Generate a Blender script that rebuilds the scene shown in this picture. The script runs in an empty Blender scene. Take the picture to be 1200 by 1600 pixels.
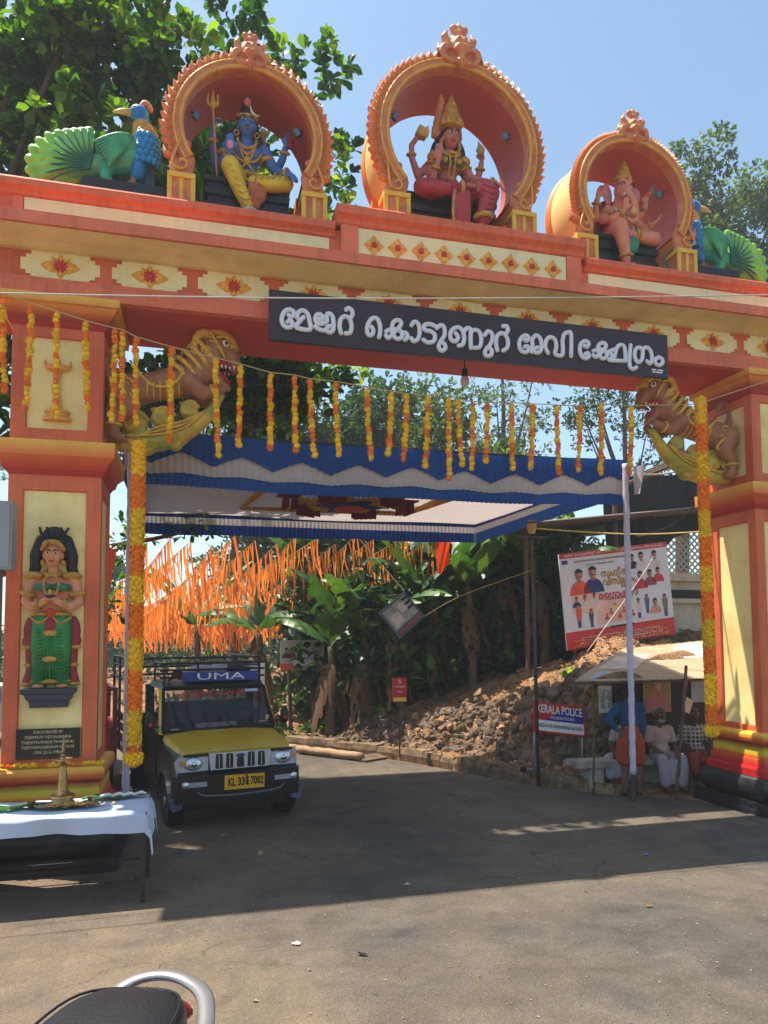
import bpy, bmesh, math, random
import numpy as np
from mathutils import Vector as V, Matrix, Quaternion

SC = bpy.context.scene
COL = SC.collection
random.seed(7)
rng = np.random.default_rng(7)
PI = math.pi
R = math.radians

# ------------------------------------------------------------ camera, sky, sun, exposure
def setup_camera():
    yaw, pit, rol = R(14.8), R(3.6), .005
    F = V((math.sin(yaw)*math.cos(pit), math.cos(yaw)*math.cos(pit), math.sin(pit)))
    r = V((math.cos(yaw), -math.sin(yaw), 0)); u = r.cross(F)
    rr = r*math.cos(rol)-u*math.sin(rol); uu = u*math.cos(rol)+r*math.sin(rol)
    cd = bpy.data.cameras.new('camera'); cd.sensor_fit = 'HORIZONTAL'; cd.sensor_width = 36
    cd.lens = 36*1140/1200; cd.shift_y = 121/1200; cd.clip_end = 2000; cd.clip_start = .05
    o = bpy.data.objects.new('camera', cd); COL.objects.link(o)
    m = Matrix((rr, uu, -F)).transposed().to_4x4(); m.translation = (0, 0, 2.3); o.matrix_world = m
    SC.camera = o
setup_camera()
SUN = V((-.35, .2, 1)).normalized()
world = bpy.data.worlds.new('World'); SC.world = world; world.use_nodes = True
nt = world.node_tree
sky = nt.nodes.new('ShaderNodeTexSky'); sky.sky_type = 'NISHITA'; sky.sun_disc = False
sky.sun_elevation = math.asin(SUN.z); sky.sun_rotation = math.atan2(SUN.x, SUN.y)
sky.air_density = 1.0; sky.dust_density = 1.2; sky.ozone_density = 1.2
nt.nodes['Background'].inputs[1].default_value = .114
tn = nt.nodes.new('ShaderNodeMix'); tn.data_type = 'RGBA'; tn.blend_type = 'MULTIPLY'; tn.inputs[0].default_value = 1; tn.inputs[7].default_value = (.90, 1.0, .93, 1)
nt.links.new(sky.outputs[0], tn.inputs[6]); nt.links.new(tn.outputs[2], nt.nodes['Background'].inputs[0])
sl = bpy.data.lights.new('sun', 'SUN'); sl.energy = 4.2; sl.angle = R(.53); sl.color = (1, .92, .8)
so = bpy.data.objects.new('sun', sl); COL.objects.link(so); so.rotation_euler = (-SUN).to_track_quat('-Z', 'Y').to_euler()
SC.view_settings.view_transform = 'Standard'; SC.view_settings.look = 'None'
SC.view_settings.exposure = 1.12; SC.view_settings.gamma = 1; SC.view_settings.use_curve_mapping = False
SC.cycles.max_bounces = 5; SC.cycles.diffuse_bounces = 3; SC.cycles.glossy_bounces = 2; SC.cycles.transmission_bounces = 3; SC.cycles.volume_bounces = 0; SC.cycles.transparent_max_bounces = 6; SC.cycles.caustics_reflective = False; SC.cycles.caustics_refractive = False

# ------------------------------------------------------------ helpers
def lin(c):
    return tuple(((x/255)/12.92 if x/255 <= .04045 else ((x/255+.055)/1.055)**2.4) for x in c)
def root_loc(p):
    o = V((0, 0, 0))
    while p is not None:
        o += p.location; p = p.parent
    return o
def tag(o, label=None, cat=None, group=None, kind=None):
    if label: o['label'] = label
    if cat: o['category'] = cat
    if group: o['group'] = group
    if kind: o['kind'] = kind
    return o
def thing(name, label, cat, loc=(0, 0, 0), group=None):
    o = bpy.data.objects.new(name, None); COL.objects.link(o); o.location = loc; o.empty_display_size = .2
    return tag(o, label, cat, group)
def link(name, me, parent=None, loc=None, rot=None, scale=None):
    o = bpy.data.objects.new(name, me); COL.objects.link(o); o.parent = parent
    if loc is not None: o.location = loc
    if rot is not None: o.rotation_euler = rot
    if scale is not None: o.scale = scale
    return o
def copy_tree(o, parent=None):
    c = o.copy(); COL.objects.link(c); c.parent = parent
    for ch in o.children: copy_tree(ch, c)
    return c

MATS = {}
def nodes_of(m):
    m.use_nodes = True
    return m.node_tree, m.node_tree.nodes['Principled BSDF']
def N(nt, t, **kw):
    n = nt.nodes.new(t)
    for k, v in kw.items():
        if k.startswith('i_'):
            n.inputs[int(k[2:]) if k[2:].isdigit() else k[2:].replace('_', ' ')].default_value = v
        else: setattr(n, k, v)
    return n
def mixc(nt, fac, a, b, blend='MIX'):
    n = nt.nodes.new('ShaderNodeMix'); n.data_type = 'RGBA'; n.blend_type = blend
    for sock, val in ((n.inputs[0], fac), (n.inputs[6], a), (n.inputs[7], b)):
        if hasattr(val, 'links'): nt.links.new(val, sock)
        elif isinstance(val, (int, float)): sock.default_value = val
        else: sock.default_value = (*val, 1) if len(val) == 3 else val
    return n.outputs[2]
def ramp(nt, fac, stops):
    n = nt.nodes.new('ShaderNodeValToRGB'); nt.links.new(fac, n.inputs[0])
    e = n.color_ramp.elements
    while len(e) < len(stops): e.new(.5)
    for k, (p, c) in enumerate(stops):
        e[k].position = p; e[k].color = (*c, 1) if len(c) == 3 else c
    return n.outputs[0]
def coords(nt): return nt.nodes.new('ShaderNodeTexCoord').outputs['Object']
def noise(nt, vec, scale, detail=3, rough=.55, out=0, dist=0.):
    n = nt.nodes.new('ShaderNodeTexNoise'); n.inputs['Scale'].default_value = scale
    n.inputs['Detail'].default_value = detail; n.inputs['Roughness'].default_value = rough; n.inputs['Distortion'].default_value = dist
    if vec is not None: nt.links.new(vec, n.inputs['Vector'])
    return n.outputs[out]
def add_bump(nt, b, h, strength, dist=.01):
    n = nt.nodes.new('ShaderNodeBump'); n.inputs['Strength'].default_value = strength; n.inputs['Distance'].default_value = dist
    nt.links.new(h, n.inputs['Height']); nt.links.new(n.outputs[0], b.inputs['Normal'])
def mat(name, col, rough=.6, metal=0, var=.12, scale=5, bump=0, bscale=40, spec=.4, dirt=None, dscale=2.5, damt=.5, srgb=True, rand=0, zst=None, coat=0, streak=0):
    """procedural paint / fabric / metal: two-tone mottling, optional dirt, bump, per-object variation, painted height gradient"""
    if name in MATS: return MATS[name]
    m = bpy.data.materials.new(name); MATS[name] = m
    nt, b = nodes_of(m)
    c = lin(col) if srgb else col
    vec = coords(nt)
    base = c
    if zst:
        g = nt.nodes.new('ShaderNodeNewGeometry'); s = N(nt, 'ShaderNodeSeparateXYZ'); nt.links.new(g.outputs['Position'], s.inputs[0])
        z0, z1 = zst[0][0], zst[-1][0]
        nz = noise(nt, vec, 6, 3)
        ad = N(nt, 'ShaderNodeMath', operation='MULTIPLY_ADD', i_1=.05*(z1-z0)); nt.links.new(nz, ad.inputs[0]); nt.links.new(s.outputs[2], ad.inputs[2])
        mr = N(nt, 'ShaderNodeMapRange', i_1=z0, i_2=z1); nt.links.new(ad.outputs[0], mr.inputs[0])
        base = ramp(nt, mr.outputs[0], [((z-z0)/(z1-z0), lin(cc)) for z, cc in zst])
    f = noise(nt, vec, scale)
    mr2 = N(nt, 'ShaderNodeMapRange', i_1=.3, i_2=.7, i_3=1-var, i_4=1+var); nt.links.new(f, mr2.inputs[0])
    sc = N(nt, 'ShaderNodeVectorMath', operation='SCALE')
    if hasattr(base, 'links'): nt.links.new(base, sc.inputs[0])
    else: sc.inputs[0].default_value = base
    nt.links.new(mr2.outputs[0], sc.inputs['Scale'])
    out = sc.outputs[0]
    if rand:
        oi = nt.nodes.new('ShaderNodeObjectInfo')
        mr3 = N(nt, 'ShaderNodeMapRange', i_3=1-rand, i_4=1+rand); nt.links.new(oi.outputs['Random'], mr3.inputs[0])
        s2 = N(nt, 'ShaderNodeVectorMath', operation='SCALE'); nt.links.new(out, s2.inputs[0]); nt.links.new(mr3.outputs[0], s2.inputs['Scale']); out = s2.outputs[0]
    if dirt:
        d = noise(nt, vec, dscale, 6, .65, dist=.4)
        fr = ramp(nt, d, [(.45, (0, 0, 0)), (.72, (damt,)*3)])
        out = mixc(nt, fr, out, lin(dirt))
    if streak:
        mp = N(nt, 'ShaderNodeMapping'); mp.inputs['Scale'].default_value = (7, 7, .55); nt.links.new(vec, mp.inputs[0])
        st = ramp(nt, noise(nt, mp.outputs[0], 1.6, 6, .7), [(.48, (0, 0, 0)), (.75, (streak,)*3)])
        out = mixc(nt, st, out, tuple(x*.45 for x in c))
    nt.links.new(out, b.inputs['Base Color'])
    b.inputs['Roughness'].default_value = rough; b.inputs['Metallic'].default_value = metal
    b.inputs['Specular IOR Level'].default_value = spec; b.inputs['Coat Weight'].default_value = coat
    if bump: add_bump(nt, b, noise(nt, vec, bscale, 5), bump)
    return m
def leaf_mat(name, cols, trans=.45, rough=.45):
    """leaf: per-leaf tint, a glossy side and light passing through"""
    if name in MATS: return MATS[name]
    m = bpy.data.materials.new(name); MATS[name] = m
    nt, b = nodes_of(m)
    a = N(nt, 'ShaderNodeAttribute', attribute_name='tint')
    st = [(k/(len(cols)-1), lin(c)) for k, c in enumerate(cols)]
    col = ramp(nt, a.outputs['Fac'], st)
    nt.links.new(col, b.inputs['Base Color']); b.inputs['Roughness'].default_value = rough; b.inputs['Specular IOR Level'].default_value = .35
    t = nt.nodes.new('ShaderNodeBsdfTranslucent')
    tc = mixc(nt, 1., col, (1.5, 1.6, .5), 'MULTIPLY'); nt.links.new(tc, t.inputs[0])
    mx = nt.nodes.new('ShaderNodeMixShader'); mx.inputs[0].default_value = trans
    nt.links.new(b.outputs[0], mx.inputs[1]); nt.links.new(t.outputs[0], mx.inputs[2])
    nt.links.new(mx.outputs[0], nt.nodes['Material Output'].inputs[0])
    return m
def cloth_mat(name, col, trans=.25, rough=.75, var=.08, bump=.15):
    """thin cloth that lets some light through"""
    if name in MATS: return MATS[name]
    m = bpy.data.materials.new(name); MATS[name] = m
    nt, b = nodes_of(m); vec = coords(nt); c = lin(col)
    f = noise(nt, vec, 7); cc = mixc(nt, f, tuple(x*(1-var) for x in c), tuple(min(1, x*(1+var)) for x in c))
    nt.links.new(cc, b.inputs['Base Color']); b.inputs['Roughness'].default_value = rough; b.inputs['Specular IOR Level'].default_value = .2
    add_bump(nt, b, noise(nt, vec, 60, 3), bump)
    t = nt.nodes.new('ShaderNodeBsdfTranslucent'); nt.links.new(cc, t.inputs[0])
    mx = nt.nodes.new('ShaderNodeMixShader'); mx.inputs[0].default_value = trans
    nt.links.new(b.outputs[0], mx.inputs[1]); nt.links.new(t.outputs[0], mx.inputs[2])
    nt.links.new(mx.outputs[0], nt.nodes['Material Output'].inputs[0])
    return m

class MB:
    """mesh builder in world (or thing-local) coordinates"""
    def __init__(s): s.v = []; s.f = []; s.m = []; s.cur = 0
    def use(s, k): s.cur = k; return s
    def add(s, vs, fs):
        o = len(s.v); s.v += [tuple(p) for p in vs]
        for f in fs: s.f.append(tuple(i+o for i in f)); s.m.append(s.cur)
        return s
    def box(s, c, d, rot=None, taper=1):
        c = V(c); h = [x/2 for x in d]; vs = []
        for z in (-1, 1):
            k = taper if z > 0 else 1
            for x, y in ((-1, -1), (1, -1), (1, 1), (-1, 1)):
                p = V((x*h[0]*k, y*h[1]*k, z*h[2]))
                if rot is not None: p = rot @ p
                vs.append(c+p)
        return s.add(vs, [(3, 2, 1, 0), (4, 5, 6, 7), (0, 1, 5, 4), (1, 2, 6, 5), (2, 3, 7, 6), (3, 0, 4, 7)])
    def bx(s, x0, x1, y0, y1, z0, z1): return s.box(((x0+x1)/2, (y0+y1)/2, (z0+z1)/2), (x1-x0, y1-y0, z1-z0))
    def sphere(s, c, r, rot=None, seg=14, rings=9):
        c = V(c); r = (r, r, r) if isinstance(r, (int, float)) else r; vs = []
        for i in range(1, rings):
            a = PI*i/rings
            for j in range(seg):
                b = 2*PI*j/seg; vs.append(V((r[0]*math.sin(a)*math.cos(b), r[1]*math.sin(a)*math.sin(b), r[2]*math.cos(a))))
        vs += [V((0, 0, r[2])), V((0, 0, -r[2]))]
        if rot is not None: vs = [rot @ p for p in vs]
        fs = []
        for i in range(rings-2):
            for j in range(seg):
                k = (j+1) % seg; fs.append((i*seg+j, (i+1)*seg+j, (i+1)*seg+k, i*seg+k))
        n = len(vs)
        for j in range(seg):
            k = (j+1) % seg; fs.append((n-2, j, k)); fs.append((n-1, (rings-2)*seg+k, (rings-2)*seg+j))
        return s.add([c+p for p in vs], fs)
    def tube(s, path, r, n=8, closed=False, caps=True, squash=None, up=None):
        P = [V(p) for p in path]; m = len(P); rs = r if isinstance(r, (list, tuple)) else [r]*m
        T = []
        for i in range(m):
            a = P[(i-1) % m] if (closed or i > 0) else P[i]; b = P[(i+1) % m] if (closed or i < m-1) else P[i]
            t = (b-a); T.append(t.normalized() if t.length > 1e-9 else V((0, 0, 1)))
        ref = V(up) if up is not None else (V((0, 0, 1)) if abs(T[0].z) < .9 else V((1, 0, 0)))
        u = (ref-T[0]*ref.dot(T[0])).normalized(); vs = []
        for i in range(m):
            if up is not None: u = (V(up)-T[i]*V(up).dot(T[i]))
            else: u = (u-T[i]*u.dot(T[i]))
            u = u.normalized() if u.length > 1e-6 else V((1, 0, 0))
            w = T[i].cross(u); q = squash or (1, 1)
            for j in range(n):
                a = 2*PI*j/n; vs.append(P[i]+u*(math.cos(a)*rs[i]*q[0])+w*(math.sin(a)*rs[i]*q[1]))
        fs = []
        for i in range(m if closed else m-1):
            k = (i+1) % m
            for j in range(n):
                l = (j+1) % n; fs.append((i*n+j, i*n+l, k*n+l, k*n+j))
        if caps and not closed: fs += [tuple(range(n-1, -1, -1)), tuple((m-1)*n+j for j in range(n))]
        return s.add(vs, fs)
    def cyl(s, p0, p1, r0, r1=None, n=12): return s.tube([p0, p1], [r0, r0 if r1 is None else r1], n)
    def limb(s, chain, n=12):
        for p, r in chain: s.sphere(p, r, seg=n, rings=8)
        for (a, ra), (b, rb) in zip(chain, chain[1:]):
            if (V(a)-V(b)).length > 1e-4: s.tube([a, b], [ra, rb], n)
        return s
    def lathe(s, prof, c=(0, 0, 0), n=20, sq=(1, 1)):
        c = V(c); m = len(prof); vs = []
        for r, z in prof:
            for j in range(n):
                a = 2*PI*j/n; vs.append(c+V((r*math.cos(a)*sq[0], r*math.sin(a)*sq[1], z)))
        fs = [(i*n+j, i*n+(j+1) % n, (i+1)*n+(j+1) % n, (i+1)*n+j) for i in range(m-1) for j in range(n)]
        fs += [tuple(range(n-1, -1, -1)), tuple((m-1)*n+j for j in range(n))]
        return s.add(vs, fs)
    def prism(s, poly, o, ux, uy, depth):
        """2-D polygon swept along ux x uy by depth"""
        o = V(o); ux = V(ux); uy = V(uy); w = ux.cross(uy).normalized()*depth; n = len(poly)
        a = [o+ux*p[0]+uy*p[1] for p in poly]; vs = a+[p+w for p in a]
        fs = [tuple(range(n-1, -1, -1)), tuple(range(n, 2*n))]+[(i, (i+1) % n, n+(i+1) % n, n+i) for i in range(n)]
        return s.add(vs, fs)
    def squares(s, cx, cy, hx, hy, prof, caps=True):
        """stack of rectangles: profile of (z, outset)"""
        vs = []; m = len(prof)
        for z, o in prof:
            vs += [(cx-hx-o, cy-hy-o, z), (cx+hx+o, cy-hy-o, z), (cx+hx+o, cy+hy+o, z), (cx-hx-o, cy+hy+o, z)]
        fs = [(i*4+j, i*4+(j+1) % 4, (i+1)*4+(j+1) % 4, (i+1)*4+j) for i in range(m-1) for j in range(4)]
        if caps: fs += [(3, 2, 1, 0), tuple((m-1)*4+j for j in range(4))]
        return s.add(vs, fs)
    def grid(s, fn, nu, nv):
        vs = [fn(i/nu, j/nv) for j in range(nv+1) for i in range(nu+1)]
        fs = [(j*(nu+1)+i, j*(nu+1)+i+1, (j+1)*(nu+1)+i+1, (j+1)*(nu+1)+i) for j in range(nv) for i in range(nu)]
        return s.add(vs, fs)
    def mesh(s, name, mats, off=V((0, 0, 0)), smooth=False, angle=None):
        me = bpy.data.meshes.new(name)
        me.from_pydata([(x-off[0], y-off[1], z-off[2]) for x, y, z in s.v], [], s.f)
        mats = mats if isinstance(mats, (list, tuple)) else [mats]
        for m in mats: me.materials.append(m)
        if len(mats) > 1: me.polygons.foreach_set('material_index', s.m)
        if smooth: me.shade_smooth()
        if angle is not None: me.shade_smooth(); me.set_sharp_from_angle(angle=R(angle))
        me.update(); return me
    def build(s, name, mats, parent=None, smooth=False, angle=None):
        return link(name, s.mesh(name, mats, root_loc(parent), smooth, angle), parent)
    def blob(s, name, mats, parent=None, vox=.015, sm=4):
        """union of the shapes as one continuous surface"""
        me = s.mesh(name, mats); o = bpy.data.objects.new('tmp', me); COL.objects.link(o)
        r = o.modifiers.new('r', 'REMESH'); r.mode = 'VOXEL'; r.voxel_size = vox; r.use_smooth_shade = True
        if sm:
            q = o.modifiers.new('s', 'SMOOTH'); q.iterations = sm; q.factor = .5
        dg = bpy.context.evaluated_depsgraph_get()
        nm = bpy.data.meshes.new_from_object(o.evaluated_get(dg)); nm.name = name
        bpy.data.objects.remove(o); bpy.data.meshes.remove(me)
        off = root_loc(parent); nm.transform(Matrix.Translation(-off)); nm.shade_smooth()
        return link(name, nm, parent)
def smoothpath(pts, k=6, closed=False):
    """Catmull-Rom through points of any dimension"""
    P = [np.array(p, float) for p in pts]; n = len(P); out = []
    rngi = range(n) if closed else range(n-1)
    for i in rngi:
        if closed: a, b, c, d = P[(i-1) % n], P[i], P[(i+1) % n], P[(i+2) % n]
        else: a, b, c, d = P[max(i-1, 0)], P[i], P[i+1], P[min(i+2, n-1)]
        for j in range(k):
            t = j/k; out.append(tuple(.5*((2*b)+(-a+c)*t+(2*a-5*b+4*c-d)*t*t+(-a+3*b-3*c+d)*t**3)))
    if not closed: out.append(tuple(P[-1]))
    return out
def text_mesh(name, body, size, mats, parent, mtx, extrude=.002, align='CENTER', offset=0., width=None, font_res=2, shear=0):
    cu = bpy.data.curves.new('txt', 'FONT'); cu.body = body; cu.size = size; cu.extrude = extrude
    cu.align_x = align; cu.align_y = 'CENTER'; cu.offset = offset; cu.resolution_u = font_res; cu.shear = shear; cu.fill_mode = 'BOTH'
    o = bpy.data.objects.new('txt', cu); COL.objects.link(o)
    dg = bpy.context.evaluated_depsgraph_get(); me = bpy.data.meshes.new_from_object(o.evaluated_get(dg)); me.name = name
    bpy.data.objects.remove(o); bpy.data.curves.remove(cu)
    if width and len(me.vertices):
        xs = [v.co.x for v in me.vertices]; w = max(xs)-min(xs); me.transform(Matrix.Diagonal((width/w, 1, 1, 1)))
    me.transform(mtx); me.transform(Matrix.Translation(-root_loc(parent)))
    me.materials.clear(); me.materials.append(mats)
    return link(name, me, parent)
def face_mtx(o, ux, uy):
    ux = V(ux).normalized(); uy = V(uy).normalized(); w = ux.cross(uy)
    m = Matrix((ux, uy, w)).transposed().to_4x4(); m.translation = V(o); return m
def leaves(name, pos, axis, size, mat_, parent=None, width=.5, tint=None, fold=.25, kind=None):
    """many leaf-shaped faces, one mesh; pos (n,3), axis (n,3) growing direction, size (n,)"""
    n = len(pos); off = np.array(root_loc(parent))
    a = axis/np.linalg.norm(axis, axis=1, keepdims=True)
    up = np.tile([0, 0, 1.], (n, 1))+rng.normal(0, .45, (n, 3))
    sd = np.cross(a, up); sd /= np.linalg.norm(sd, axis=1, keepdims=True)+1e-9
    nm = np.cross(sd, a); L = size[:, None]; W = L*width*.5
    p = pos-off
    q = [p, p+a*L*.35+sd*W*.75+nm*W*fold, p+a*L*.72+sd*W+nm*W*fold, p+a*L-nm*L*.08, p+a*L*.72-sd*W+nm*W*fold, p+a*L*.35-sd*W*.75+nm*W*fold]
    vs = np.stack(q, 1).reshape(-1, 3)
    b = np.arange(n)[:, None]*6
    fs = np.concatenate([b+np.array([[0, 1, 2, 3]]), b+np.array([[0, 3, 4, 5]])], 1).reshape(-1, 4)
    me = bpy.data.meshes.new(name); me.vertices.add(len(vs)); me.vertices.foreach_set('co', vs.ravel())
    me.loops.add(fs.size); me.loops.foreach_set('vertex_index', fs.ravel().astype(np.int32))
    me.polygons.add(len(fs)); me.polygons.foreach_set('loop_start', np.arange(0, fs.size, 4, dtype=np.int32))
    me.materials.append(mat_)
    at = me.attributes.new('tint', 'FLOAT', 'FACE')
    if tint is None: tint = np.clip(rng.normal(.45, .22, n), 0, 1)
    at.data.foreach_set('value', np.repeat(tint, 2).astype(np.float32))
    me.update(); me.validate()
    o = link(name, me, parent)
    if kind: o['kind'] = kind
    return o
def rot_to(d, roll=0):
    return V(d).to_track_quat('Z', 'Y').to_matrix() @ Matrix.Rotation(roll, 3, 'Z')
# ------------------------------------------------------------ ground, road, bank
def sstep(t): t = min(1, max(0, t)); return t*t*(3-2*t)
def gz(x, y):
    """the place slopes down from where the photographer stands to the gate"""
    t = min(1, max(0, (6.6-y)/6.6)); return .85*(t*t*.5+t*.5)
def spaced(a): return sorted(set(a))
def dirt_material():
    m = bpy.data.materials.new('earth'); nt, b = nodes_of(m); vec = coords(nt)
    n1 = noise(nt, vec, 1.3, 8, .65); n2 = noise(nt, vec, 9, 8, .7); n3 = noise(nt, vec, 38, 4)
    c = ramp(nt, n1, [(.3, lin((112, 82, 58))), (.5, lin((158, 116, 82))), (.68, lin((186, 150, 112)))])
    lit = ramp(nt, n2, [(.5, (0, 0, 0)), (.62, (.75,)*3)])
    c = mixc(nt, lit, c, lin((176, 150, 116)))
    gr = ramp(nt, noise(nt, vec, .8, 5), [(.56, (0, 0, 0)), (.66, (.6,)*3)])
    c = mixc(nt, gr, c, lin((78, 80, 46)))
    dk = ramp(nt, n3, [(.42, (.6,)*3), (.55, (0, 0, 0))]); c = mixc(nt, dk, c, lin((70, 50, 36)))
    nt.links.new(c, b.inputs['Base Color']); b.inputs['Roughness'].default_value = .95; b.inputs['Specular IOR Level'].default_value = .1
    add_bump(nt, b, n2, .9, .05); return m
M_EARTH = dirt_material()
def asphalt_material():
    m = bpy.data.materials.new('asphalt'); nt, b = nodes_of(m); vec = coords(nt)
    big = noise(nt, vec, .35, 6, .6); mid = noise(nt, vec, 2.2, 8, .68, dist=.5); fine = noise(nt, vec, 55, 3, .7)
    vo = nt.nodes.new('ShaderNodeTexVoronoi'); vo.inputs['Scale'].default_value = 95; nt.links.new(vec, vo.inputs['Vector'])
    c = ramp(nt, mid, [(.3, lin((66, 63, 60))), (.55, lin((88, 83, 76))), (.75, lin((108, 99, 87)))])
    dust = ramp(nt, big, [(.42, (0, 0, 0)), (.66, (.8,)*3)]); c = mixc(nt, dust, c, lin((124, 108, 88)))
    # wind-blown dust lies thicker towards the verge on the left
    s = N(nt, 'ShaderNodeSeparateXYZ'); nt.links.new(vec, s.inputs[0])
    mr = N(nt, 'ShaderNodeMapRange', i_1=1.5, i_2=-2.5, i_3=0, i_4=.75); nt.links.new(s.outputs[0], mr.inputs[0])
    mm = N(nt, 'ShaderNodeMath', operation='MULTIPLY'); nt.links.new(mr.outputs[0], mm.inputs[0]); nt.links.new(mid, mm.inputs[1])
    c = mixc(nt, mm.outputs[0], c, lin((158, 128, 98)))
    ag = ramp(nt, vo.outputs['Color'], [(.2, (.62,)*3), (.7, (1.1,)*3), (.95, (1.6,)*3)])
    c = mixc(nt, .5, c, ag, 'MULTIPLY')
    sp = ramp(nt, fine, [(.62, (0, 0, 0)), (.74, (.5,)*3)]); c = mixc(nt, sp, c, lin((166, 152, 132)))
    tm = N(nt, 'ShaderNodeMapping'); tm.inputs['Scale'].default_value = (1.1, .16, 1); tm.inputs['Rotation'].default_value = (0, 0, .25); nt.links.new(vec, tm.inputs[0])
    ty = ramp(nt, noise(nt, tm.outputs[0], 1.7, 5, .6), [(.52, (0, 0, 0)), (.68, (.4,)*3)]); c = mixc(nt, ty, c, lin((76, 70, 64)))
    st = ramp(nt, noise(nt, vec, 1.1, 5, .6, dist=1.2), [(.6, (0, 0, 0)), (.7, (.45,)*3)]); c = mixc(nt, st, c, lin((62, 56, 52)))
    cv = nt.nodes.new('ShaderNodeTexVoronoi'); cv.feature = 'DISTANCE_TO_EDGE'; cv.inputs['Scale'].default_value = .55
    wv = N(nt, 'ShaderNodeVectorMath', operation='MULTIPLY_ADD'); wv.inputs[1].default_value = (.5, .5, .5)
    nt.links.new(noise(nt, vec, 3, 5, out=1), wv.inputs[0]); nt.links.new(vec, wv.inputs[2]); nt.links.new(wv.outputs[0], cv.inputs['Vector'])
    ck = ramp(nt, cv.outputs['Distance'], [(.0, (.55,)*3), (.008, (0, 0, 0))])
    ck = mixc(nt, 1., ck, ramp(nt, big, [(.45, (0, 0, 0)), (.55, (1, 1, 1))]), 'MULTIPLY'); c = mixc(nt, ck, c, lin((45, 42, 40)))
    nt.links.new(c, b.inputs['Base Color']); b.inputs['Roughness'].default_value = .88; b.inputs['Specular IOR Level'].default_value = .25
    hm = N(nt, 'ShaderNodeMath', operation='ADD'); nt.links.new(vo.outputs['Distance'], hm.inputs[0]); nt.links.new(mid, hm.inputs[1])
    add_bump(nt, b, hm.outputs[0], .55, .012); return m
def sheet(name, xs, ys, zf, m):
    mb = MB(); nx = len(xs); vs = [(x, y, zf(x, y)) for y in ys for x in xs]
    mb.add(vs, [(j*nx+i, j*nx+i+1, (j+1)*nx+i+1, (j+1)*nx+i) for j in range(len(ys)-1) for i in range(nx-1)])
    o = mb.build(name, m, None, smooth=True); o['kind'] = 'structure'; return o
sheet('ground', [-600, -250, -100, -60, -40]+list(range(-30, 31, 2))+[40, 60, 100, 250, 600],
      [-300, -100, -40, -20, -10]+[x*.5 for x in range(-10, 21)]+list(range(11, 40, 2))+[50, 80, 140, 300, 700], lambda x, y: gz(x, y)-.03, M_EARTH)
KERB = [(14, 9.4), (9.5, 9.45), (7.8, 9.5), (6.6, 9.5), (5.95, 9.6), (5.3, 10.3), (4.6, 11.6), (3.75, 13.3), (2.3, 15.0), (.8, 17.2), (-1.5, 20.5), (-6, 26), (-13, 34), (-24, 44)]
def road():
    mb = MB(); ys = [-30, -12, -6, -3]+[x*.4 for x in range(-5, 21)]
    xs = [-40, -20, -10]+[x*.6 for x in range(-14, 18)]+[12, 16, 24, 40]
    nx = len(xs); mb.add([(x, y, gz(x, y)-.026+.022) for y in ys for x in xs], [(j*nx+i, j*nx+i+1, (j+1)*nx+i+1, (j+1)*nx+i) for j in range(len(ys)-1) for i in range(nx-1)])
    # the lane through the gate, bending away to the left
    rt = [(6.9, 8.0), (6.75, 8.9), (6.0, 9.35), (5.2, 10.2), (4.45, 11.6), (3.6, 13.2), (2.2, 14.9), (.7, 17.1), (-1.6, 20.4), (-6.1, 25.9), (-13.1, 33.9), (-24, 43.5)]
    lf = [(-4.2, 8.0), (-4.2, 8.9), (-4.2, 9.6), (-4.3, 10.4), (-4.3, 11.6), (-4.4, 13.2), (-4.8, 14.9), (-5.6, 16.4), (-7, 18.5), (-10, 22.0), (-16, 29), (-27, 38)]
    R2 = smoothpath(rt, 4); L2 = smoothpath(lf, 4); n = 10; vs = []
    for j, ((a, b), (c, d)) in enumerate(zip(L2, R2)):
        for k in range(n+1): t = k/n; vs.append((a+(c-a)*t, b+(d-b)*t-(.3 if j == 0 else 0), -.0075 if j == 0 else -.003+.006*math.sin(PI*t)*min(1, j/8)))
    mb.add(vs, [(j*(n+1)+i, j*(n+1)+i+1, (j+1)*(n+1)+i+1, (j+1)*(n+1)+i) for j in range(len(R2)-1) for i in range(n)])
    o = mb.build('road', asphalt_material(), None, smooth=True); o['kind'] = 'structure'
road()
# earth bank to the right of the lane: steep stone-faced foot, then a slope of dry leaves
NK = len(KERB)
_fl = [1.0, 1.0, 1.0, 1.0, .95, .85, .55, .35, .5, .7, .8, 1, 1, 1]
_z0 = [.02, .02, .02, .02, .1, .2, .2, .18, .06, .03, .02, 0, 0, 0]
_h1 = [1.75, 1.75, 1.75, 1.75, 1.7, 1.6, 1.15, .7, .35, .22, .15, .1, .1, .1]
_w = [.25, .25, .25, .25, .3, .45, .75, .9, 1., 1.2, 1.5, 2, 2, 2]
_h2 = [2.2, 2.2, 2.15, 2.1, 2.05, 2.0, 1.85, 1.5, 1.05, .8, .6, .5, .5, .5]
KC = np.array(smoothpath(KERB, 8)); KP = np.linspace(0, NK-1, len(KC))
SEG_A = KC[:-1]; SEG_D = KC[1:]-KC[:-1]; SEG_L = (SEG_D**2).sum(1)+1e-12
def kerb_ud(x, y):
    """position along the kerb and signed distance from it (positive on the bank side)"""
    w = np.array((x, y))-SEG_A; t = np.clip((w*SEG_D).sum(1)/SEG_L, 0, 1); r = w-SEG_D*t[:, None]; q = (r**2).sum(1); i = int(q.argmin())
    s = SEG_D[i, 1]*w[i, 0]-SEG_D[i, 0]*w[i, 1]
    return (i+t[i])/8, math.sqrt(q[i])*(1 if s > 0 else -1)
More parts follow.
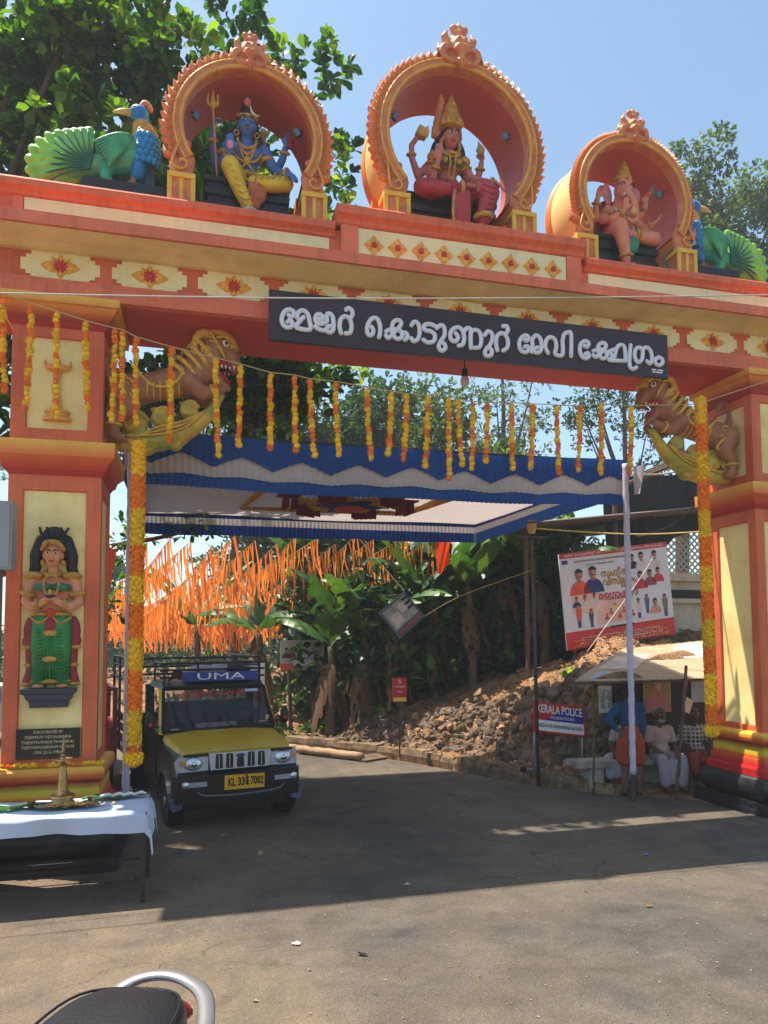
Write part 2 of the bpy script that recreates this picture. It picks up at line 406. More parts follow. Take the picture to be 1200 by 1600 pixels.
def bank_h(x, y):
    u, d = kerb_ud(x, y)
    if d <= 0: return -.3 if d < -.02 else -.05
    g = lambda a: float(np.interp(u, range(NK), a))
    fl, z0, h1, w, h2 = g(_fl), g(_z0), g(_h1), g(_w), g(_h2)
    if d < fl: z = z0+.04*d
    elif d < fl+w: z = z0+(h1-z0)*sstep((d-fl)/w)
    else: z = h1+(h2-h1)*sstep((d-fl-w)/2.5)+max(0, d-6)*.02
    k = min(1, d/.4)
    z += k*(.05*math.sin(x*3.1+y*1.7)+.04*math.sin(x*7.3-y*5.1)+.025*math.sin(x*13+y*11)+.03*math.sin(y*17-x*6))
    if d > fl+w: z += .10*math.sin(x*1.3+2*math.sin(y*.9))
    return z
def bank_pt(u, d, rough=True):
    """u in kerb-point units, d metres away from the lane"""
    x = np.interp(u, KP, KC[:, 0]); y = np.interp(u, KP, KC[:, 1])
    e = .12; tx = np.interp(u+e, KP, KC[:, 0])-np.interp(u-e, KP, KC[:, 0]); ty = np.interp(u+e, KP, KC[:, 1])-np.interp(u-e, KP, KC[:, 1])
    l = math.hypot(tx, ty)+1e-9; x += ty/l*d; y -= tx/l*d
    return V((x, y, bank_h(x, y) if rough else 0))
def bank():
    xs = list(np.arange(-24, -3, 1.))+list(np.arange(-3, 1, .3))+list(np.arange(1, 9.6, .09))+list(np.arange(9.6, 14, .3))+list(np.arange(14, 60, 2.))
    ys = list(np.arange(9.2, 17, .09))+list(np.arange(17, 22, .3))+list(np.arange(22, 80, 1.5)); nx = len(xs)
    mb = MB(); z = {}
    vs = [(x, y, bank_h(x, y)) for y in ys for x in xs]
    fs = [(j*nx+i, j*nx+i+1, (j+1)*nx+i+1, (j+1)*nx+i) for j in range(len(ys)-1) for i in range(nx-1)]
    fs = [f for f in fs if max(vs[k][2] for k in f) > -.06]
    o = mb.add(vs, fs).build('earth_bank', M_EARTH, None, smooth=True); o['kind'] = 'structure'
bank()
def kerb():
    """mossy masonry kerb that holds the foot of the bank, in uneven blocks"""
    t = thing('kerb_wall', 'low mossy masonry kerb along the road at the foot of the stony bank', 'kerb', (5.0, 10.8, 0))
    m = mat('moss_stone', (128, 104, 78), .95, var=.35, scale=9, bump=.8, bscale=22, dirt=(58, 54, 38), dscale=5, damt=.8)
    u = 4.55
    while u < 8.1:
        du = random.uniform(.18, .3); a = bank_pt(u, 0, False); b = bank_pt(u+du*.97, 0, False)
        d = (b-a); L = d.length; d.normalize(); n = V((d.y, -d.x, 0)); h = .2+random.uniform(-.025, .03); w = .2+random.uniform(0, .05)
        mb = MB(); nseg = 3; vs = []
        for i in range(nseg+1):
            for (oy, oz) in ((-.02, -.06), (-.035+random.uniform(-.012, .012), h*.5), (-.01+random.uniform(-.015, .015), h), (w, h+random.uniform(-.02, .02)), (w, -.06)):
                vs.append(a+d*(L*i/nseg)+n*oy+V((0, 0, oz)))
        fs = [(i*5+j, i*5+j+1, (i+1)*5+j+1, (i+1)*5+j) for i in range(nseg) for j in range(4)]+[(4, 3, 2, 1, 0), tuple(nseg*5+j for j in range(5))]
        mb.add(vs, fs); mb.build('block', m, t); u += du
kerb()
def rocks():
    base = []
    for k in range(8):
        bm = bmesh.new(); bmesh.ops.create_icosphere(bm, subdivisions=2, radius=1)
        sd = random.random()*50
        for v in bm.verts:
            p = v.co; q = 1+.22*math.sin(p.x*3+sd)+.2*math.sin(p.y*4+sd*2)+.16*math.sin(p.z*5+p.x*3+sd)
            v.co = V((round(p.x*q*3.2)/3.2*.6+p.x*q*.4, p.y*q, round(p.z*q*3)/3*.5+p.z*q*.5))
        me = bpy.data.meshes.new('stone'); bm.to_mesh(me); bm.free(); base.append(me)
    ms = [mat('rock_a', (104, 90, 76), .95, var=.4, scale=7, bump=.7, bscale=14, rand=.35, dirt=(138, 96, 64), dscale=3, damt=.6),
          mat('rock_b', (142, 108, 80), .95, var=.35, scale=7, bump=.7, bscale=14, rand=.3)]
    for k, me in enumerate(base): me.materials.append(ms[0] if k < 6 else ms[1]); me.shade_smooth(); me.set_sharp_from_angle(angle=R(35))
    def patch(label, u0, u1, n, jit, smin, smax, loc):
        t = thing('stone_wall', label, 'stone wall', loc); k = 0; rest = MB()
        while k < n:
            u = random.uniform(u0, u1); f = random.random()
            fl, w = np.interp(u, range(NK), _fl), np.interp(u, range(NK), _w)
            p = bank_pt(u, fl+w*(f*(1+2*jit)-jit)); s = random.uniform(smin, smax)
            o = link('stone', random.choice(base), t, p-V(loc), (random.random()*6, random.random()*6, random.random()*6), (s, s*random.uniform(.7, 1.1), s*random.uniform(.55, .9)))
            k += 1
        # smaller stones packed between the large ones
        vs0 = [v.co.copy() for v in base[1].vertices]; fs0 = [tuple(p.vertices) for p in base[1].polygons]
        for k in range(n*2):
            u = random.uniform(u0, u1); f = random.random(); fl, w = np.interp(u, range(NK), _fl), np.interp(u, range(NK), _w); p = bank_pt(u, fl+w*(f*(1+2*jit)-jit)); s = random.uniform(.045, .085)
            M = Matrix.Rotation(random.random()*6, 3, 'Z') @ Matrix.Rotation(random.random()*6, 3, 'X') @ Matrix.Diagonal((s, s*.8, s*.7)); rest.use(0 if random.random() < .75 else 1); rest.add([p+M @ q for q in vs0], fs0)
        rest.build('packing_stones', ms, t, angle=35)['kind'] = 'stuff'
    patch('loose dry-stone wall behind the police sign and the tin shelter', 1.9, 5.95, 300, .04, .1, .17, (6.2, 10.7, .2))
    patch('broken stone facing of the bank around the small red notice', 6.0, 7.9, 280, .12, .06, .115, (4.2, 13.3, .2))
    # crumbled rubble of the slope, too small to pick apart
    mb = MB(); bm0 = base[0]; vs0 = [v.co.copy() for v in bm0.vertices]; fs0 = [tuple(p.vertices) for p in bm0.polygons]
    oc = [V(p) for p in ((1, 0, 0), (-.9, .2, 0), (.1, 1, .1), (0, -1, 0), (.1, 0, .7), (0, .1, -.6))]; of = [(0, 2, 4), (2, 1, 4), (1, 3, 4), (3, 0, 4), (2, 0, 5), (1, 2, 5), (3, 1, 5), (0, 3, 5)]
    for k in range(2600):
        u = random.uniform(4.3, 10); d = random.uniform(.25, 4.5) if random.random() < .6 else random.uniform(.2, 1.6)
        p = bank_pt(u, d); s = random.uniform(.012, .05)*(1.5 if random.random() < .1 else 1); M = Matrix.Rotation(random.random()*6, 3, 'Z') @ Matrix.Rotation(random.random()*3, 3, 'X')
        mb.use(random.choice((0, 0, 1, 2))); mb.add([p+M @ (q*s) for q in oc], of)
    o = mb.build('rubble', [mat('rub_a', (150, 112, 82), .95, var=.3, scale=3), mat('rub_b', (110, 96, 84), .95, var=.3, scale=3), mat('rub_c', (186, 158, 124), .95, var=.3, scale=3)])
    tag(o, 'crumbled rubble and clods strewn over the brown bank', 'rubble', kind='stuff')
rocks()
# ------------------------------------------------------------ the temple gateway
GX = 3.14                                                        # axis of symmetry
M_TERRA = mat('terracotta_paint', (224, 108, 64), .55, var=.1, scale=1.6, bump=.4, bscale=5, dirt=(150, 70, 46), dscale=1.2, damt=.45, streak=.55)
M_SALMON = mat('salmon_paint', (232, 118, 80), .55, var=.1, scale=1.4, bump=.4, bscale=5, dirt=(170, 84, 62), dscale=1.5, damt=.4, streak=.5)
M_CREAM = mat('cream_paint', (252, 228, 154), .55, var=.06, scale=2.2, bump=.14, bscale=22, dirt=(212, 164, 92), dscale=1.6, damt=.6, streak=.12)
M_PALE = mat('pale_cream_paint', (246, 232, 178), .55, var=.05, scale=2.0, bump=.1, bscale=22, dirt=(214, 190, 130), dscale=1.4, damt=.35, streak=.3)
M_SOFFIT = mat('maroon_paint', (206, 66, 48), .6, var=.1, scale=1.4, bump=.1, bscale=20)
M_GOLD = mat('gold_ochre_paint', (226, 164, 62), .45, var=.16, scale=9, bump=.12, bscale=60, dirt=(196, 104, 50), dscale=7, damt=.55)
M_RED = mat('red_paint', (178, 36, 34), .45, var=.12, scale=3, bump=.1)
M_BLACK = mat('black_paint', (26, 26, 32), .4, var=.3, scale=4, bump=.25, bscale=30, dirt=(84, 78, 72), dscale=3, damt=.4)
M_YEL = mat('yellow_paint', (232, 184, 58), .5, var=.12, scale=4)
G = thing('gateway', 'terracotta and cream concrete temple gateway spanning the road', 'gateway', (GX, 8.45, 0))

def panelled(name, x0, x1, y0, y1, z0, z1, wins, m_body, m_panel, parent, rec=.03, sides='FBLR'):
    """square shaft with a recessed panel on each face"""
    mb = MB(); pan = []
    def face(o, ux, w, nrm):
        uz = V((0, 0, 1)); o = V(o); ux = V(ux); nrm = V(nrm)
        a, b, c, d = wins
        out = [(0, z0), (w, z0), (w, z1), (0, z1)]; inn = [(a, c), (w-a, c), (w-a, d), (a, d)]
        P = [o+ux*p[0]+uz*p[1] for p in out]+[o+ux*p[0]+uz*p[1] for p in inn]
        bev = .012; Q = [o+ux*p[0]+uz*p[1]-nrm*rec for p in [(a+bev, c+bev), (w-a-bev, c+bev), (w-a-bev, d-bev), (a+bev, d-bev)]]
        mb.add(P+Q, [(0, 1, 5, 4), (1, 2, 6, 5), (2, 3, 7, 6), (3, 0, 4, 7), (4, 5, 9, 8), (5, 6, 10, 9), (6, 7, 11, 10), (7, 4, 8, 11)])
        pb = MB(); nn = nrm*.02
        pb.add(Q+[q-nn for q in Q], [(0, 1, 2, 3), (7, 6, 5, 4), (0, 4, 5, 1), (1, 5, 6, 2), (2, 6, 7, 3), (3, 7, 4, 0)]); pan.append(pb)
    wx, wy = x1-x0, y1-y0
    face((x0, y0, 0), (1, 0, 0), wx, (0, -1, 0)); face((x1, y0, 0), (0, 1, 0), wy, (1, 0, 0))
    face((x1, y1, 0), (-1, 0, 0), wx, (0, 1, 0)); face((x0, y1, 0), (0, -1, 0), wy, (-1, 0, 0))
    mb.add([(x0, y0, z1), (x1, y0, z1), (x1, y1, z1), (x0, y1, z1)], [(0, 1, 2, 3)])
    sh = mb.build(name, m_body, parent)
    for pb in pan: pb.build('panel', m_panel, sh)
    return sh
SPRAY_CAP = mat('sprayed_cap_paint', (200, 100, 60), .5, var=.06, zst=[(3.95, (170, 38, 34)), (4.05, (196, 60, 36)), (4.16, (226, 122, 50)), (4.3, (240, 186, 74))])
SPRAY_CAPITAL = mat('sprayed_capital_paint', (200, 100, 60), .5, var=.06, zst=[(5.46, (196, 60, 44)), (5.58, (160, 34, 32)), (5.68, (224, 132, 48)), (5.8, (238, 184, 70))])
SPRAY_BASE = mat('sprayed_base_paint', (200, 100, 60), .45, var=.06, zst=[(.42, (206, 44, 40)), (.6, (190, 30, 32)), (.7, (214, 96, 36)), (.74, (226, 180, 44)), (.78, (216, 190, 60)), (.86, (150, 34, 34)), (.94, (214, 110, 44)), (1.03, (240, 196, 66))])
def pillar(side):
    x0, x1 = (-1.80, -.92) if side < 0 else (2*GX+.92, 2*GX+1.80)
    y0, y1 = 8.0, 8.87; cx, cy, hx, hy = (x0+x1)/2, (y0+y1)/2, (x1-x0)/2, (y1-y0)/2
    p = MB().bx(x0+.05, x1-.05, y0+.05, y1-.05, 0, 5.8).build('pillar', M_TERRA, G)      # core of the pillar
    panelled('shaft', x0, x1, y0, y1, .95, 3.97, (.135, 0, 1.08, 3.8), M_TERRA, M_CREAM, p)
    panelled('upper_shaft', x0, x1, y0, y1, 4.28, 5.52, (.14, 0, 4.43, 5.4), M_TERRA, M_CREAM, p)
    MB().squares(cx, cy, hx, hy, [(3.95, .004), (4.0, .035), (4.0, .05), (4.07, .07), (4.12, .12), (4.13, .135), (4.285, .14), (4.29, .0)]).build('cap', SPRAY_CAP, p)
    MB().squares(cx, cy, hx, hy, [(5.5, .004), (5.52, .03), (5.58, .05), (5.64, .10), (5.7, .13), (5.71, .16), (5.79, .165)]).build('capital', SPRAY_CAPITAL, p)
    SB = SPRAY_BASE
    MB().squares(cx, cy, hx, hy, [(.44, .10), (.53, .105), (.56, .09), (.565, .07), (.66, .055), (.665, .045), (.79, .04), (.8, .025), (.84, .03), (.86, .065), (.885, .085), (.93, .095), (.97, .09), (1.0, .065), (1.01, .0)]).build('plinth_moulding', SB, p)
    prof = [(.13+.16+.16*math.sin(a), .04+.13*math.cos(a)) for a in np.linspace(-PI/2, PI/2, 9)]
    MB().squares(cx, cy, hx+.02, hy+.02, prof).build('torus_moulding', M_BLACK, p, angle=40)
    MB().squares(cx, cy, hx, hy, [(-.03, .24), (.055, .24), (.056, .2), (.135, .2)]).build('step', M_BLACK, p)
    return p
PL = pillar(-1); PR = pillar(1)
# raised lamp emblem on the upper panel of the left pillar
e = MB(); ex, ey = -1.36, 8.0
e.lathe([(.0, 0), (.14, .0), (.14, .03), (.1, .045), (.1, .075), (.13, .085), (.12, .11), (.055, .125), (.035, .15), (.026, .3), (.022, .48), (.035, .49), (.022, .505), (.05, .52), (.11, .535), (.135, .575), (.12, .58), (.06, .56), (.02, .565), (.016, .6), (.03, .615), (.016, .64), (.0, .74)], (ex, ey, 4.52), 22, (1, .45))
for s in (-1, 1): e.sphere((ex+s*.12, ey-.01, 5.12), (.014, .016, .035))
e.build('lamp_emblem', mat('emblem_paint', (232, 160, 76), .5, var=.12, scale=12), PL)

# beam, frieze, cornice, parapet
XA, XB = -2.45, 2*GX+2.45
MB().bx(XA+.12, XB-.12, 8.02, 9.05, 5.855, 6.6).build('beam', M_TERRA, G)
MB().bx(XA+.1, XB-.1, 7.97, 9.08, 5.80, 5.852).build('soffit', M_SOFFIT, G)
mb = MB(); mb.bx(XA+.06, XB-.06, 7.92, 8.018, 5.798, 5.94); mb.bx(XA+.06, XB-.06, 7.95, 8.018, 5.94, 6.0); mb.build('lower_band', M_SALMON, G)
# cornice: sloping cream soffit, salmon fascia, rounded weathering on top
prof = [(7.58, 6.36), (7.56, 6.36), (7.56, 6.51), (7.60, 6.535), (8.0, 6.60), (9.1, 6.60), (9.1, 6.36), (9.02, 6.30), (8.0, 6.34)]
def xprism(poly, x0, x1): return MB().prism(poly, (x0, 0, 0), (0, 1, 0), (0, 0, 1), x1-x0)
xprism([(7.56, 6.365), (7.56, 6.485), (7.58, 6.495), (8.02, 6.60), (8.02, 6.45), (7.66, 6.365)], XA, XB).build('cornice_fascia', M_SALMON, G)
xprism([(7.60, 6.362), (7.72, 6.356), (7.85, 6.335), (7.95, 6.30), (8.015, 6.30), (8.015, 6.44), (7.67, 6.364)], XA+.03, XB-.03).build('cornice_soffit', mat('soffit_cream', (242, 214, 150), .6, var=.06, scale=2, dirt=(190, 150, 96), dscale=1.5, damt=.5), G)
xprism([(8.0, 6.605), (9.06, 6.605), (9.06, 6.96), (8.0, 6.96)], XA+.15, XB-.15).build('parapet', M_TERRA, G)
xprism([(7.94, 6.925), (7.965, 6.9), (7.97, 6.87), (7.998, 6.855), (9.07, 6.855), (9.09, 6.92), (9.1, 7.03), (7.93, 7.03), (7.92, 7.01), (7.92, 6.94)], XA+.1, GX-1.6).build('coping', M_TERRA, G)
xprism([(7.94, 6.925), (7.965, 6.9), (7.97, 6.87), (7.998, 6.855), (9.07, 6.855), (9.09, 6.92), (9.1, 7.03), (7.93, 7.03), (7.92, 7.01), (7.92, 6.94)], GX+1.6, XB-.1).build('coping', M_TERRA, G)
for a, b in ((-1.72, GX-1.66), (GX+1.66, 2*GX+1.72)):
    MB().bx(a, b, 7.988, 8.03, 6.61, 6.852).build('parapet_panel', M_PALE, G)
for x in (-1.78, 2*GX+1.78): MB().bx(x-.05, x+.05, 7.975, 8.02, 6.6, 6.853).build('parapet_pilaster', M_SALMON, G)
# raised middle block with nine flowers
BZ = MB().bx(GX-1.5, GX+1.5, 7.96, 9.07, 6.606, 7.05).build('middle_block', M_TERRA, G)
xprism([(7.9, 7.10), (7.93, 7.07), (7.935, 7.03), (7.955, 7.01), (9.08, 7.01), (9.12, 7.06), (9.13, 7.235), (7.9, 7.235), (7.875, 7.21), (7.875, 7.12)], GX-1.585, GX+1.585).build('middle_coping', M_TERRA, G)
for s in (-1, 1): MB().bx(GX+s*1.43-.1, GX+s*1.43+.1, 7.93, 8.0, 6.6, 7.008).build('block_pilaster', M_SALMON, G)
fp = MB().bx(GX-1.325, GX+1.325, 7.945, 7.99, 6.62, 6.995).build('flower_panel', M_PALE, G)
M_PETAL = mat('petal_paint', (240, 178, 66), .45, var=.25, scale=16, dirt=(206, 110, 44), dscale=14, damt=.6)
M_CORE = mat('core_paint', (196, 52, 44), .45, var=.15, scale=14)
def petal(mb, c, ang, L, W, y, h=.02):
    ca, sa = math.cos(ang), math.sin(ang); pts = []
    prof = [(.0, .25), (.25, .75), (.5, 1.), (.75, .72), (1., 0)]
    f = lambda r, w, yy: (c[0]+ca*r*L-sa*w*W, yy, c[1]+sa*r*L+ca*w*W)
    vs = [f(r, -w*.5, y) for r, w in prof]+[f(r, 0, y-h) for r, w in prof]+[f(r, w*.5, y) for r, w in prof]; n = len(prof)
    mb.add(vs, [(i, i+1, n+i+1, n+i) for i in range(n-1)]+[(n+i, n+i+1, 2*n+i+1, 2*n+i) for i in range(n-1)])
for k in range(9):
    x = GX+(k-4)*.2855; mb = MB()
    for q in range(4): petal(mb, (x, 6.81), PI/2*q, .118, .105, 7.945, .022)
    for q in range(4): petal(mb, (x, 6.81), PI/2*q+PI/4, .085, .07, 7.944, .014)
    fl = mb.build('flower', M_PETAL, fp); MB().sphere((x, 7.925, 6.81), (.036, .02, .036)).build('flower_centre', M_CORE, fl, smooth=True)
# stepped frieze plaques, each with a lotus
for k in range(11):
    x = -1.359+.887*k; zc = 6.155; w, h = .385, .145
    s = .05; P = [(-w+2*s, -h), (w-2*s, -h), (w-2*s, -h+.04), (w-s, -h+.04), (w-s, -h+.08), (w, -h+.08), (w, h-.08), (w-s, h-.08), (w-s, h-.04), (w-2*s, h-.04), (w-2*s, h), (-w+2*s, h), (-w+2*s, h-.04), (-w+s, h-.04), (-w+s, h-.08), (-w, h-.08), (-w, -h+.08), (-w+s, -h+.08), (-w+s, -h+.04), (-w+2*s, -h+.04)]
    pq = MB().prism(P, (x, 8.019, zc), (1, 0, 0), (0, 0, 1), .016).build('frieze_plaque', M_PALE, G)
    mb = MB()
    for a, L, W in ((0, .19, .12), (PI, .19, .12), (PI/2, .125, .1), (-PI/2, .125, .1), (.8, .13, .07), (PI-.8, .13, .07), (-.6, .12, .07), (PI+.6, .12, .07)): petal(mb, (x, zc), a, L, W, 8.002, .022)
    fl = mb.build('lotus', M_PETAL, pq); mb = MB()
    for q in range(10): petal(mb, (x, zc), q*PI/5, .075, .05, 7.992, .02)
    mb.sphere((x, 7.985, zc), (.036, .03, .036)); mb.build('lotus_centre', M_CORE, fl, smooth=True)
# plaque with the inscription
pq = MB().bx(-1.665, -1.075, 7.985, 8.03, 1.1, 1.385).build('plaque', mat('black_granite', (26, 26, 28), .25, var=.3, scale=60), PL)
M_GILT = mat('gilt_lettering', (206, 186, 142), .4, var=.1, metal=.0)
for k, (tx, w) in enumerate((('INAUGURATED BY', .27), ('SREEMATH VIDYANANDA', .43), ('THEERTHAPADA SWAMIKAL', .49), ('THEERTHAPADASRAMAM VAZHOOR', .49), ('ON 22-2-1982', .25))):
    text_mesh('inscription', tx, .042, M_GILT, pq, face_mtx((-1.37, 7.983, 1.352-.05*k), (1, 0, 0), (0, 0, 1)), extrude=.001, width=w)
# ------------------------------------------------------------ ornate arches on the gateway
M_ORN = mat('arch_ornament_paint', (204, 114, 76), .5, var=.14, scale=10, bump=.25, bscale=45, dirt=(232, 168, 72), dscale=6, damt=.75)
M_LINING = mat('arch_lining_paint', (200, 84, 64), .6, var=.08, scale=1.5, dirt=(158, 60, 66), dscale=.9, damt=.6)
M_BARREL = mat('barrel_cream_paint', (242, 212, 140), .55, var=.05, scale=2, dirt=(236, 170, 80), dscale=1.3, damt=.5)
M_RIM = mat('orange_rim_paint', (232, 134, 64), .5, var=.1, scale=4, dirt=(240, 170, 86), dscale=3, damt=.5)
M_LAMP = mat('floodlight_black', (32, 34, 44), .35, var=.2, scale=10)
M_LENS = mat('floodlight_glass', (88, 104, 128), .1, var=.1, spec=.8)
def ring(mb, cx, cz, prof, a0, a1, n=60):
    m = len(prof); vs = []
    for i in range(n+1):
        a = a0+(a1-a0)*i/n; vs += [(cx+r*math.cos(a), y, cz+r*math.sin(a)) for r, y in prof]
    fs = [(i*m+j, i*m+(j+1) % m, (i+1)*m+(j+1) % m, (i+1)*m+j) for i in range(n) for j in range(m)]
    fs += [tuple(range(m)), tuple(n*m+j for j in range(m-1, -1, -1))]
    return mb.add(vs, fs)
def rrect(r0, r1, y0, y1): return [(r0, y0), (r0, y1), (r1, y1), (r1, y0)]
def arch_pts(cx, cz, r, y, a0, a1, n=70): return [(cx+r*math.cos(a0+(a1-a0)*i/n), y, cz+r*math.sin(a0+(a1-a0)*i/n)) for i in range(n+1)]
def leaf_crest_mesh():
    mb = MB(); pr = [(-.62, -.1), (-.66, .3), (-.5, .7), (-.2, .98), (.12, 1.08), (.42, 1.28), (.36, .92), (.52, .62), (.5, .3), (.62, .05)]
    n = len(pr); ri = [(-.25, .1), (-.2, .5), (.0, .85)]
    vs = [(x*.1, .0, z*.1) for x, z in pr]+[(x*.1, .06, z*.1) for x, z in pr]+[(x*.1, -.05, z*.1) for x, z in ri]+[(.02, .0, .03)]
    a, b_, c, k = 2*n, 2*n+1, 2*n+2, 2*n+3
    mb.add(vs, [(0, 1, b_, a), (1, 2, c, b_), (2, 3, c), (3, 4, c), (4, 5, c), (5, 6, c), (6, 7, b_, c), (7, 8, k, b_), (8, 9, k), (k, a, b_), (9, 0, a, k)]+[(i+1, i, n+i, n+i+1) for i in range(n-1)]+[tuple(range(n, 2*n))])
    return mb.mesh('leaf_crest', mat('leaf_crest_paint', (216, 138, 80), .5, var=.2, scale=20, dirt=(186, 88, 62), dscale=16, damt=.75))
LEAF_ME = leaf_crest_mesh()
def finial(t, cx, zb, s, y):
    """lion-mask crest with horns, curls and a pendant"""
    mb = MB(); P = lambda x, z, d=0: (cx+x*s*.8, y-d*s, zb+z*s)
    mb.sphere(P(0, .1), (.2*s, .05*s, .12*s)); mb.sphere(P(0, .24), (.15*s, .05*s, .14*s))
    mb.sphere(P(0, .2, .02), (.13*s, .11*s, .13*s)); mb.sphere(P(0, .12, .08), (.1*s, .08*s, .07*s))
    mb.sphere(P(0, .36), (.09*s, .07*s, .08*s))
    for q in (-1, 0, 1): mb.tube([P(q*.06, .38), P(q*.1, .46), P(q*.11+.0, .55 if q == 0 else .5)], [.045*s, .05*s, .006*s], 8)
    for q in (-1, 1):
        mb.tube([P(q*.09, .2), P(q*.19, .22), P(q*.24, .32), P(q*.2, .42)], [.05*s, .055*s, .05*s, .008*s], 8)
        mb.tube(smoothpath([P(0, .02, .06), P(q*.12, -.04, .06), P(q*.24, .0, .05), P(q*.3, .1, .04), P(q*.24, .16, .05), P(q*.19, .1, .06)], 4), .04*s, 8)
        mb.tube([P(q*.26, .08), P(q*.33, .14), P(q*.34, .24)], [.05*s, .045*s, .006*s], 8)
        mb.sphere(P(q*.055, .23, .11), .032*s); mb.sphere(P(q*.05, .13, .13), .035*s)
    mb.tube([P(0, .08, .08), P(0, -.04, .08), P(0, -.14, .06)], [.03*s, .075*s, .006*s], 8)
    mb.blob('finial', M_ORN, t, .012*s+.003, 2)
    for q in (-1, 1): MB().sphere(P(q*.055, .235, .135), .014*s).build('finial_eye', M_RED, t, smooth=True)
def arch(label, cx, zb, cz, rin, half, crest, group):
    y0, y1 = 8.12, 8.94; w = .14 if rin > .8 else .13
    t = thing('ornate_arch', label, 'arch', (cx, 8.55, zb), group)
    a0 = -math.acos(half/rin); a1 = PI-a0
    lin_ = MB(); ring(lin_, cx, cz, rrect(rin, rin+.035, y0-.02, y1), a0, a1); lin_.build('arch_lining', M_LINING, t, angle=30)
    b = MB(); ring(b, cx, cz, rrect(rin+.036, rin+.13, y0+.1, y1-.16), a0, a1); b.build('barrel', M_BARREL, t, angle=30)
    b = MB(); ring(b, cx, cz, [(rin+.0355, y1-.158), (rin+.0355, y1-.002), (rin+.14, y1-.002), (rin+.165, y1-.08), (rin+.14, y1-.158)], a0, a1); b.build('back_rim', M_RIM, t, angle=30)
    f = MB(); ring(f, cx, cz, [(rin-.012, y0-.04), (rin-.012, y0+.02), (rin+.0, y0+.098), (rin+w, y0+.098), (rin+w, y0-.01), (rin+w*.8, y0-.035), (rin+w*.62, y0-.035), (rin+w*.58, y0-.06), (rin+w*.3, y0-.06), (rin+w*.25, y0-.045)], a0, a1, 80); f.build('face_ring', M_ORN, t, angle=35)
    # gold rope mouldings
    for r, th in ((rin+w*.12, .021), (rin+w*.7, .014)):
        g = MB(); pts = arch_pts(cx, cz, r, y0-.055, a0, a1, 150); g.tube(pts, [th*(1+.28*(i % 2)) for i in range(len(pts))], 8); g.build('rope_moulding', M_GOLD, t, smooth=True)
    n = int((a1-a0)*(rin+w)/(.1 if crest else .052))
    for i in range(n+1):
        a = a0+.2+(a1-a0-.4)*i/n
        if abs(a-PI/2) < .17: continue
        left = a > PI/2
        # flame leaves lean towards the crown of the arch
        d = V((math.cos(a), 0, math.sin(a))); tx = V((math.sin(a), 0, -math.cos(a)))*(1 if left else -1)
        M = Matrix((tx, V((0, 1, 0)) if left else V((0, 1, 0)), d)).transposed()
        o = link('leaf_crest' if crest else 'bead_crest', LEAF_ME, t); k = (1.05 if crest else .55)*random.uniform(.93, 1.07)
        m4 = (M @ Matrix.Diagonal((k, 1, k))).to_4x4(); m4.translation = V((cx+(rin+w-.012)*math.cos(a), y0-.0, cz+(rin+w-.012)*math.sin(a)))-root_loc(t); o.matrix_local = m4
    finial(t, cx, cz+rin+w-.06, 1.0 if rin > .8 else .78, y0-.02)
    zt = cz+rin*math.sin(a0)
    for s in (-1, 1):
        # scroll foot and fluted pedestal
        xi, xo = cx+s*(half-.03), cx+s*(half+.30 if rin > .8 else half+.27); xm = (xi+xo)/2; hp = (zt-zb)*.62
        k = MB(); rm = rin+w*.5; e0 = a0+.1
        k.tube(smoothpath([(cx+s*rm*math.cos(e0), y0+.02, cz+rm*math.sin(e0)), (cx+s*(rm*math.cos(a0)-.0), y0+.02, zt-.0), (xm-s*.01, y0+.02, (zt+zb+hp)/2-.02), (xm, y0+.02, zb+hp-.01)], 4), [w*.5, w*.52, w*.56, w*.6, w*.66, w*.74, w*.82, w*.9, w*.97, w*1.03, w*1.07, w*1.1, w*1.12], 12, squash=(1, .62), up=(1, 0, 0))
        k.sphere((cx+s*(rin-.01)*math.cos(a0+.2), y0-.02, cz+(rin-.01)*math.sin(a0+.2)), .045)
        k.tube([(xm+s*.06, y0+.02, zt-.02), (xm+s*.17, y0+.02, zt+.02), (xm+s*.2, y0+.02, zt+.13)], [.07, .06, .015], 8, squash=(1, .7), up=(0, 1, 0))
        k.blob('scroll_foot', M_ORN, t, .012, 2)
        sp = [(xm+s*.02*0+(.012+.011*q)*math.cos(q*.8)*s, y0-.085, (zt+zb+hp)/2+.0+(.012+.011*q)*math.sin(q*.8)) for q in range(9)]
        MB().tube(smoothpath(sp+[(cx+s*(rin+.02), y0-.06, zt+.16)], 3), .013, 7).build('volute', M_GOLD, t, smooth=True)
        xa, xb = min(xi, xo), max(xi, xo)
        p = MB().bx(xa+.03, xb-.03, y0-.05, y0+.16, zb, zb+hp-.05).build('pedestal', M_ORN, t)
        q = MB()
        q.bx(xa, xb, y0-.08, y0+.19, zb+hp-.055, zb+hp); q.bx(xa, xa+.05, y0-.075, y0-.048, zb, zb+hp-.057); q.bx(xb-.05, xb, y0-.075, y0-.048, zb, zb+hp-.057)
        q.bx((xa+xb)/2-.02, (xa+xb)/2+.02, y0-.066, y0-.048, zb, zb+hp-.057); q.build('pedestal_frame', M_YEL, p)
        MB().bx(xa+.03, xb-.03, y1-.2, y1-.0, zb, zt+.1).build('back_pedestal', M_RIM, t)
    for a in (R(152), R(28)):
        c = V((cx+(rin-.07)*math.cos(a), y0+.28, cz+(rin-.07)*math.sin(a))); q = Matrix.Rotation(-(a-PI/2), 3, 'Y') @ Matrix.Rotation(.35, 3, 'X')
        l = MB().box(c, (.10, .035, .075), q).cyl(c, c+V((math.cos(a), 0, math.sin(a)))*.08, .01, .01, 6).build('floodlight', M_LAMP, t)
        MB().box(c+q @ V((0, -.019, 0)), (.085, .004, .06), q).build('lens', M_LENS, l)
    return t
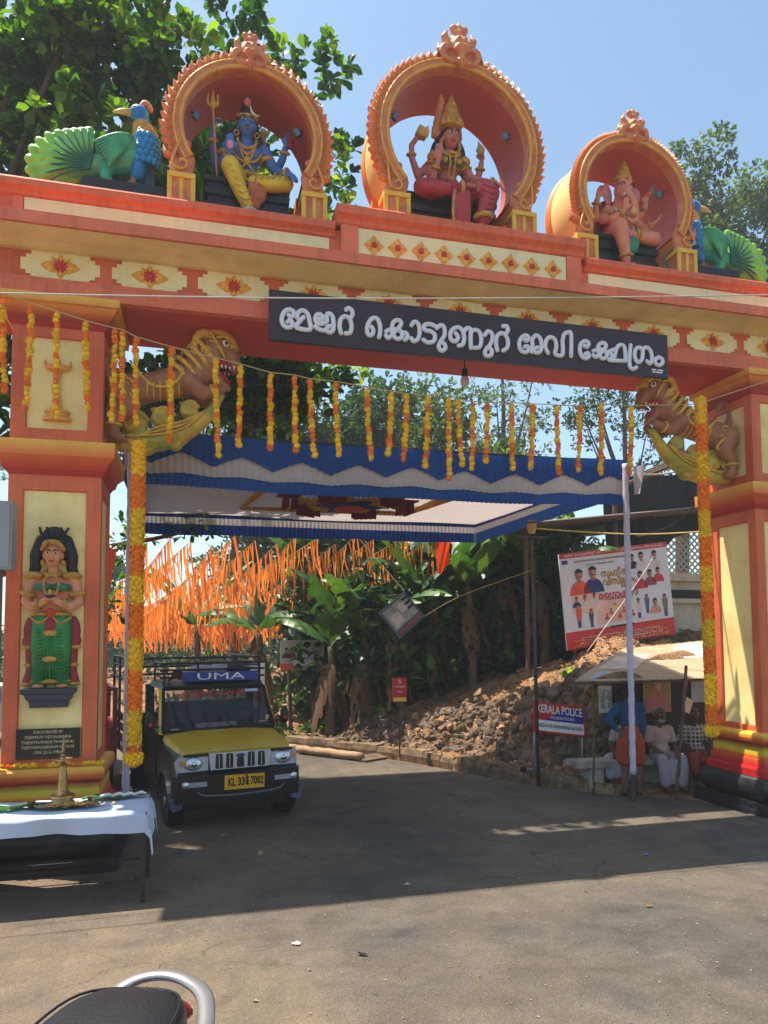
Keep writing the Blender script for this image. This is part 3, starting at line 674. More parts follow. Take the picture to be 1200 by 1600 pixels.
AG = 'horseshoe arches on top of the gateway'
arch('left horseshoe arch sheltering the blue-skinned seated statue', .58, 7.032, 8.03, .735, .62, True, AG)
arch('tallest middle horseshoe arch with flame-leaf border above the flowered block', GX, 7.238, 8.38, .917, .69, True, AG)
arch('right horseshoe arch with plain beaded border around the elephant-headed statue', 2*GX-.70, 7.032, 8.03, .735, .62, False, AG)
# ------------------------------------------------------------ painted statues on the gateway
def pv(c, x, y, z): return (c[0]+x, c[1]+y, c[2]+z)
def add_head(mb, c, s=1., nose=True):
    c = V(c); P = lambda x, y, z: c+V((x, y, z))*s
    mb.sphere(P(0, .01, .02), (.092*s, .105*s, .11*s)); mb.sphere(P(0, -.02, -.055), (.07*s, .075*s, .072*s)); mb.sphere(P(0, -.05, -.1), (.035*s, .03*s, .025*s))
    if nose:
        mb.tube([P(0, -.092, .02), P(0, -.118, -.028)], [.012*s, .02*s], 8); mb.sphere(P(0, -.11, -.032), .021*s)
    for q in (-1, 1):
        mb.sphere(P(q*.093, .01, -.01), (.014*s, .026*s, .038*s)); mb.sphere(P(q*.045, -.065, -.035), .034*s)
def add_hand(mb, c, d, n, s=1., curl=.25, thumb=1):
    """palm at c, fingers along d, back of the hand along n"""
    c = V(c); d = V(d).normalized(); n = V(n); n = (n-d*n.dot(d)).normalized(); w = d.cross(n)
    M = Matrix((w, n, d)).transposed()
    mb.sphere(c, (.042*s, .018*s, .048*s), M)
    for k, L in enumerate((.062, .075, .07, .055)):
        o = c+w*((k-1.5)*.021*s)+d*(.032*s); p1 = o+d*(L*.55*s)-n*(curl*.02*s); p2 = p1+d*(L*.5*s*(1-curl*.6))-n*(curl*.055*s)
        mb.tube([o, p1, p2], [.0115*s, .0105*s, .008*s], 7); mb.sphere(p2, .0085*s, seg=8, rings=6)
    o = c+w*(thumb*.035*s)-d*.012*s; mb.tube([o, o+w*(thumb*.03*s)+d*(.03*s), o+w*(thumb*.034*s)+d*(.058*s)-n*.01*s], [.014*s, .0125*s, .009*s], 7)
def eyes(t, c, s, white=(240, 236, 226), iris=(22, 16, 16), brow=(20, 16, 18), lip=(176, 44, 52), tilt=0, big=.85):
    c = V(c); P = lambda x, y, z: c+V((x, y, z))*s
    mw = mat('eye_white_%d' % white[0], white, .3, var=.02); mi = mat('eye_iris', iris, .2, var=.02); mbw = mat('brow_paint', brow, .6, var=.02)
    for q in (-1, 1):
        e = MB().sphere(P(q*.038, -.09, .012), (.025*s*big, .014*s, .0105*s*big)).build('eye', mw, t, smooth=True)
        MB().sphere(P(q*.038+tilt*.006, -.1, .012), (.0125*s*big, .008*s, .0125*s*big)).build('iris', mi, e, smooth=True)
        MB().tube(smoothpath([P(q*.012, -.1, .034), P(q*.04, -.1, .046), P(q*.066, -.086, .036)], 3), .0055*s, 6).build('eyebrow', mbw, t, smooth=True)
    if lip: MB().sphere(P(0, -.094, -.068), (.03*s, .012*s, .0085*s)).sphere(P(0, -.094, -.078), (.022*s, .012*s, .008*s)).blob('lips', mat('lip_%d' % lip[0], lip, .4, var=.03), t, .004, 1)
def band(t, name, c, ax, r, th, m, sq=(1, 1), n=20, k=1):
    q = rot_to(ax); pts = [V(c)+q @ V((math.cos(2*PI*i/n)*r*sq[0], math.sin(2*PI*i/n)*r*sq[1], 0)) for i in range(n)]
    return MB().tube(pts, [th*(1+.25*(i % 2)) for i in range(n)], 7, closed=True).build(name, m, t, smooth=True)
def plinth(t, x0, x1, y0, y1, h, z=0, lean=.2):
    cx, cy, hx, hy = (x0+x1)/2, (y0+y1)/2, (x1-x0)/2, (y1-y0)/2
    MB().squares(cx, cy, hx, hy, [(z-h, -.03), (z-h*.62, -.03), (z-h*.6, -.005), (z-h*.48, 0), (z-h*.46, -.035), (z-h*.34, -.035), (z-h*.32, 0), (z-h*.2, .005), (z-h*.18, -.02), (z-h*.1, -.02), (z-h*.08, .012), (z, .015)]).build('plinth', mat('statue_plinth_black', (30, 30, 38), .45, var=.25, scale=5, bump=.15), t).rotation_euler = (-lean, 0, 0)
M_JEWEL = mat('jewel_gold_paint', (206, 150, 58), .38, var=.25, scale=24, dirt=(120, 78, 30), dscale=22, damt=.7)
def place(t, x, y, z, s=1., lean=0, rz=0): t.location = (x, y, z); t.scale = (s, s, s); t.rotation_euler = (lean, 0, rz)

def blue_statue():
    t = thing('seated_statue', 'blue-skinned seated statue in yellow trousers holding a trident under the left arch', 'statue')
    skin = mat('blue_skin_paint', (72, 112, 176), .5, var=.12, scale=9, bump=.1, bscale=60); yel = mat('yellow_trouser_paint', (226, 190, 44), .5, var=.14, scale=7, dirt=(176, 132, 26), dscale=9, damt=.5)
    plinth(t, -.44, .46, -.2, .35, .58)
    b = MB()
    b.sphere((0, .02, .1), (.17, .14, .13)); b.sphere((0, .0, .22), (.135, .105, .12)); b.sphere((0, -.01, .36), (.17, .12, .14)); b.sphere((-.08, -.07, .38), (.075, .05, .06)); b.sphere((.08, -.07, .38), (.075, .05, .06))
    b.limb([((0, 0, .46), .075), ((0, -.01, .56), .06)]); add_head(b, (0, -.03, .67), 1.04)
    for q in (-1, 1): b.sphere((q*.19, 0, .44), .075)
    b.limb([((-.2, .0, .44), .07), ((-.25, -.04, .24), .055), ((-.23, -.13, .16), .05), ((-.19, -.19, .3), .037)]); add_hand(b, (-.185, -.21, .365), (0, 0, 1), (0, 1, 0), 1.15, .05, -1)
    b.limb([((-.2, .05, .43), .06), ((-.32, .04, .24), .05), ((-.36, -.03, .4), .042), ((-.36, -.07, .56), .034)]); add_hand(b, (-.355, -.075, .61), (.3, -.3, .8), (-1, .3, .2), 1., .9, 1)
    b.limb([((.2, .0, .44), .07), ((.3, -.06, .25), .056), ((.38, -.2, .17), .045), ((.44, -.27, .15), .036)]); add_hand(b, (.47, -.3, .13), (.3, -.6, -.5), (0, -.3, .9), 1.1, .4, 1)
    b.limb([((.2, .05, .43), .06), ((.33, .05, .26), .048), ((.4, -.02, .4), .042), ((.42, -.06, .5), .034)]); add_hand(b, (.43, -.07, .55), (.1, -.2, 1), (0, 1, .2), .95, .8, 1)
    b.limb([((.05, -.34, -.3), .04), ((.03, -.36, -.36), .045)]); b.sphere((.04, -.43, -.385), (.045, .09, .03))
    b.blob('body', skin, t, .0125, 3)
    MB().sphere((.045, -.47, -.385), (.048, .07, .03)).blob('foot', mat('pink_sole_paint', (206, 120, 128), .5), t, .012, 1)
    MB().sphere((-.185, -.232, .37), (.036, .008, .045)).build('palm', mat('pink_palm_paint', (226, 140, 158), .5), t, smooth=True)
    p = MB(); p.limb([((-.08, -.03, .08), .12), ((-.18, -.28, .14), .1), ((-.07, -.32, -.12), .078), ((.01, -.34, -.28), .06)]); p.limb([((.1, -.02, .06), .12), ((.28, -.16, .05), .1), ((.42, -.22, .06), .085), ((.24, -.27, .0), .075), ((.06, -.27, .02), .06)]); p.sphere((0, .02, .06), (.19, .15, .1))
    pp = p.blob('trousers', yel, t, .0125, 3)
    fold = mat('trouser_fold_paint', (196, 152, 30), .5)
    for k in range(7):
        f = k/6; c = V((-.18, -.28, .14)).lerp(V((.0, -.34, -.26)), f); MB().tube(smoothpath([c+V((-.09+.02*f, -.03, .03)), c+V((-.0, -.095+.028*f, -.03)), c+V((.09-.02*f, -.03, .02))], 4), .009, 6).build('fold', fold, pp, smooth=True)
    for k in range(6):
        c = V((.1, -.3, .05)).lerp(V((.4, -.26, .07)), k/5); MB().tube(smoothpath([c+V((.02, .02, .08)), c+V((-.01, -.05, .0)), c+V((-.03, .0, -.07))], 4), .009, 6).build('fold', fold, pp, smooth=True)
    h = MB(); h.sphere((0, .05, .7), (.115, .11, .12)); h.sphere((0, .05, .5), (.19, .07, .2)); h.limb([((0, .03, .82), .075), ((0, .02, .9), .06), ((.0, .02, .95), .045)])
    for q in (-1, 1): h.limb([((q*.1, .03, .66), .04), ((q*.16, .02, .55), .045), ((q*.17, .02, .45), .04)])
    h.blob('hair', mat('black_hair_paint', (20, 18, 24), .45, var=.3, scale=20), t, .014, 2)
    MB().sphere((.0, -.05, .9), (.042, .03, .05)).build('water_face', mat('pink_face_paint', (196, 110, 92), .5), t, smooth=True)
    MB().tube(smoothpath([(.03, -.06, .87), (.045, -.08, .8), (.09, -.08, .765), (.13, -.06, .78)], 4), [.004, .007, .01, .012, .014, .015, .015, .014, .013, .011, .008, .006, .003], 8).build('crescent', mat('bone_paint', (226, 216, 196), .5), t, smooth=True)
    eyes(t, (0, -.035, .685), 1.04, lip=(150, 60, 96))
    band(t, 'headband', (0, -.015, .765), (0, -.25, 1), .1, .018, M_JEWEL, (1, 1.05))
    for q in (-1, 1): band(t, 'earring', (q*.11, -.02, .59), (.3, 1, 0), .026, .009, M_JEWEL)
    for zc, d, th in ((.44, .07, .014), (.4, .11, .012), (.34, .15, .012)): MB().tube(smoothpath([(-.1, -.06, .52), (-.09, -.11, .46-.1*d), (0, -.135, zc-d*.6), (.09, -.11, .46-.1*d), (.1, -.06, .52)], 5), [th*(1+.3*(i % 2)) for i in range(21)], 7).build('necklace', M_JEWEL, t, smooth=True)
    MB().sphere((0, -.145, .27), (.04, .018, .05)).build('pendant', M_JEWEL, t, smooth=True)
    for q in (-1, 1):
        MB().tube(smoothpath([(q*.17, -.06, .4), (q*.1, -.125, .29), (0, -.13, .25)], 4), .013, 7).build('chest_strap', M_JEWEL, t, smooth=True)
        MB().tube(smoothpath([(q*.15, -.08, .12), (q*.07, -.14, .18), (0, -.14, .25)], 4), .011, 7).build('chest_strap', M_JEWEL, t, smooth=True)
        band(t, 'armlet', (q*.225, -.015, .34), (q*.25, -.2, -1), .07, .022, M_JEWEL)
    band(t, 'waist_belt', (0, 0, .15), (0, 0, 1), .15, .024, M_JEWEL, (1, .95))
    for c, a in (((-.2, -.175, .27), (.3, -.5, 1)), ((-.36, -.045, .46), (0, -.3, 1)), ((.42, -.245, .16), (.7, -.7, -.2)), ((.415, -.045, .45), (.1, -.3, 1))): band(t, 'bracelet', c, a, .045, .015, M_JEWEL)
    band(t, 'anklet', (.02, -.345, -.31), (.1, -.1, -1), .06, .017, mat('silver_paint', (176, 180, 190), .4), n=16)
    MB().sphere((.1, -.3, -.1), (.11, .05, .13)).sphere((.08, -.29, -.2), (.07, .04, .08)).blob('hide_apron', mat('tawny_hide_paint', (190, 104, 62), .6, var=.25, scale=14), t, .013, 2)
    r = mat('trident_gold_paint', (200, 128, 72), .5)
    MB().cyl((-.31, -.16, .0), (-.365, -.12, .74), .011, .011, 8).build('trident_staff', r, t)
    k = MB(); T = lambda x, z: (-.367+x, -.12, .74+z)
    k.tube([T(0, 0), T(0, .06), T(0, .13), T(0, .2)], [.02, .03, .018, .002], 8)
    for q in (-1, 1): k.tube(smoothpath([T(0, .03), T(q*.05, .04), T(q*.055, .1), T(q*.045, .16)], 3), [.014]*7+[.012, .009, .003], 8)
    k.blob('trident_head', M_JEWEL, t, .008, 1)
    MB().lathe([(.0, 0), (.045, .0), (.05, .01), (.018, .05), (.05, .09), (.045, .1), (0, .1)], (.47, -.09, .49), 14).build('drum', mat('drum_red_paint', (150, 48, 48), .5), t)
    MB().tube(smoothpath([(.14, .02, .42), (.2, -.02, .5), (.17, -.05, .6), (.19, -.09, .64)], 5), [.02]*8+[.022, .026, .032, .036, .036, .03, .022, .01], 8).build('cobra', mat('cobra_paint', (150, 112, 92), .5, var=.3, scale=30), t, smooth=True)
    place(t, .57, 8.55, 7.60, 1.08, .2)
blue_statue()

def goddess_statue():
    t = thing('seated_statue', 'seated four-armed goddess statue in red sari with tall gold crown, middle arch', 'statue')
    skin = mat('rose_skin_paint', (196, 116, 100), .5, var=.1, scale=9); red = mat('red_sari_paint', (188, 58, 66), .5, var=.15, scale=8, dirt=(128, 30, 40), dscale=9, damt=.55)
    plinth(t, -.5, .56, -.12, .38, .6)
    b = MB(); b.sphere((0, .02, .1), (.17, .14, .12)); b.sphere((0, 0, .24), (.115, .095, .13)); b.sphere((0, -.01, .4), (.15, .11, .12)); b.sphere((-.075, -.08, .4), .07); b.sphere((.075, -.08, .4), .07)
    b.limb([((0, 0, .48), .065), ((0, -.01, .59), .05)]); add_head(b, (.005, -.03, .69), 1.02)
    for q in (-1, 1): b.sphere((q*.165, 0, .47), .065)
    b.limb([((-.17, 0, .46), .06), ((-.23, -.05, .26), .05), ((-.22, -.14, .19), .046), ((-.19, -.2, .33), .034)]); add_hand(b, (-.188, -.22, .4), (0, 0, 1), (0, 1, 0), 1.2, .05, 1)
    b.limb([((-.17, .05, .45), .055), ((-.34, .03, .26), .046), ((-.43, .0, .42), .036), ((-.45, -.02, .55), .032), ((-.4, -.04, .62), .03)]); add_hand(b, (-.38, -.05, .65), (.8, -.2, .5), (-.3, .5, .6), 1., .8, -1)
    b.limb([((.17, 0, .46), .06), ((.26, -.07, .28), .05), ((.38, -.24, .19), .042), ((.45, -.33, .17), .034)]); add_hand(b, (.48, -.37, .14), (.5, -.5, -.6), (.3, -.3, .8), 1.15, .2, 1)
    b.limb([((.17, .05, .45), .055), ((.3, .05, .24), .046), ((.38, .0, .36), .04), ((.39, -.03, .48), .034)]); add_hand(b, (.385, -.05, .54), (-.3, -.2, .9), (.6, .4, .2), 1., .8, 1)
    b.sphere((.17, -.33, .09), (.09, .045, .03)); b.limb([((.3, -.4, -.28), .045), ((.29, -.42, -.38), .045)]); b.sphere((.28, -.49, -.4), (.045, .09, .03))
    b.blob('body', skin, t, .0125, 3)
    for k in range(5): MB().tube([(.235, -.35, .125-.018*k), (.275, -.36, .125-.019*k)], [.011, .009], 7).build('toe', skin, t, smooth=True)
    s = MB(); s.sphere((0, .02, .06), (.2, .16, .1)); s.limb([((-.08, -.02, .07), .12), ((-.28, -.14, .07), .105), ((-.36, -.2, .06), .095), ((-.16, -.3, .03), .08), ((.06, -.32, .05), .06)])
    s.limb([((.1, -.04, .07), .12), ((.34, -.28, .1), .115), ((.4, -.34, .04), .11), ((.34, -.38, -.14), .095), ((.31, -.4, -.27), .075)])
    sk = s.blob('sari', red, t, .0125, 3)
    fold = mat('sari_fold_paint', (150, 34, 46), .5)
    for k in range(6):
        c = V((-.34, -.28, .06)).lerp(V((-.02, -.37, .05)), k/5); MB().tube(smoothpath([c+V((0, .06, .09)), c+V((.02, -.03, .02)), c+V((.03, -.0, -.07))], 4), .008, 6).build('fold', fold, sk, smooth=True)
    for k in range(6):
        c = V((.4, -.38, .08)).lerp(V((.34, -.42, -.22)), k/5); MB().tube(smoothpath([c+V((-.1, -.0, .03)), c+V((.0, -.075, -.02)), c+V((.09, -.01, .03))], 4), .008, 6).build('fold', fold, sk, smooth=True)
    d = MB()
    for k in range(6): d.tube(smoothpath([(.0+.028*k, -.34, .04), (-.01+.03*k, -.37-.012*(k % 2), -.15), (-.0+.032*k, -.37, -.38+.012*k*(k-5)*.3)], 5), [.022, .024, .026, .027, .028, .028, .028, .028, .028, .028, .026], 8)
    dr = d.blob('sari_drape', red, t, .0125, 2)
    for xs in ((-.03, -.03), ): MB().tube(smoothpath([(-.02, -.36, .04), (-.045, -.395, -.15), (-.02, -.4, -.36), (.06, -.41, -.42), (.17, -.41, -.42), (.2, -.4, -.38)], 5), .02, 7, squash=(1, .6)).build('gold_border', M_JEWEL, dr, smooth=True)
    bl = MB(); bl.sphere((-.075, -.09, .4), (.074, .068, .06)); bl.sphere((.075, -.09, .4), (.074, .068, .06)); bl.blob('blouse', mat('green_blouse_paint', (58, 112, 78), .5, var=.2, scale=14), t, .011, 2)
    for q in (-1, 1): MB().sphere((q*.085, -.152, .405), (.035, .014, .03)).build('blouse_boss', M_JEWEL, t, smooth=True)
    h = MB(); h.sphere((0, .05, .72), (.11, .1, .11)); h.sphere((0, .08, .5), (.2, .06, .24))
    for q in (-1, 1): h.limb([((q*.1, .04, .72), .035), ((q*.15, .03, .6), .05), ((q*.19, .03, .46), .05), ((q*.2, .03, .38), .03)])
    h.blob('hair', MATS['black_hair_paint'], t, .014, 2)
    h = MB()
    for q in (-1, 1): h.limb([((0, -.085, .775), .022), ((q*.06, -.06, .76), .025), ((q*.09, -.01, .7), .024)])
    h.blob('hairline', MATS['black_hair_paint'], t, .009, 2)
    c = MB().lathe([(.1, 0), (.125, .02), (.13, .05), (.105, .07), (.112, .1), (.095, .13), (.1, .15), (.08, .19), (.084, .21), (.06, .25), (.064, .27), (.035, .31), (.03, .34), (.012, .36), (.0, .4)], (0, .0, .78), 18).build('crown', M_JEWEL, t, angle=40)
    k = MB()
    for q in range(-2, 3): a = q*.5; k.tube([(math.sin(a)*.12, -math.cos(a)*.12, .8), (math.sin(a)*.135, -math.cos(a)*.135, .85), (math.sin(a)*.12, -math.cos(a)*.12, .92)], [.03, .028, .003], 7)
    for q in range(5): k.use(0)
    k.blob('crown_crest', M_JEWEL, c, .009, 1)
    pr = MB()
    for q in range(6): pr.tube([(-.1-.012*q*0, .06, .72+.075*q*.9), (-.17+.012*q, .06, .74+.075*q), (-.2+.018*q, .06, .82+.075*q)], [.05, .045, .004], 7)
    for q in range(5): pr.tube([(.1, .06, .72+.06*q), (.15-.01*q, .06, .74+.06*q), (.17-.012*q, .06, .8+.06*q)], [.03, .03, .004], 7)
    pr.blob('flame_halo', M_ORN, t, .013, 2)
    eyes(t, (.008, -.03, .70), 1.02, tilt=1)
    MB().sphere((.008, -.132, .755), (.008, .005, .012)).build('forehead_mark', M_RED, t, smooth=True)
    for q in (-1, 1): MB().limb([((q*.105, -.03, .66), .018), ((q*.11, -.04, .61), .026), ((q*.11, -.05, .57), .016)]).blob('earring', M_JEWEL, t, .008, 1)
    for zc, w, th in ((.5, .09, .016), (.45, .1, .013)): MB().tube(smoothpath([(-w, -.03, .57), (-w, -.1, .5), (0, -.13, zc), (w, -.1, .5), (w, -.03, .57)], 5), [th*(1+.3*(i % 2)) for i in range(21)], 7).build('necklace', M_JEWEL, t, smooth=True)
    for q in (-1, 1):
        MB().tube(smoothpath([(q*.05, -.1, .52), (q*.03, -.165, .4), (q*.03, -.12, .26), (0, -.11, .21)], 4), .013, 7).build('long_chain', M_JEWEL, t, smooth=True)
        k = MB(); k.sphere((q*.18, -.01, .47), (.08, .075, .06)); k.tube([(q*.14, -.07, .48), (q*.2, -.08, .44), (q*.24, -.05, .4)], [.03, .035, .01], 7); k.blob('shoulder_ornament', M_JEWEL, t, .012, 1)
        band(t, 'armlet', (q*.2, -.025, .37), (q*.35, -.25, -1), .062, .018, M_JEWEL)
    MB().limb([((-.04, -.105, .245), .013), ((0, -.11, .19), .013), ((.04, -.105, .245), .013), ((0, -.11, .25), .01)]).blob('pendant', M_JEWEL, t, .007, 1)
    band(t, 'waist_belt', (0, 0, .17), (0, 0, 1), .135, .02, M_JEWEL, (1, .95))
    MB().sphere((.03, -.17, .1), (.1, .1, .06)).sphere((.1, -.24, .1), (.06, .07, .05)).blob('gold_sash', M_JEWEL, t, .013, 1)
    for c, a in (((-.2, -.185, .29), (.25, -.5, 1)), ((-.44, -.0, .46), (-.1, -.1, 1)), ((.43, -.305, .175), (.7, -.8, -.2)), ((.385, -.015, .42), (0, -.2, 1))): band(t, 'bangle', c, a, .043, .015, M_JEWEL)
    band(t, 'anklet', (.31, -.405, -.24), (.1, -.1, -1), .085, .03, M_JEWEL, n=16); band(t, 'anklet', (.07, -.325, .06), (1, -.1, .1), .06, .022, M_JEWEL, n=16)
    MB().box((-.35, -.08, .67), (.13, .1, .1), Matrix.Rotation(.4, 3, 'Y')).tube([(-.32, -.1, .68), (-.28, -.1, .75)], [.04, .004], 7).blob('conch', M_JEWEL, t, .011, 2)
    MB().sphere((.35, -.09, .59), (.05, .04, .06)).tube([(.34, -.1, .6), (.31, -.1, .68)], [.035, .004], 7).blob('lotus_bud', mat('olive_gold_paint', (176, 142, 60), .5, var=.3, scale=20), t, .01, 1)
    place(t, GX-.03, 8.55, 7.84, 1.12, .2)
goddess_statue()

def elephant_statue():
    t = thing('seated_statue', 'seated elephant-headed statue with pink skin under the right arch', 'statue')
    skin = mat('peach_skin_paint', (222, 138, 108), .5, var=.1, scale=7); mar = mat('maroon_shawl_paint', (142, 40, 58), .55, var=.2, scale=8)
    plinth(t, -.42, .5, -.2, .35, .58)
    b = MB(); b.sphere((0, .0, .16), (.21, .19, .18)); b.sphere((0, -.06, .22), (.18, .16, .16)); b.sphere((0, .0, .4), (.18, .13, .12))
    b.sphere((.0, -.06, .68), (.115, .125, .13)); b.sphere((.0, -.1, .6), (.085, .09, .09)); b.sphere((-.045, -.1, .76), .06); b.sphere((.045, -.1, .76), .06); b.limb([((0, 0, .45), .1), ((0, -.03, .58), .09)])
    b.limb([((.0, -.17, .62), .06), ((.045, -.22, .52), .052), ((.085, -.24, .42), .047), ((.12, -.24, .33), .042), ((.11, -.25, .25), .036), ((.04, -.26, .22), .032), ((-.02, -.27, .25), .027)], 10)
    b.limb([((-.17, 0, .43), .065), ((-.26, -.06, .26), .056), ((-.2, -.19, .25), .05), ((-.08, -.25, .33), .04)]); add_hand(b, (-.06, -.26, .39), (0, 0, 1), (0, 1, 0), 1.15, .1, -1)
    b.limb([((-.17, .04, .42), .06), ((-.33, .02, .3), .05), ((-.36, -.03, .44), .042), ((-.36, -.05, .52), .036)]); add_hand(b, (-.35, -.06, .58), (.1, -.2, 1), (0, .9, .3), 1.1, .7, -1)
    b.limb([((.17, 0, .43), .065), ((.27, -.06, .26), .055), ((.34, -.17, .2), .045), ((.38, -.22, .24), .038)]); add_hand(b, (.4, -.25, .26), (.5, -.5, .5), (0, .3, -1), 1.1, .5, 1)
    b.limb([((.17, .04, .42), .06), ((.29, .02, .36), .05), ((.35, -.02, .46), .042), ((.37, -.04, .54), .036)]); add_hand(b, (.37, -.05, .6), (0, -.2, 1), (0, .9, .3), 1.1, .7, 1)
    b.limb([((-.1, -.05, .08), .13), ((-.14, -.28, .14), .105), ((-.09, -.33, -.1), .08), ((-.05, -.35, -.3), .06)]); b.limb([((.12, -.03, .06), .13), ((.36, -.18, .08), .1), ((.42, -.22, .06), .095), ((.2, -.28, .03), .07), ((.06, -.29, .04), .055)]); b.sphere((-.02, -.31, .05), (.08, .045, .05)); b.sphere((-.04, -.42, -.385), (.06, .1, .035))
    b.blob('body', skin, t, .013, 3)
    for q in (-1, 1):
        e = MB().sphere((q*.19, .0, .62), (.1, .025, .15), Matrix.Rotation(q*.25, 3, 'Y') @ Matrix.Rotation(q*-.4, 3, 'Z')).blob('ear', mat('pink_ear_paint', (212, 128, 132), .5, var=.12, scale=8), t, .012, 2)
        MB().tube([(q*.06, -.16, .58), (q*.075, -.21, .555), (q*.085, -.25, .56 if q < 0 else .54)], [.018, .017, .006 if q > 0 else .014], 8).build('tusk', mat('ivory_paint', (236, 226, 206), .4), t, smooth=True)
        ey = MB().sphere((q*.082, -.15, .69), (.024, .014, .016)).build('eye', MATS['eye_white_240'], t, smooth=True); MB().sphere((q*.086, -.163, .69), (.012, .008, .012)).build('iris', MATS['eye_iris'], ey, smooth=True)
        MB().tube(smoothpath([(q*.04, -.185, .715), (q*.08, -.175, .73), (q*.115, -.13, .71)], 3), .006, 6).build('eyebrow', MATS['brow_paint'], t, smooth=True)
    MB().lathe([(.095, 0), (.12, .02), (.118, .06), (.09, .08), (.095, .11), (.07, .15), (.074, .17), (.045, .21), (.03, .25), (0, .28)], (0, -.04, .78), 16).build('crown', M_JEWEL, t, angle=40)
    s = MB(); s.sphere((-.14, .07, .45), (.15, .06, .13)); s.sphere((-.27, .09, .2), (.12, .07, .3)); s.sphere((.2, .07, .42), (.12, .05, .2)); s.sphere((0, .1, .3), (.26, .05, .3)); s.blob('shawl', mar, t, .014, 2)
    MB().sphere((.04, -.3, -.06), (.12, .05, .1)).sphere((.04, -.3, -.12), (.1, .05, .08)).blob('green_skirt', mat('green_cloth_paint', (38, 138, 104), .5, var=.25, scale=22), t, .012, 1)
    MB().sphere((-.02, -.34, .04), (.07, .03, .05)).build('sole', MATS['pink_sole_paint'], t, smooth=True); MB().sphere((-.04, -.46, -.39), (.06, .07, .032)).build('foot', mat('rose_foot_paint', (190, 92, 104), .5), t, smooth=True)
    band(t, 'anklet', (-.055, -.345, -.25), (.1, -.1, -1), .076, .018, M_JEWEL); band(t, 'anklet', (.12, -.285, .045), (1, -.2, 0), .07, .016, M_JEWEL); band(t, 'anklet', (.16, -.285, .045), (1, -.2, 0), .074, .014, M_JEWEL)
    for c, a in (((-.11, -.235, .31), (.6, -.3, .5)), ((-.36, -.035, .47), (0, -.2, 1)), ((.365, -.2, .22), (.6, -.6, .4)), ((.36, -.03, .49), (.1, -.2, 1))): band(t, 'bracelet', c, a, .05, .015, M_JEWEL)
    for q in (-1, 1): band(t, 'armlet', (q*.21, -.025, .35), (q*.4, -.25, -1), .07, .017, M_JEWEL)
    MB().tube(smoothpath([(-.13, -.1, .43), (-.08, -.2, .3), (.0, -.245, .12), (.08, -.23, .12), (.15, -.15, .2)], 5), .012, 7).build('sacred_thread', MATS['bone_paint'], t, smooth=True)
    MB().sphere((.04, -.3, .33), (.045, .04, .045)).sphere((.03, -.3, .37), (.03, .03, .025)).blob('sweet', mat('sweet_paint', (214, 172, 110), .6), t, .01, 1)
    MB().cyl((.4, -.08, .5), (.44, -.1, .8), .012, .012, 8).sphere((.42, -.09, .72), (.05, .015, .06)).build('axe', mat('grey_axe_paint', (120, 104, 96), .5), t)
    place(t, 2*GX-.72, 8.52, 7.60, 1.02, .18)
elephant_statue()
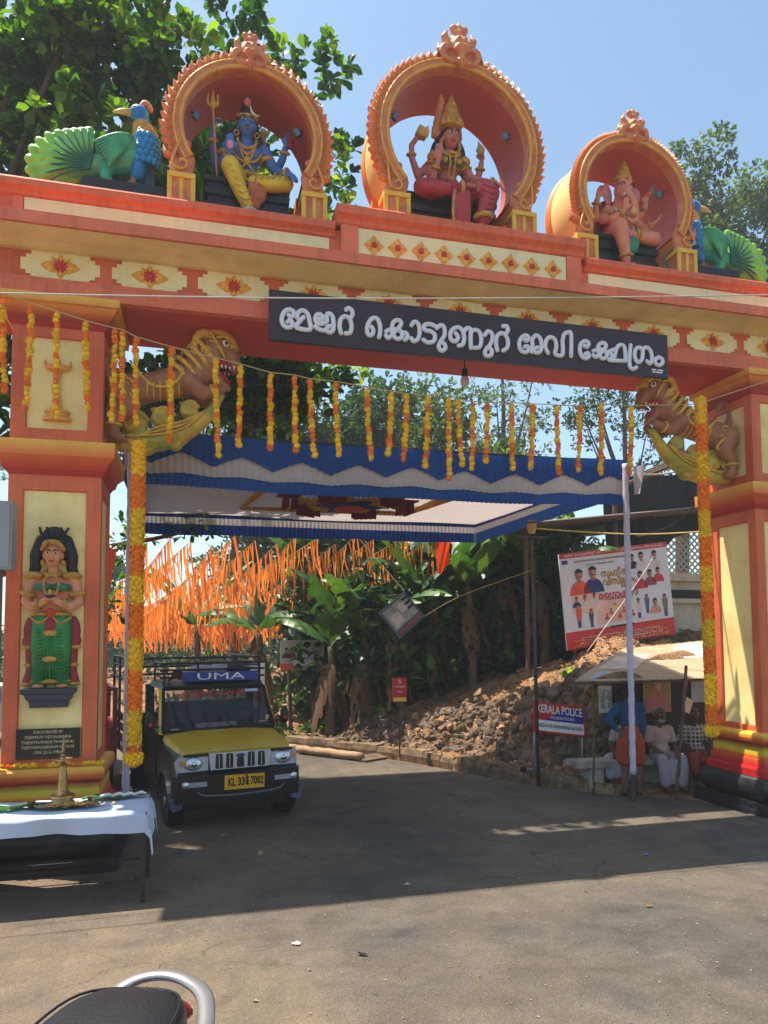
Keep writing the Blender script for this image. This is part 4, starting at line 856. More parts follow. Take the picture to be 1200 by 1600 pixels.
SIGN = [
    [[(0.974, 5.696), (1.0, 5.714), (1.026, 5.687), (1.008, 5.643), (0.953, 5.637), (0.916, 5.679), (0.912, 5.741), (0.943, 5.81), (0.993, 5.835), (1.037, 5.817), (1.041, 5.779), (1.008, 5.755), (0.985, 5.773)]],
    [[(1.147, 5.766), (1.1, 5.71), (1.067, 5.644), (1.216, 5.635), (1.212, 5.735), (1.19, 5.809), (1.137, 5.842), (1.085, 5.807), (1.078, 5.753)]],
    [[(1.31, 5.765), (1.34, 5.755), (1.359, 5.79), (1.329, 5.819), (1.288, 5.801), (1.276, 5.748), (1.303, 5.713), (1.363, 5.719), (1.405, 5.75), (1.401, 5.808), (1.424, 5.839), (1.462, 5.82), (1.477, 5.764), (1.477, 5.668), (1.443, 5.628), (1.401, 5.642), (1.416, 5.686), (1.469, 5.707)], [(1.276, 5.675), (1.325, 5.646), (1.405, 5.643)]],
    [[(1.563, 5.632), (1.546, 5.713), (1.563, 5.793), (1.611, 5.827), (1.659, 5.803), (1.682, 5.728), (1.665, 5.649), (1.615, 5.634)], [(1.665, 5.804), (1.692, 5.855), (1.685, 5.903), (1.65, 5.924), (1.621, 5.905)]],
    [[(1.91, 5.738), (1.929, 5.705), (1.921, 5.658), (1.886, 5.639), (1.859, 5.679), (1.867, 5.757), (1.912, 5.83), (1.971, 5.843), (2.004, 5.782), (2.01, 5.704), (1.996, 5.63)]],
    [[(2.075, 5.658), (2.106, 5.63), (2.162, 5.691), (2.235, 5.773), (2.255, 5.828), (2.211, 5.849), (2.159, 5.812), (2.147, 5.709), (2.188, 5.638), (2.242, 5.64), (2.27, 5.69), (2.234, 5.733), (2.139, 5.735), (2.079, 5.705)], [(2.262, 5.697), (2.31, 5.71), (2.33, 5.664), (2.298, 5.63)]],
    [[(2.376, 5.808), (2.41, 5.851), (2.457, 5.83), (2.474, 5.743), (2.451, 5.657), (2.402, 5.624), (2.374, 5.653)]],
    [[(2.655, 5.829), (2.583, 5.844), (2.526, 5.816), (2.537, 5.769), (2.603, 5.76), (2.653, 5.725), (2.643, 5.652), (2.573, 5.626), (2.516, 5.652)]],
    [[(2.677, 5.808), (2.727, 5.845), (2.768, 5.823), (2.771, 5.733), (2.725, 5.659), (2.699, 5.59), (2.734, 5.546), (2.78, 5.578), (2.766, 5.633), (2.716, 5.644)]],
    [[(2.908, 5.768), (2.937, 5.73), (2.911, 5.678), (2.861, 5.679), (2.839, 5.74), (2.871, 5.812), (2.945, 5.842), (2.996, 5.801), (3.012, 5.718), (2.99, 5.643), (2.944, 5.627)], [(3.0, 5.777), (3.039, 5.838), (3.089, 5.835), (3.092, 5.726), (3.091, 5.621)]],
    [[(3.094, 5.614), (3.094, 5.782), (3.139, 5.833), (3.202, 5.813), (3.224, 5.724), (3.202, 5.637), (3.134, 5.618)]],
    [[(3.268, 5.785), (3.309, 5.834), (3.358, 5.809), (3.361, 5.738), (3.317, 5.652), (3.269, 5.595), (3.277, 5.543), (3.328, 5.544), (3.354, 5.583), (3.338, 5.63), (3.291, 5.638)]],
    [[(3.423, 5.618), (3.408, 5.702), (3.422, 5.785), (3.47, 5.827), (3.524, 5.816), (3.559, 5.748), (3.549, 5.665), (3.497, 5.621)], [(3.53, 5.821), (3.561, 5.871), (3.549, 5.917), (3.501, 5.916)]],
    [[(3.772, 5.693), (3.807, 5.705), (3.824, 5.665), (3.782, 5.628), (3.723, 5.647), (3.702, 5.721), (3.73, 5.796), (3.786, 5.835), (3.827, 5.81), (3.8, 5.77), (3.769, 5.783)]],
    [[(3.859, 5.64), (3.874, 5.728), (3.871, 5.789), (3.918, 5.846), (3.973, 5.821), (3.993, 5.729), (3.97, 5.654), (3.907, 5.636), (3.89, 5.676), (3.94, 5.703)]],
    [[(4.076, 5.648), (4.042, 5.713), (4.053, 5.797), (4.107, 5.845), (4.17, 5.82), (4.186, 5.738), (4.17, 5.645), (4.265, 5.645), (4.269, 5.83)]],
    [[(4.279, 5.847), (4.293, 5.899), (4.344, 5.93), (4.387, 5.905), (4.38, 5.64)]],
    [[(4.571, 5.681), (4.608, 5.699), (4.619, 5.658), (4.579, 5.629), (4.529, 5.645), (4.499, 5.716), (4.514, 5.802), (4.573, 5.844), (4.623, 5.819), (4.596, 5.774), (4.564, 5.784)]],
    [[(4.677, 5.68), (4.718, 5.659), (4.79, 5.723), (4.857, 5.808), (4.821, 5.847), (4.759, 5.816), (4.744, 5.74), (4.788, 5.653), (4.846, 5.663), (4.864, 5.72), (4.791, 5.763), (4.683, 5.732)], [(4.855, 5.736), (4.92, 5.716), (4.933, 5.667), (4.895, 5.637), (5.116, 5.648)], [(4.966, 5.665), (5.003, 5.797), (5.056, 5.845), (5.112, 5.818), (5.126, 5.651)], [(4.902, 5.749), (5.002, 5.793)]],
    [[(5.199, 5.855), (5.18, 5.707), (5.181, 5.589), (5.223, 5.557), (5.272, 5.583)], [(5.288, 5.648), (5.252, 5.714), (5.264, 5.801), (5.313, 5.838), (5.365, 5.807), (5.357, 5.702), (5.317, 5.651)], [(5.36, 5.815), (5.422, 5.849), (5.481, 5.805), (5.495, 5.704), (5.464, 5.647), (5.423, 5.674)]],
    [[(5.595, 5.742), (5.643, 5.718), (5.642, 5.668), (5.592, 5.638), (5.544, 5.659), (5.546, 5.709), (5.595, 5.742)]],
]
HANGING = [(-1.821, 5.660, 1.00), (-1.566, 5.580, 1.12), (-1.332, 5.528, 1.05), (-1.057, 5.460, 0.90), (-0.778, 5.410, 0.96), (-0.710, 5.404, 0.88), (-0.580, 5.344, 0.88), (-0.228, 5.271, 1.08), (0.216, 5.199, 1.00), (0.473, 5.154, 0.92), (0.788, 5.092, 0.81), (1.048, 5.087, 0.89), (1.214, 5.059, 0.83), (1.495, 5.055, 0.81), (1.846, 5.020, 0.78), (2.123, 5.000, 0.79), (2.301, 4.985, 0.74), (2.549, 4.991, 0.85), (2.801, 4.982, 0.93), (2.916, 4.968, 0.72), (3.095, 4.960, 0.79), (3.268, 4.959, 0.69), (3.572, 4.982, 0.79), (3.840, 4.988, 0.81), (4.154, 4.997, 0.87), (4.458, 5.012, 0.75), (4.750, 5.058, 0.86), (5.153, 5.065, 0.83), ]
# ------------------------------------------------------------ name board over the road
def name_board():
    t = thing('name_board', 'dark maroon name board with raised white Malayalam letters across the beam', 'sign', (3.26, 7.78, 5.5))
    MB().bx(.775, 5.74, 7.735, 7.79, 5.49, 6.045).build('board', mat('board_maroon', (48, 26, 34), .4, var=.1, scale=2, dirt=(78, 56, 62), dscale=1.5, damt=.4), t)
    wh = mat('letter_white', (226, 226, 232), .35, var=.04, scale=8)
    for strokes in SIGN:
        mb = MB()
        for st in strokes:
            pts = [(x, 7.72, z) for x, z in smoothpath(st, 5)]
            n = len(pts); mb.tube(pts, .0265, 10, squash=(.9, 1), up=(0, 1, 0))
            for e in (pts[0], pts[-1]): mb.sphere(e, (.0265, .024, .0265), seg=10, rings=6)
        mb.build('letter', wh, t, smooth=True)
    for x0, x1, z in ((5.50, 5.565, 5.583), (5.585, 5.66, 5.581), (5.51, 5.55, 5.555), (5.56, 5.65, 5.552)):      # maker's mark, too small to read
        MB().bx(x0, x1, 7.731, 7.7345, z-.009, z+.009).build('maker_mark', wh, t)
    for x in (.95, 2.1, 3.26, 4.4, 5.55): MB().bx(x-.02, x+.02, 7.79, 7.96, 5.93, 5.97).build('bracket', M_BLACK, t)
name_board()

# ------------------------------------------------------------ peacocks
def peacock(label, s, ox):
    """s = 1: breast towards +x"""
    t = thing('peacock_statue', label, 'peacock statue', (ox, 8.4, 7.03), 'painted peacocks on the gateway')
    P = lambda x, z, y=0.: (ox+s*(x+.85), 8.4+y, z)
    grn = mat('peacock_green_paint', (48, 152, 118), .45, var=.3, scale=5, dirt=(128, 190, 70), dscale=3, damt=.8)
    tail = mat('peacock_tail_paint', (142, 204, 58), .45, var=.25, scale=4, dirt=(32, 150, 110), dscale=3.5, damt=.85)
    blue = mat('peacock_blue_paint', (22, 116, 178), .4, var=.25, scale=9); dk = mat('peacock_groove_paint', (16, 96, 80), .5)
    b = MB(); b.sphere(P(-.78, 7.68), (.32, .17, .2), Matrix.Rotation(s*-.25, 3, 'Y')); b.limb([(P(-.9, 7.62), .16), (P(-1.15, 7.5), .12), (P(-1.35, 7.45), .12)]); b.limb([(P(-.95, 7.5, -.08), .08), (P(-.98, 7.38, -.1), .06), (P(-.92, 7.3, -.12), .05)])
    bd = b.blob('body', grn, t, .014, 3)
    k = MB(); k.limb([(P(-.6, 7.72), .17), (P(-.55, 7.9), .15), (P(-.56, 8.02), .1), (P(-.6, 8.14), .08)]); k.sphere(P(-.64, 8.24, -.01), (.11, .085, .1)); k.limb([(P(-.62, 7.6, -.08), .09), (P(-.64, 7.45, -.1), .07)]); k.limb([(P(-.56, 7.6, .08), .09), (P(-.55, 7.45, .1), .07)])
    nk = k.blob('neck', blue, t, .014, 3)
    for r in range(5):
        for q in range(6):
            a = (q-2.5)*.36+(.18 if r % 2 else 0); z = 7.62+.075*r; rr = .165-.006*r
            c = V(P(-.57+.02*r*0, z)); d = V((s*math.sin(a+.5), -math.cos(a+.5), 0))
            MB().sphere(c+d*rr, (.036, .036, .045), rot_to((0, 0, 1))).build('scale', mat('peacock_scale_paint', (30, 138, 196), .4, var=.3, scale=14), nk, smooth=True)
    for k_ in range(5): band(t, 'collar_ring', P(-.565-.012*k_, 7.97+.035*k_), (s*-.25, 0, 1), .125-.012*k_, .02, M_JEWEL, n=24)
    MB().tube([P(-.72, 8.23, -.02), P(-.83, 8.225, -.02), P(-.92, 8.205, -.02)], [.05, .035, .012], 10, squash=(1, .8)).build('beak', mat('beak_paint', (210, 166, 92), .45), t, smooth=True)
    MB().tube(smoothpath([P(-.62, 8.3), P(-.6, 8.36), P(-.57, 8.38), P(-.53, 8.35), P(-.52, 8.3)], 3), .035, 8).build('crest', M_ORN, t, smooth=True)
    e = MB().sphere(P(-.68, 8.265, -.075), (.028, .014, .02)).build('eye', MATS['eye_white_240'], t, smooth=True); MB().sphere(P(-.685, 8.265, -.088), (.012, .006, .012)).build('iris', MATS['eye_iris'], e, smooth=True)
    # wing with ridged feathers
    w = MB(); w.sphere(P(-.86, 7.74, -.12), (.24, .07, .15), Matrix.Rotation(s*-.3, 3, 'Y'))
    for q in range(9): w.tube(smoothpath([P(-.68-.01*q, 7.86-.02*q, -.17), P(-.86, 7.82-.03*q, -.2), P(-1.1+.02*q, 7.72-.035*q, -.17)], 4), [.018, .022, .026, .03, .03, .028, .024, .018, .008], 7)
    w.blob('wing', mat('peacock_wing_paint', (66, 160, 96), .45, var=.3, scale=6, dirt=(24, 120, 110), dscale=5, damt=.7), bd, .011, 1)
    for q in range(7): MB().tube(smoothpath([P(-.7-.012*q, 7.86-.022*q, -.19), P(-.88, 7.80-.03*q, -.215), P(-1.08+.02*q, 7.70-.035*q, -.18)], 4), .009, 6).build('feather_line', dk, bd, smooth=True)
    # fanned tail: overlapping plumes that curl at the tip
    tl = MB(); tl.sphere(P(-1.42, 7.55), (.26, .09, .27)); tl.sphere(P(-1.5, 7.42), (.22, .1, .16))
    for q in range(11):
        f = q/10; a = R(200-112*f); L = .56-.17*f+.05*math.sin(f*6)
        p0 = V(P(-1.18, 7.46+.06*f)); p2 = p0+V((s*math.cos(a)*L, 0, math.sin(a)*L)); p1 = p0.lerp(p2, .5)+V((0, -.09, .03-.1*f))
        tl.tube(smoothpath([p0+V((0, -.06, 0)), p1, p2+V((0, -.04, 0)), p2+V((s*.05, -.08, -.04*(1-f)))], 4), [.03, .033, .036, .04, .044, .048, .052, .056, .058, .056, .05, .042, .03], 8)
    tb_ = tl.blob('tail', tail, t, .012, 1)
    for q in range(12):
        f = q/11; a = R(206-120*f); L = .54-.17*f; p0 = V(P(-1.12, 7.44+.08*f)); p2 = p0+V((s*math.cos(a)*L, 0, math.sin(a)*L)); MB().tube(smoothpath([p0+V((0, -.13, 0)), p0.lerp(p2, .5)+V((0, -.15, .02-.1*f)), p2+V((0, -.09, 0))], 5), .011, 6).build('groove', dk, tb_, smooth=True)
    for q in range(7):
        f = q/6; a = R(180-88*f); L = .46-.1*f
        c = V(P(-1.18, 7.5))+V((s*math.cos(a)*L, 0, math.sin(a)*L)); MB().sphere(c+V((0, -.06, 0)), (.045, .03, .045)).build('plume_eye', mat('plume_eye_paint', (196, 206, 84), .45, var=.3, scale=12), t, smooth=True)
    for x in (-.68, -.54):
        f = MB(); f.limb([(P(x, 7.45, -.09 if x < -.6 else .07), .035), (P(x, 7.36, -.11 if x < -.6 else .05), .03)])
        for q in (-1, 0, 1): f.limb([(P(x, 7.35, -.1 if x < -.6 else .06), .028), (P(x+.07*q, 7.29, -.18+(.16 if x > -.6 else 0)), .022)])
        f.blob('foot', mat('claw_paint', (150, 108, 76), .5), t, .01, 1)
    xa, xb = sorted((P(-1.2, 0)[0], P(-.3, 0)[0])); MB().bx(xa, xb, 8.2, 8.6, 7.032, 7.3).build('plinth', MATS['statue_plinth_black'], t)
peacock('green and blue peacock statue at the left end of the gateway, head turned back', 1, -.85)
peacock('peacock statue half hidden behind the right arch, only its back and tail showing', -1, 2*GX+.64)

# ------------------------------------------------------------ rearing lion brackets
def lion(label, s):
    ox = GX
    t = thing('lion_bracket', label, 'lion statue', (GX-s*3.9, 8.45, 4.3), 'lion brackets under the beam')
    P = lambda x, z, y=0.: (GX+s*(x-GX), 8.45+y, z)
    br = mat('lion_brown_paint', (166, 108, 74), .5, var=.15, scale=6, dirt=(196, 140, 76), dscale=5, damt=.4); gold = mat('lion_gold_paint', (232, 184, 66), .42, var=.2, scale=14, dirt=(160, 96, 40), dscale=16, damt=.5)
    b = MB(); b.limb([(P(-.78, 5.02), .2), (P(-.45, 5.1), .165), (P(-.12, 5.2), .185), (P(.06, 5.32), .17)]); b.limb([(P(-.05, 5.3), .16), (P(.12, 5.45), .17), (P(.22, 5.54), .17)]); b.sphere(P(.24, 5.58), (.19, .17, .19))
    b.limb([(P(.3, 5.56), .14), (P(.42, 5.5), .1), (P(.46, 5.42), .075)]); b.sphere(P(.44, 5.46, -.05), .05); b.sphere(P(.44, 5.46, .05), .05)
    b.limb([(P(.2, 5.34), .08), (P(.3, 5.2), .06), (P(.37, 5.15), .045)])
    for y in (-.13, .13):
        b.limb([(P(-.8, 4.98, y), .15), (P(-.7, 4.8, y*1.2), .11), (P(-.84, 4.65, y*1.2), .075), (P(-.84, 4.5, y*1.2), .06), (P(-.78, 4.46, y*1.2), .06)])
        b.limb([(P(-.06, 5.16, y), .11), (P(.1, 5.03, y*1.1), .08), (P(.24, 5.07, y), .06), (P(.3, 5.1, y*.8), .055)])
    b.limb([(P(-.9, 5.15), .06), (P(-.98, 5.35), .05), (P(-.9, 5.5), .045), (P(-.8, 5.48), .045), (P(-.78, 5.4), .04)])
    bd = b.blob('body', br, t, .016, 2)
    # mane in stacked gold collars
    for q in range(5):
        c = V(P(-.13+.062*q, 5.24+.075*q)); band(t, 'mane_collar', c, (s*.75, 0, .66), .195-.006*q, .024, gold, n=30)
    m = MB()
    for q in range(9): a = q*.42+.1; m.sphere(P(.12+.12*math.cos(a+1.2), 5.58+.17*math.sin(a+1.2), -.1), .05)
    m.tube(smoothpath([P(.1, 5.7, 0), P(.24, 5.79, 0), P(.38, 5.72, 0), P(.44, 5.6, 0)], 4), .07, 8, squash=(1, 1.6)); m.blob('mane', gold, t, .013, 1)
    for y in (-1, 1):
        MB().tube([V(P(.12, 5.52, y*.17))+V((s*.055*math.cos(q*.7)*(1-q*.06), 0, .055*math.sin(q*.7)*(1-q*.06))) for q in range(14)], .014, 6).build('ear_whorl', gold, t, smooth=True)
        e = MB().sphere(P(.34, 5.63, y*.125), (.042, .03, .04)).build('eye', MATS['eye_white_240'], t, smooth=True); MB().sphere(P(.352, 5.63, y*.15), (.018, .014, .02)).build('iris', MATS['eye_iris'], e, smooth=True)
        MB().tube(smoothpath([P(.24, 5.68, y*.15), P(.34, 5.71, y*.14), P(.43, 5.65, y*.1)], 3), .02, 6).build('eyebrow', gold, t, smooth=True)
        MB().tube(smoothpath([P(.24, 5.38, y*.15), P(.34, 5.4, y*.13), P(.45, 5.36, y*.07)], 3), .02, 6).build('lip', M_RED, t, smooth=True)
        for q in range(4): MB().tube([P(.3+.045*q, 5.39, y*(.13-.014*q)), P(.305+.045*q, 5.345, y*(.13-.014*q))], [.018, .007], 7).build('tooth', mat('tooth_paint', (236, 230, 218), .35), t, smooth=True)
        MB().tube(smoothpath([P(-.6, 5.2, y*.16), P(-.42, 5.06, y*.165), P(-.22, 5.1, y*.18), P(-.12, 5.25, y*.18), P(-.2, 5.32, y*.17), P(-.28, 5.24, y*.18), P(-.2, 5.2, y*.185)], 4), .018, 6).build('harness', gold, t, smooth=True)
        MB().tube(smoothpath([P(-.92, 5.15, y*.15), P(-.72, 4.98, y*.22), P(-.58, 4.82, y*.18), P(-.76, 4.74, y*.16)], 4), .017, 6).build('harness', gold, t, smooth=True)
        band(t, 'anklet', P(-.84, 4.6, y*.156), (0, 0, 1), .075, .016, gold, n=14); band(t, 'bracelet', P(.2, 5.06, y*.135), (s*1, 0, .3), .068, .016, gold, n=14)
        for q in range(3): MB().tube([P(-.76+.0, 4.45, y*.156+(q-1)*.03), P(-.7, 4.43, y*.156+(q-1)*.035)], [.024, .014], 7).build('claw', br, t, smooth=True)
    for q in range(6):
        f = q/5; c = V(P(-.5+.34*f, 5.1+.08*f)); pts = [c+V((0, math.sin(a)*.172, -math.cos(a)*.168)) for a in np.linspace(-1.5, 1.5, 11)]; MB().tube(pts, .013, 6).build('belly_plate', gold, t, smooth=True)
    for y in (-1, 1):
        for q in range(3): MB().tube([V(P(-.72+.02*q, 5.06-.1*q, y*(.2-.01*q)))+V((s*(.07-.015*q)*math.cos(e*.7)*(1-e*.07), 0, (.07-.015*q)*math.sin(e*.7)*(1-e*.07))) for e in range(12)], .011, 6).build('haunch_whorl', gold, t, smooth=True)
        for q in range(4): MB().tube(smoothpath([P(.1+.03*q, 5.75-.05*q, y*.14), P(.2+.03*q, 5.7-.05*q, y*.17), P(.24+.03*q, 5.6-.05*q, y*.17)], 3), .012, 6).build('mane_curl', gold, t, smooth=True)
    MB().tube(smoothpath([P(.2, 5.3), P(.34, 5.27), P(.4, 5.2)], 3), [.05, .055, .055, .05, .045, .035, .02], 8, squash=(.5, 1.2)).build('tongue', M_RED, t, smooth=True)
    # carved foliage carrying the lion
    lf = mat('carved_leaf_paint', (214, 176, 66), .45, var=.25, scale=7, dirt=(84, 150, 60), dscale=3.2, damt=.9)
    v = MB(); v.tube(smoothpath([P(-.9, 4.42), P(-.6, 4.45), P(-.3, 4.52), P(.0, 4.68), (P(.18, 4.86)), P(.3, 5.08)], 4), [.06, .075, .09, .1, .11, .115, .12, .125, .125, .12, .115, .11, .1, .09, .085, .075, .07, .06, .055, .05, .045], 10, squash=(1, 1.2))
    for cx, cz, r0 in ((-.64, 4.66, .16), (-.34, 4.74, .14), (-.05, 4.86, .11), (-.5, 4.4, .1), (-.2, 4.46, .09)):
        v.sphere(P(cx, cz), (r0*.95, .09, r0*.85)); v.tube([P(cx, cz), P(cx+.12, cz-(.12 if cz > 4.5 else -.1))], [r0*.8, .06], 8)
        v.tube(smoothpath([P(cx+r0*(1-q*.105)*math.cos(.2+q*.85), cz+r0*(1-q*.105)*math.sin(.2+q*.85), -.06) for q in range(9)], 3), .026, 8)
        v.tube([P(cx-.02, cz+r0*.6), P(cx-r0*1.0, cz+r0*.8)], [r0*.5, .01], 8)
    v.blob('foliage', lf, t, .013, 1)
    for q in range(3):
        MB().tube(smoothpath([P(-.72+.05*q, 4.5-.02*q, -.13), P(-.4, 4.52+.04*q, -.16), P(-.1, 4.62+.04*q, -.15), P(.12, 4.84, -.1)], 4), .012, 6).build('leaf_vein', gold, t, smooth=True)
lion('rearing brown lion bracket beside the left pillar, gilded harness, mouth open', 1)
lion('rearing brown lion bracket beside the right pillar under the board end', -1)

# ------------------------------------------------------------ relief of a woman with a lamp
def relief():
    t = thing('relief_figure', 'painted relief of a woman in green sari holding a lamp on the left pillar', 'relief', (-1.36, 8.02, 1.6))
    P = lambda x, z, d=0.: (-1.36+x, 8.02-d, z)
    skin = mat('relief_skin_paint', (226, 148, 104), .5, var=.08, scale=8); grn = mat('relief_green_paint', (40, 132, 62), .45, var=.2, scale=9, dirt=(20, 84, 40), dscale=10, damt=.5); red = mat('relief_red_paint', (150, 36, 44), .5, var=.15, scale=8); gold = M_JEWEL
    cx, hx = -1.36, .24
    MB().squares(cx, 8.0, .17, .1, [(1.6, .0), (1.66, .01), (1.68, .03), (1.73, .05), (1.745, .075), (1.79, .08)]).build('ledge', mat('ledge_slate_paint', (52, 56, 68), .5, var=.15, scale=6), t)
    b = MB(); b.sphere(P(0, 2.76), (.17, .08, .18)); b.sphere(P(0, 2.6), (.13, .07, .1)); b.limb([(P(0, 2.9, .02), .06), (P(0, 3.02, .03), .05)]); add_head(b, P(0, 3.13, .05), .98)
    for q in (-1, 1):
        b.sphere(P(q*.19, 2.88), (.07, .07, .06)); b.limb([(P(q*.2, 2.87), .06), (P(q*.25, 2.66, .02), .05), (P(q*.18, 2.6, .08), .045), (P(q*.05, 2.66, .13), .035)]); add_hand(b, P(q*.03, 2.665, .14), (-q*.9, -.2, .1), (0, -.2, -1), .9, .4, q)
        b.sphere(P(q*.09, 2.8, .08), (.068, .05, .06)); b.sphere(P(q*.11, 1.81, .07), (.06, .06, .025)); b.limb([(P(0, 2.55), .06), (P(q*.1, 2.2), .05), (P(q*.11, 1.83, .05), .035)])
    b.blob('body', skin, t, .0125, 3)
    s = MB(); s.sphere(P(0, 2.45), (.2, .1, .12))
    for q in (-1, 1): s.limb([(P(q*.08, 2.44, .03), .11), (P(q*.095, 2.2, .04), .1), (P(q*.09, 1.95, .03), .085), (P(q*.1, 1.87, .02), .09)])
    sk = s.blob('sari', grn, t, .0125, 3); fold = mat('relief_fold_paint', (22, 92, 44), .5)
    for q in (-1, 1):
        for k in range(15): z = 2.4-.036*k; MB().tube(smoothpath([P(q*.19, z+.02, .05), P(q*.1, z-.03, .135), P(q*.025, z+.0, .1)], 4), .0085, 6).build('fold', fold, sk, smooth=True)
    for k in range(5): MB().tube([P(-.04+.02*k, 2.4, .1), P(-.045+.0225*k, 2.15, .1), P(-.07+.035*k, 1.85, .09)], [.012, .012, .016], 6).build('pleat', grn, sk, smooth=True)
    for q in (-1, 1):
        MB().sphere(P(q*.19, 2.36), (.08, .04, .16)).sphere(P(q*.22, 2.26), (.06, .035, .06)).limb([(P(q*.2, 2.25), .05), (P(q*.19, 1.95), .05), (P(q*.22, 1.85), .05)]).blob('red_scarf', red, t, .013, 2)
        for z, x in ((2.2, .22), (2.02, .2), (1.83, .22)): MB().sphere(P(q*x, z, .02), (.06, .035, .025)).build('scarf_border', gold, t, smooth=True)
        MB().tube(smoothpath([P(0, 2.94, .1), P(q*.07, 2.86, .13), P(q*.05, 2.74, .13), P(0, 2.7, .14)], 4), .012, 6).build('garland_chain', gold, t, smooth=True)
        k = MB(); k.sphere(P(q*.18, 2.92, .03), (.1, .07, .045)); k.blob('shoulder_ornament', gold, t, .012, 1)
        band(t, 'armlet', P(q*.235, 2.73, .02), (q*.2, -.1, -1), .062, .022, gold); band(t, 'bracelet', P(q*.12, 2.63, .11), (q*.9, .3, 0), .046, .016, gold)
        MB().sphere(P(q*.095, 3.05, .06), (.022, .02, .03)).build('earring', gold, t, smooth=True)
        MB().tube(smoothpath([P(q*.02, 2.5, .12), P(q*.1, 2.44, .14), P(q*.19, 2.5, .1)], 4), .012, 6).build('hip_chain', gold, t, smooth=True)
    MB().sphere(P(0, 2.53, .03), (.19, .1, .035)).build('waist_belt', gold, t, smooth=True); MB().sphere(P(0, 2.54, .13), (.045, .02, .05)).build('belt_clasp', M_CORE, t, smooth=True)
    MB().sphere(P(0, 2.42, .1), (.07, .05, .08)).build('red_sash', red, t, smooth=True)
    for z in (2.36, 2.1): MB().sphere(P(0, z-.02, .12), (.075, .03, .032)).build('sash_border', gold, t, smooth=True)
    MB().sphere(P(0, 1.86, .04), (.2, .08, .035)).blob('hem', gold, t, .012, 1)
    MB().sphere(P(-.085, 2.8, .095), (.08, .05, .05)).sphere(P(.085, 2.8, .095), (.08, .05, .05)).limb([(P(-.14, 2.8, .05), .04), (P(.14, 2.8, .05), .04)]).blob('bodice', MATS['green_blouse_paint'], t, .011, 2)
    band(t, 'necklace', P(0, 2.95, .05), (0, -.5, 1), .075, .016, gold)
    h = MB(); h.sphere(P(0, 3.2, -.02), (.15, .08, .16)); h.sphere(P(0, 3.3, 0), (.13, .09, .13))
    for q in (-1, 1): h.limb([(P(q*.12, 3.28), .06), (P(q*.17, 3.13), .06), (P(q*.17, 3.0), .055), (P(q*.21, 2.92), .04)])
    h.blob('hair', MATS['black_hair_paint'], t, .014, 2)
    for q in range(-4, 5, 2): MB().tube(smoothpath([P(q*.012, 3.25, .09), P(q*.026, 3.33, .1), P(q*.034, 3.41, .03)], 3), .014, 6).build('hair_lock', MATS['black_hair_paint'], t, smooth=True)
    MB().tube(smoothpath([P(-.1, 3.18, .06), P(-.06, 3.24, .13), P(0, 3.25, .155), P(.06, 3.24, .13), P(.1, 3.18, .06)], 4), .026, 8).build('headband', gold, t, smooth=True)
    eyes(t, P(0, 3.13, .05), .98, big=.8)
    MB().lathe([(.01, 0), (.05, .02), (.055, .035), (.0, .035)], P(0, 2.68, .19), 12).build('oil_lamp', mat('lamp_blue_paint', (44, 48, 84), .4), t); MB().sphere(P(0, 2.745, .19), (.012, .012, .03)).build('flame', mat('flame_paint', (240, 190, 60), .5), t, smooth=True)
relief()

# ------------------------------------------------------------ marigold garlands
def blossom_mesh(name, m):
    mb = MB(); rnd = random.Random(3)
    for lay, (r, z, n) in enumerate(((.033, -.006, 9), (.027, .01, 8), (.016, .02, 6))):
        for q in range(n):
            a = 2*PI*q/n+lay*.4; d = .42*2*PI/n; c = (0, 0, z-.01)
            p = lambda rr, aa, zz: (rr*math.cos(aa), rr*math.sin(aa), zz)
            mb.add([c, p(r*.8, a-d, z+.002), p(r*1.05, a, z+.008), p(r*.8, a+d, z+.002), p(r*.7, a, z-.014)], [(0, 1, 2, 3), (1, 4, 2), (2, 4, 3)])
    mb.sphere((0, 0, 0), (.024, .024, .018), seg=8, rings=5)
    return mb.mesh(name, m)
M_MARY = mat('marigold_yellow', (250, 196, 20), .7, var=.2, scale=30, rand=.12); M_MARO = mat('marigold_orange', (244, 128, 10), .7, var=.2, scale=30, rand=.12)
B_Y = blossom_mesh('blossom', M_MARY); B_O = blossom_mesh('blossom', M_MARO); M_STR = mat('cotton_string', (196, 170, 120), .9)
sp = [(-3.4, 7.68, 5.98)]+[(x, 7.68, z+.015) for x, z, l in HANGING]+[(6.12, 7.7, 5.18), (7.6, 7.72, 5.72)]
tag(MB().tube(sp, .006, 5).build('garland_string', M_STR), 'thin cord strung across the gate front carrying the short marigold garlands', 'cord')
def ordinal(n): return {1: 'first', 2: 'second', 3: 'third', 4: 'fourth', 5: 'fifth', 6: 'sixth', 7: 'seventh', 8: 'eighth', 9: 'ninth', 10: 'tenth', 11: 'eleventh', 12: 'twelfth', 13: 'thirteenth', 14: 'fourteenth', 15: 'fifteenth', 16: 'sixteenth', 17: 'seventeenth', 18: 'eighteenth', 19: 'nineteenth', 20: 'twentieth'}[n]
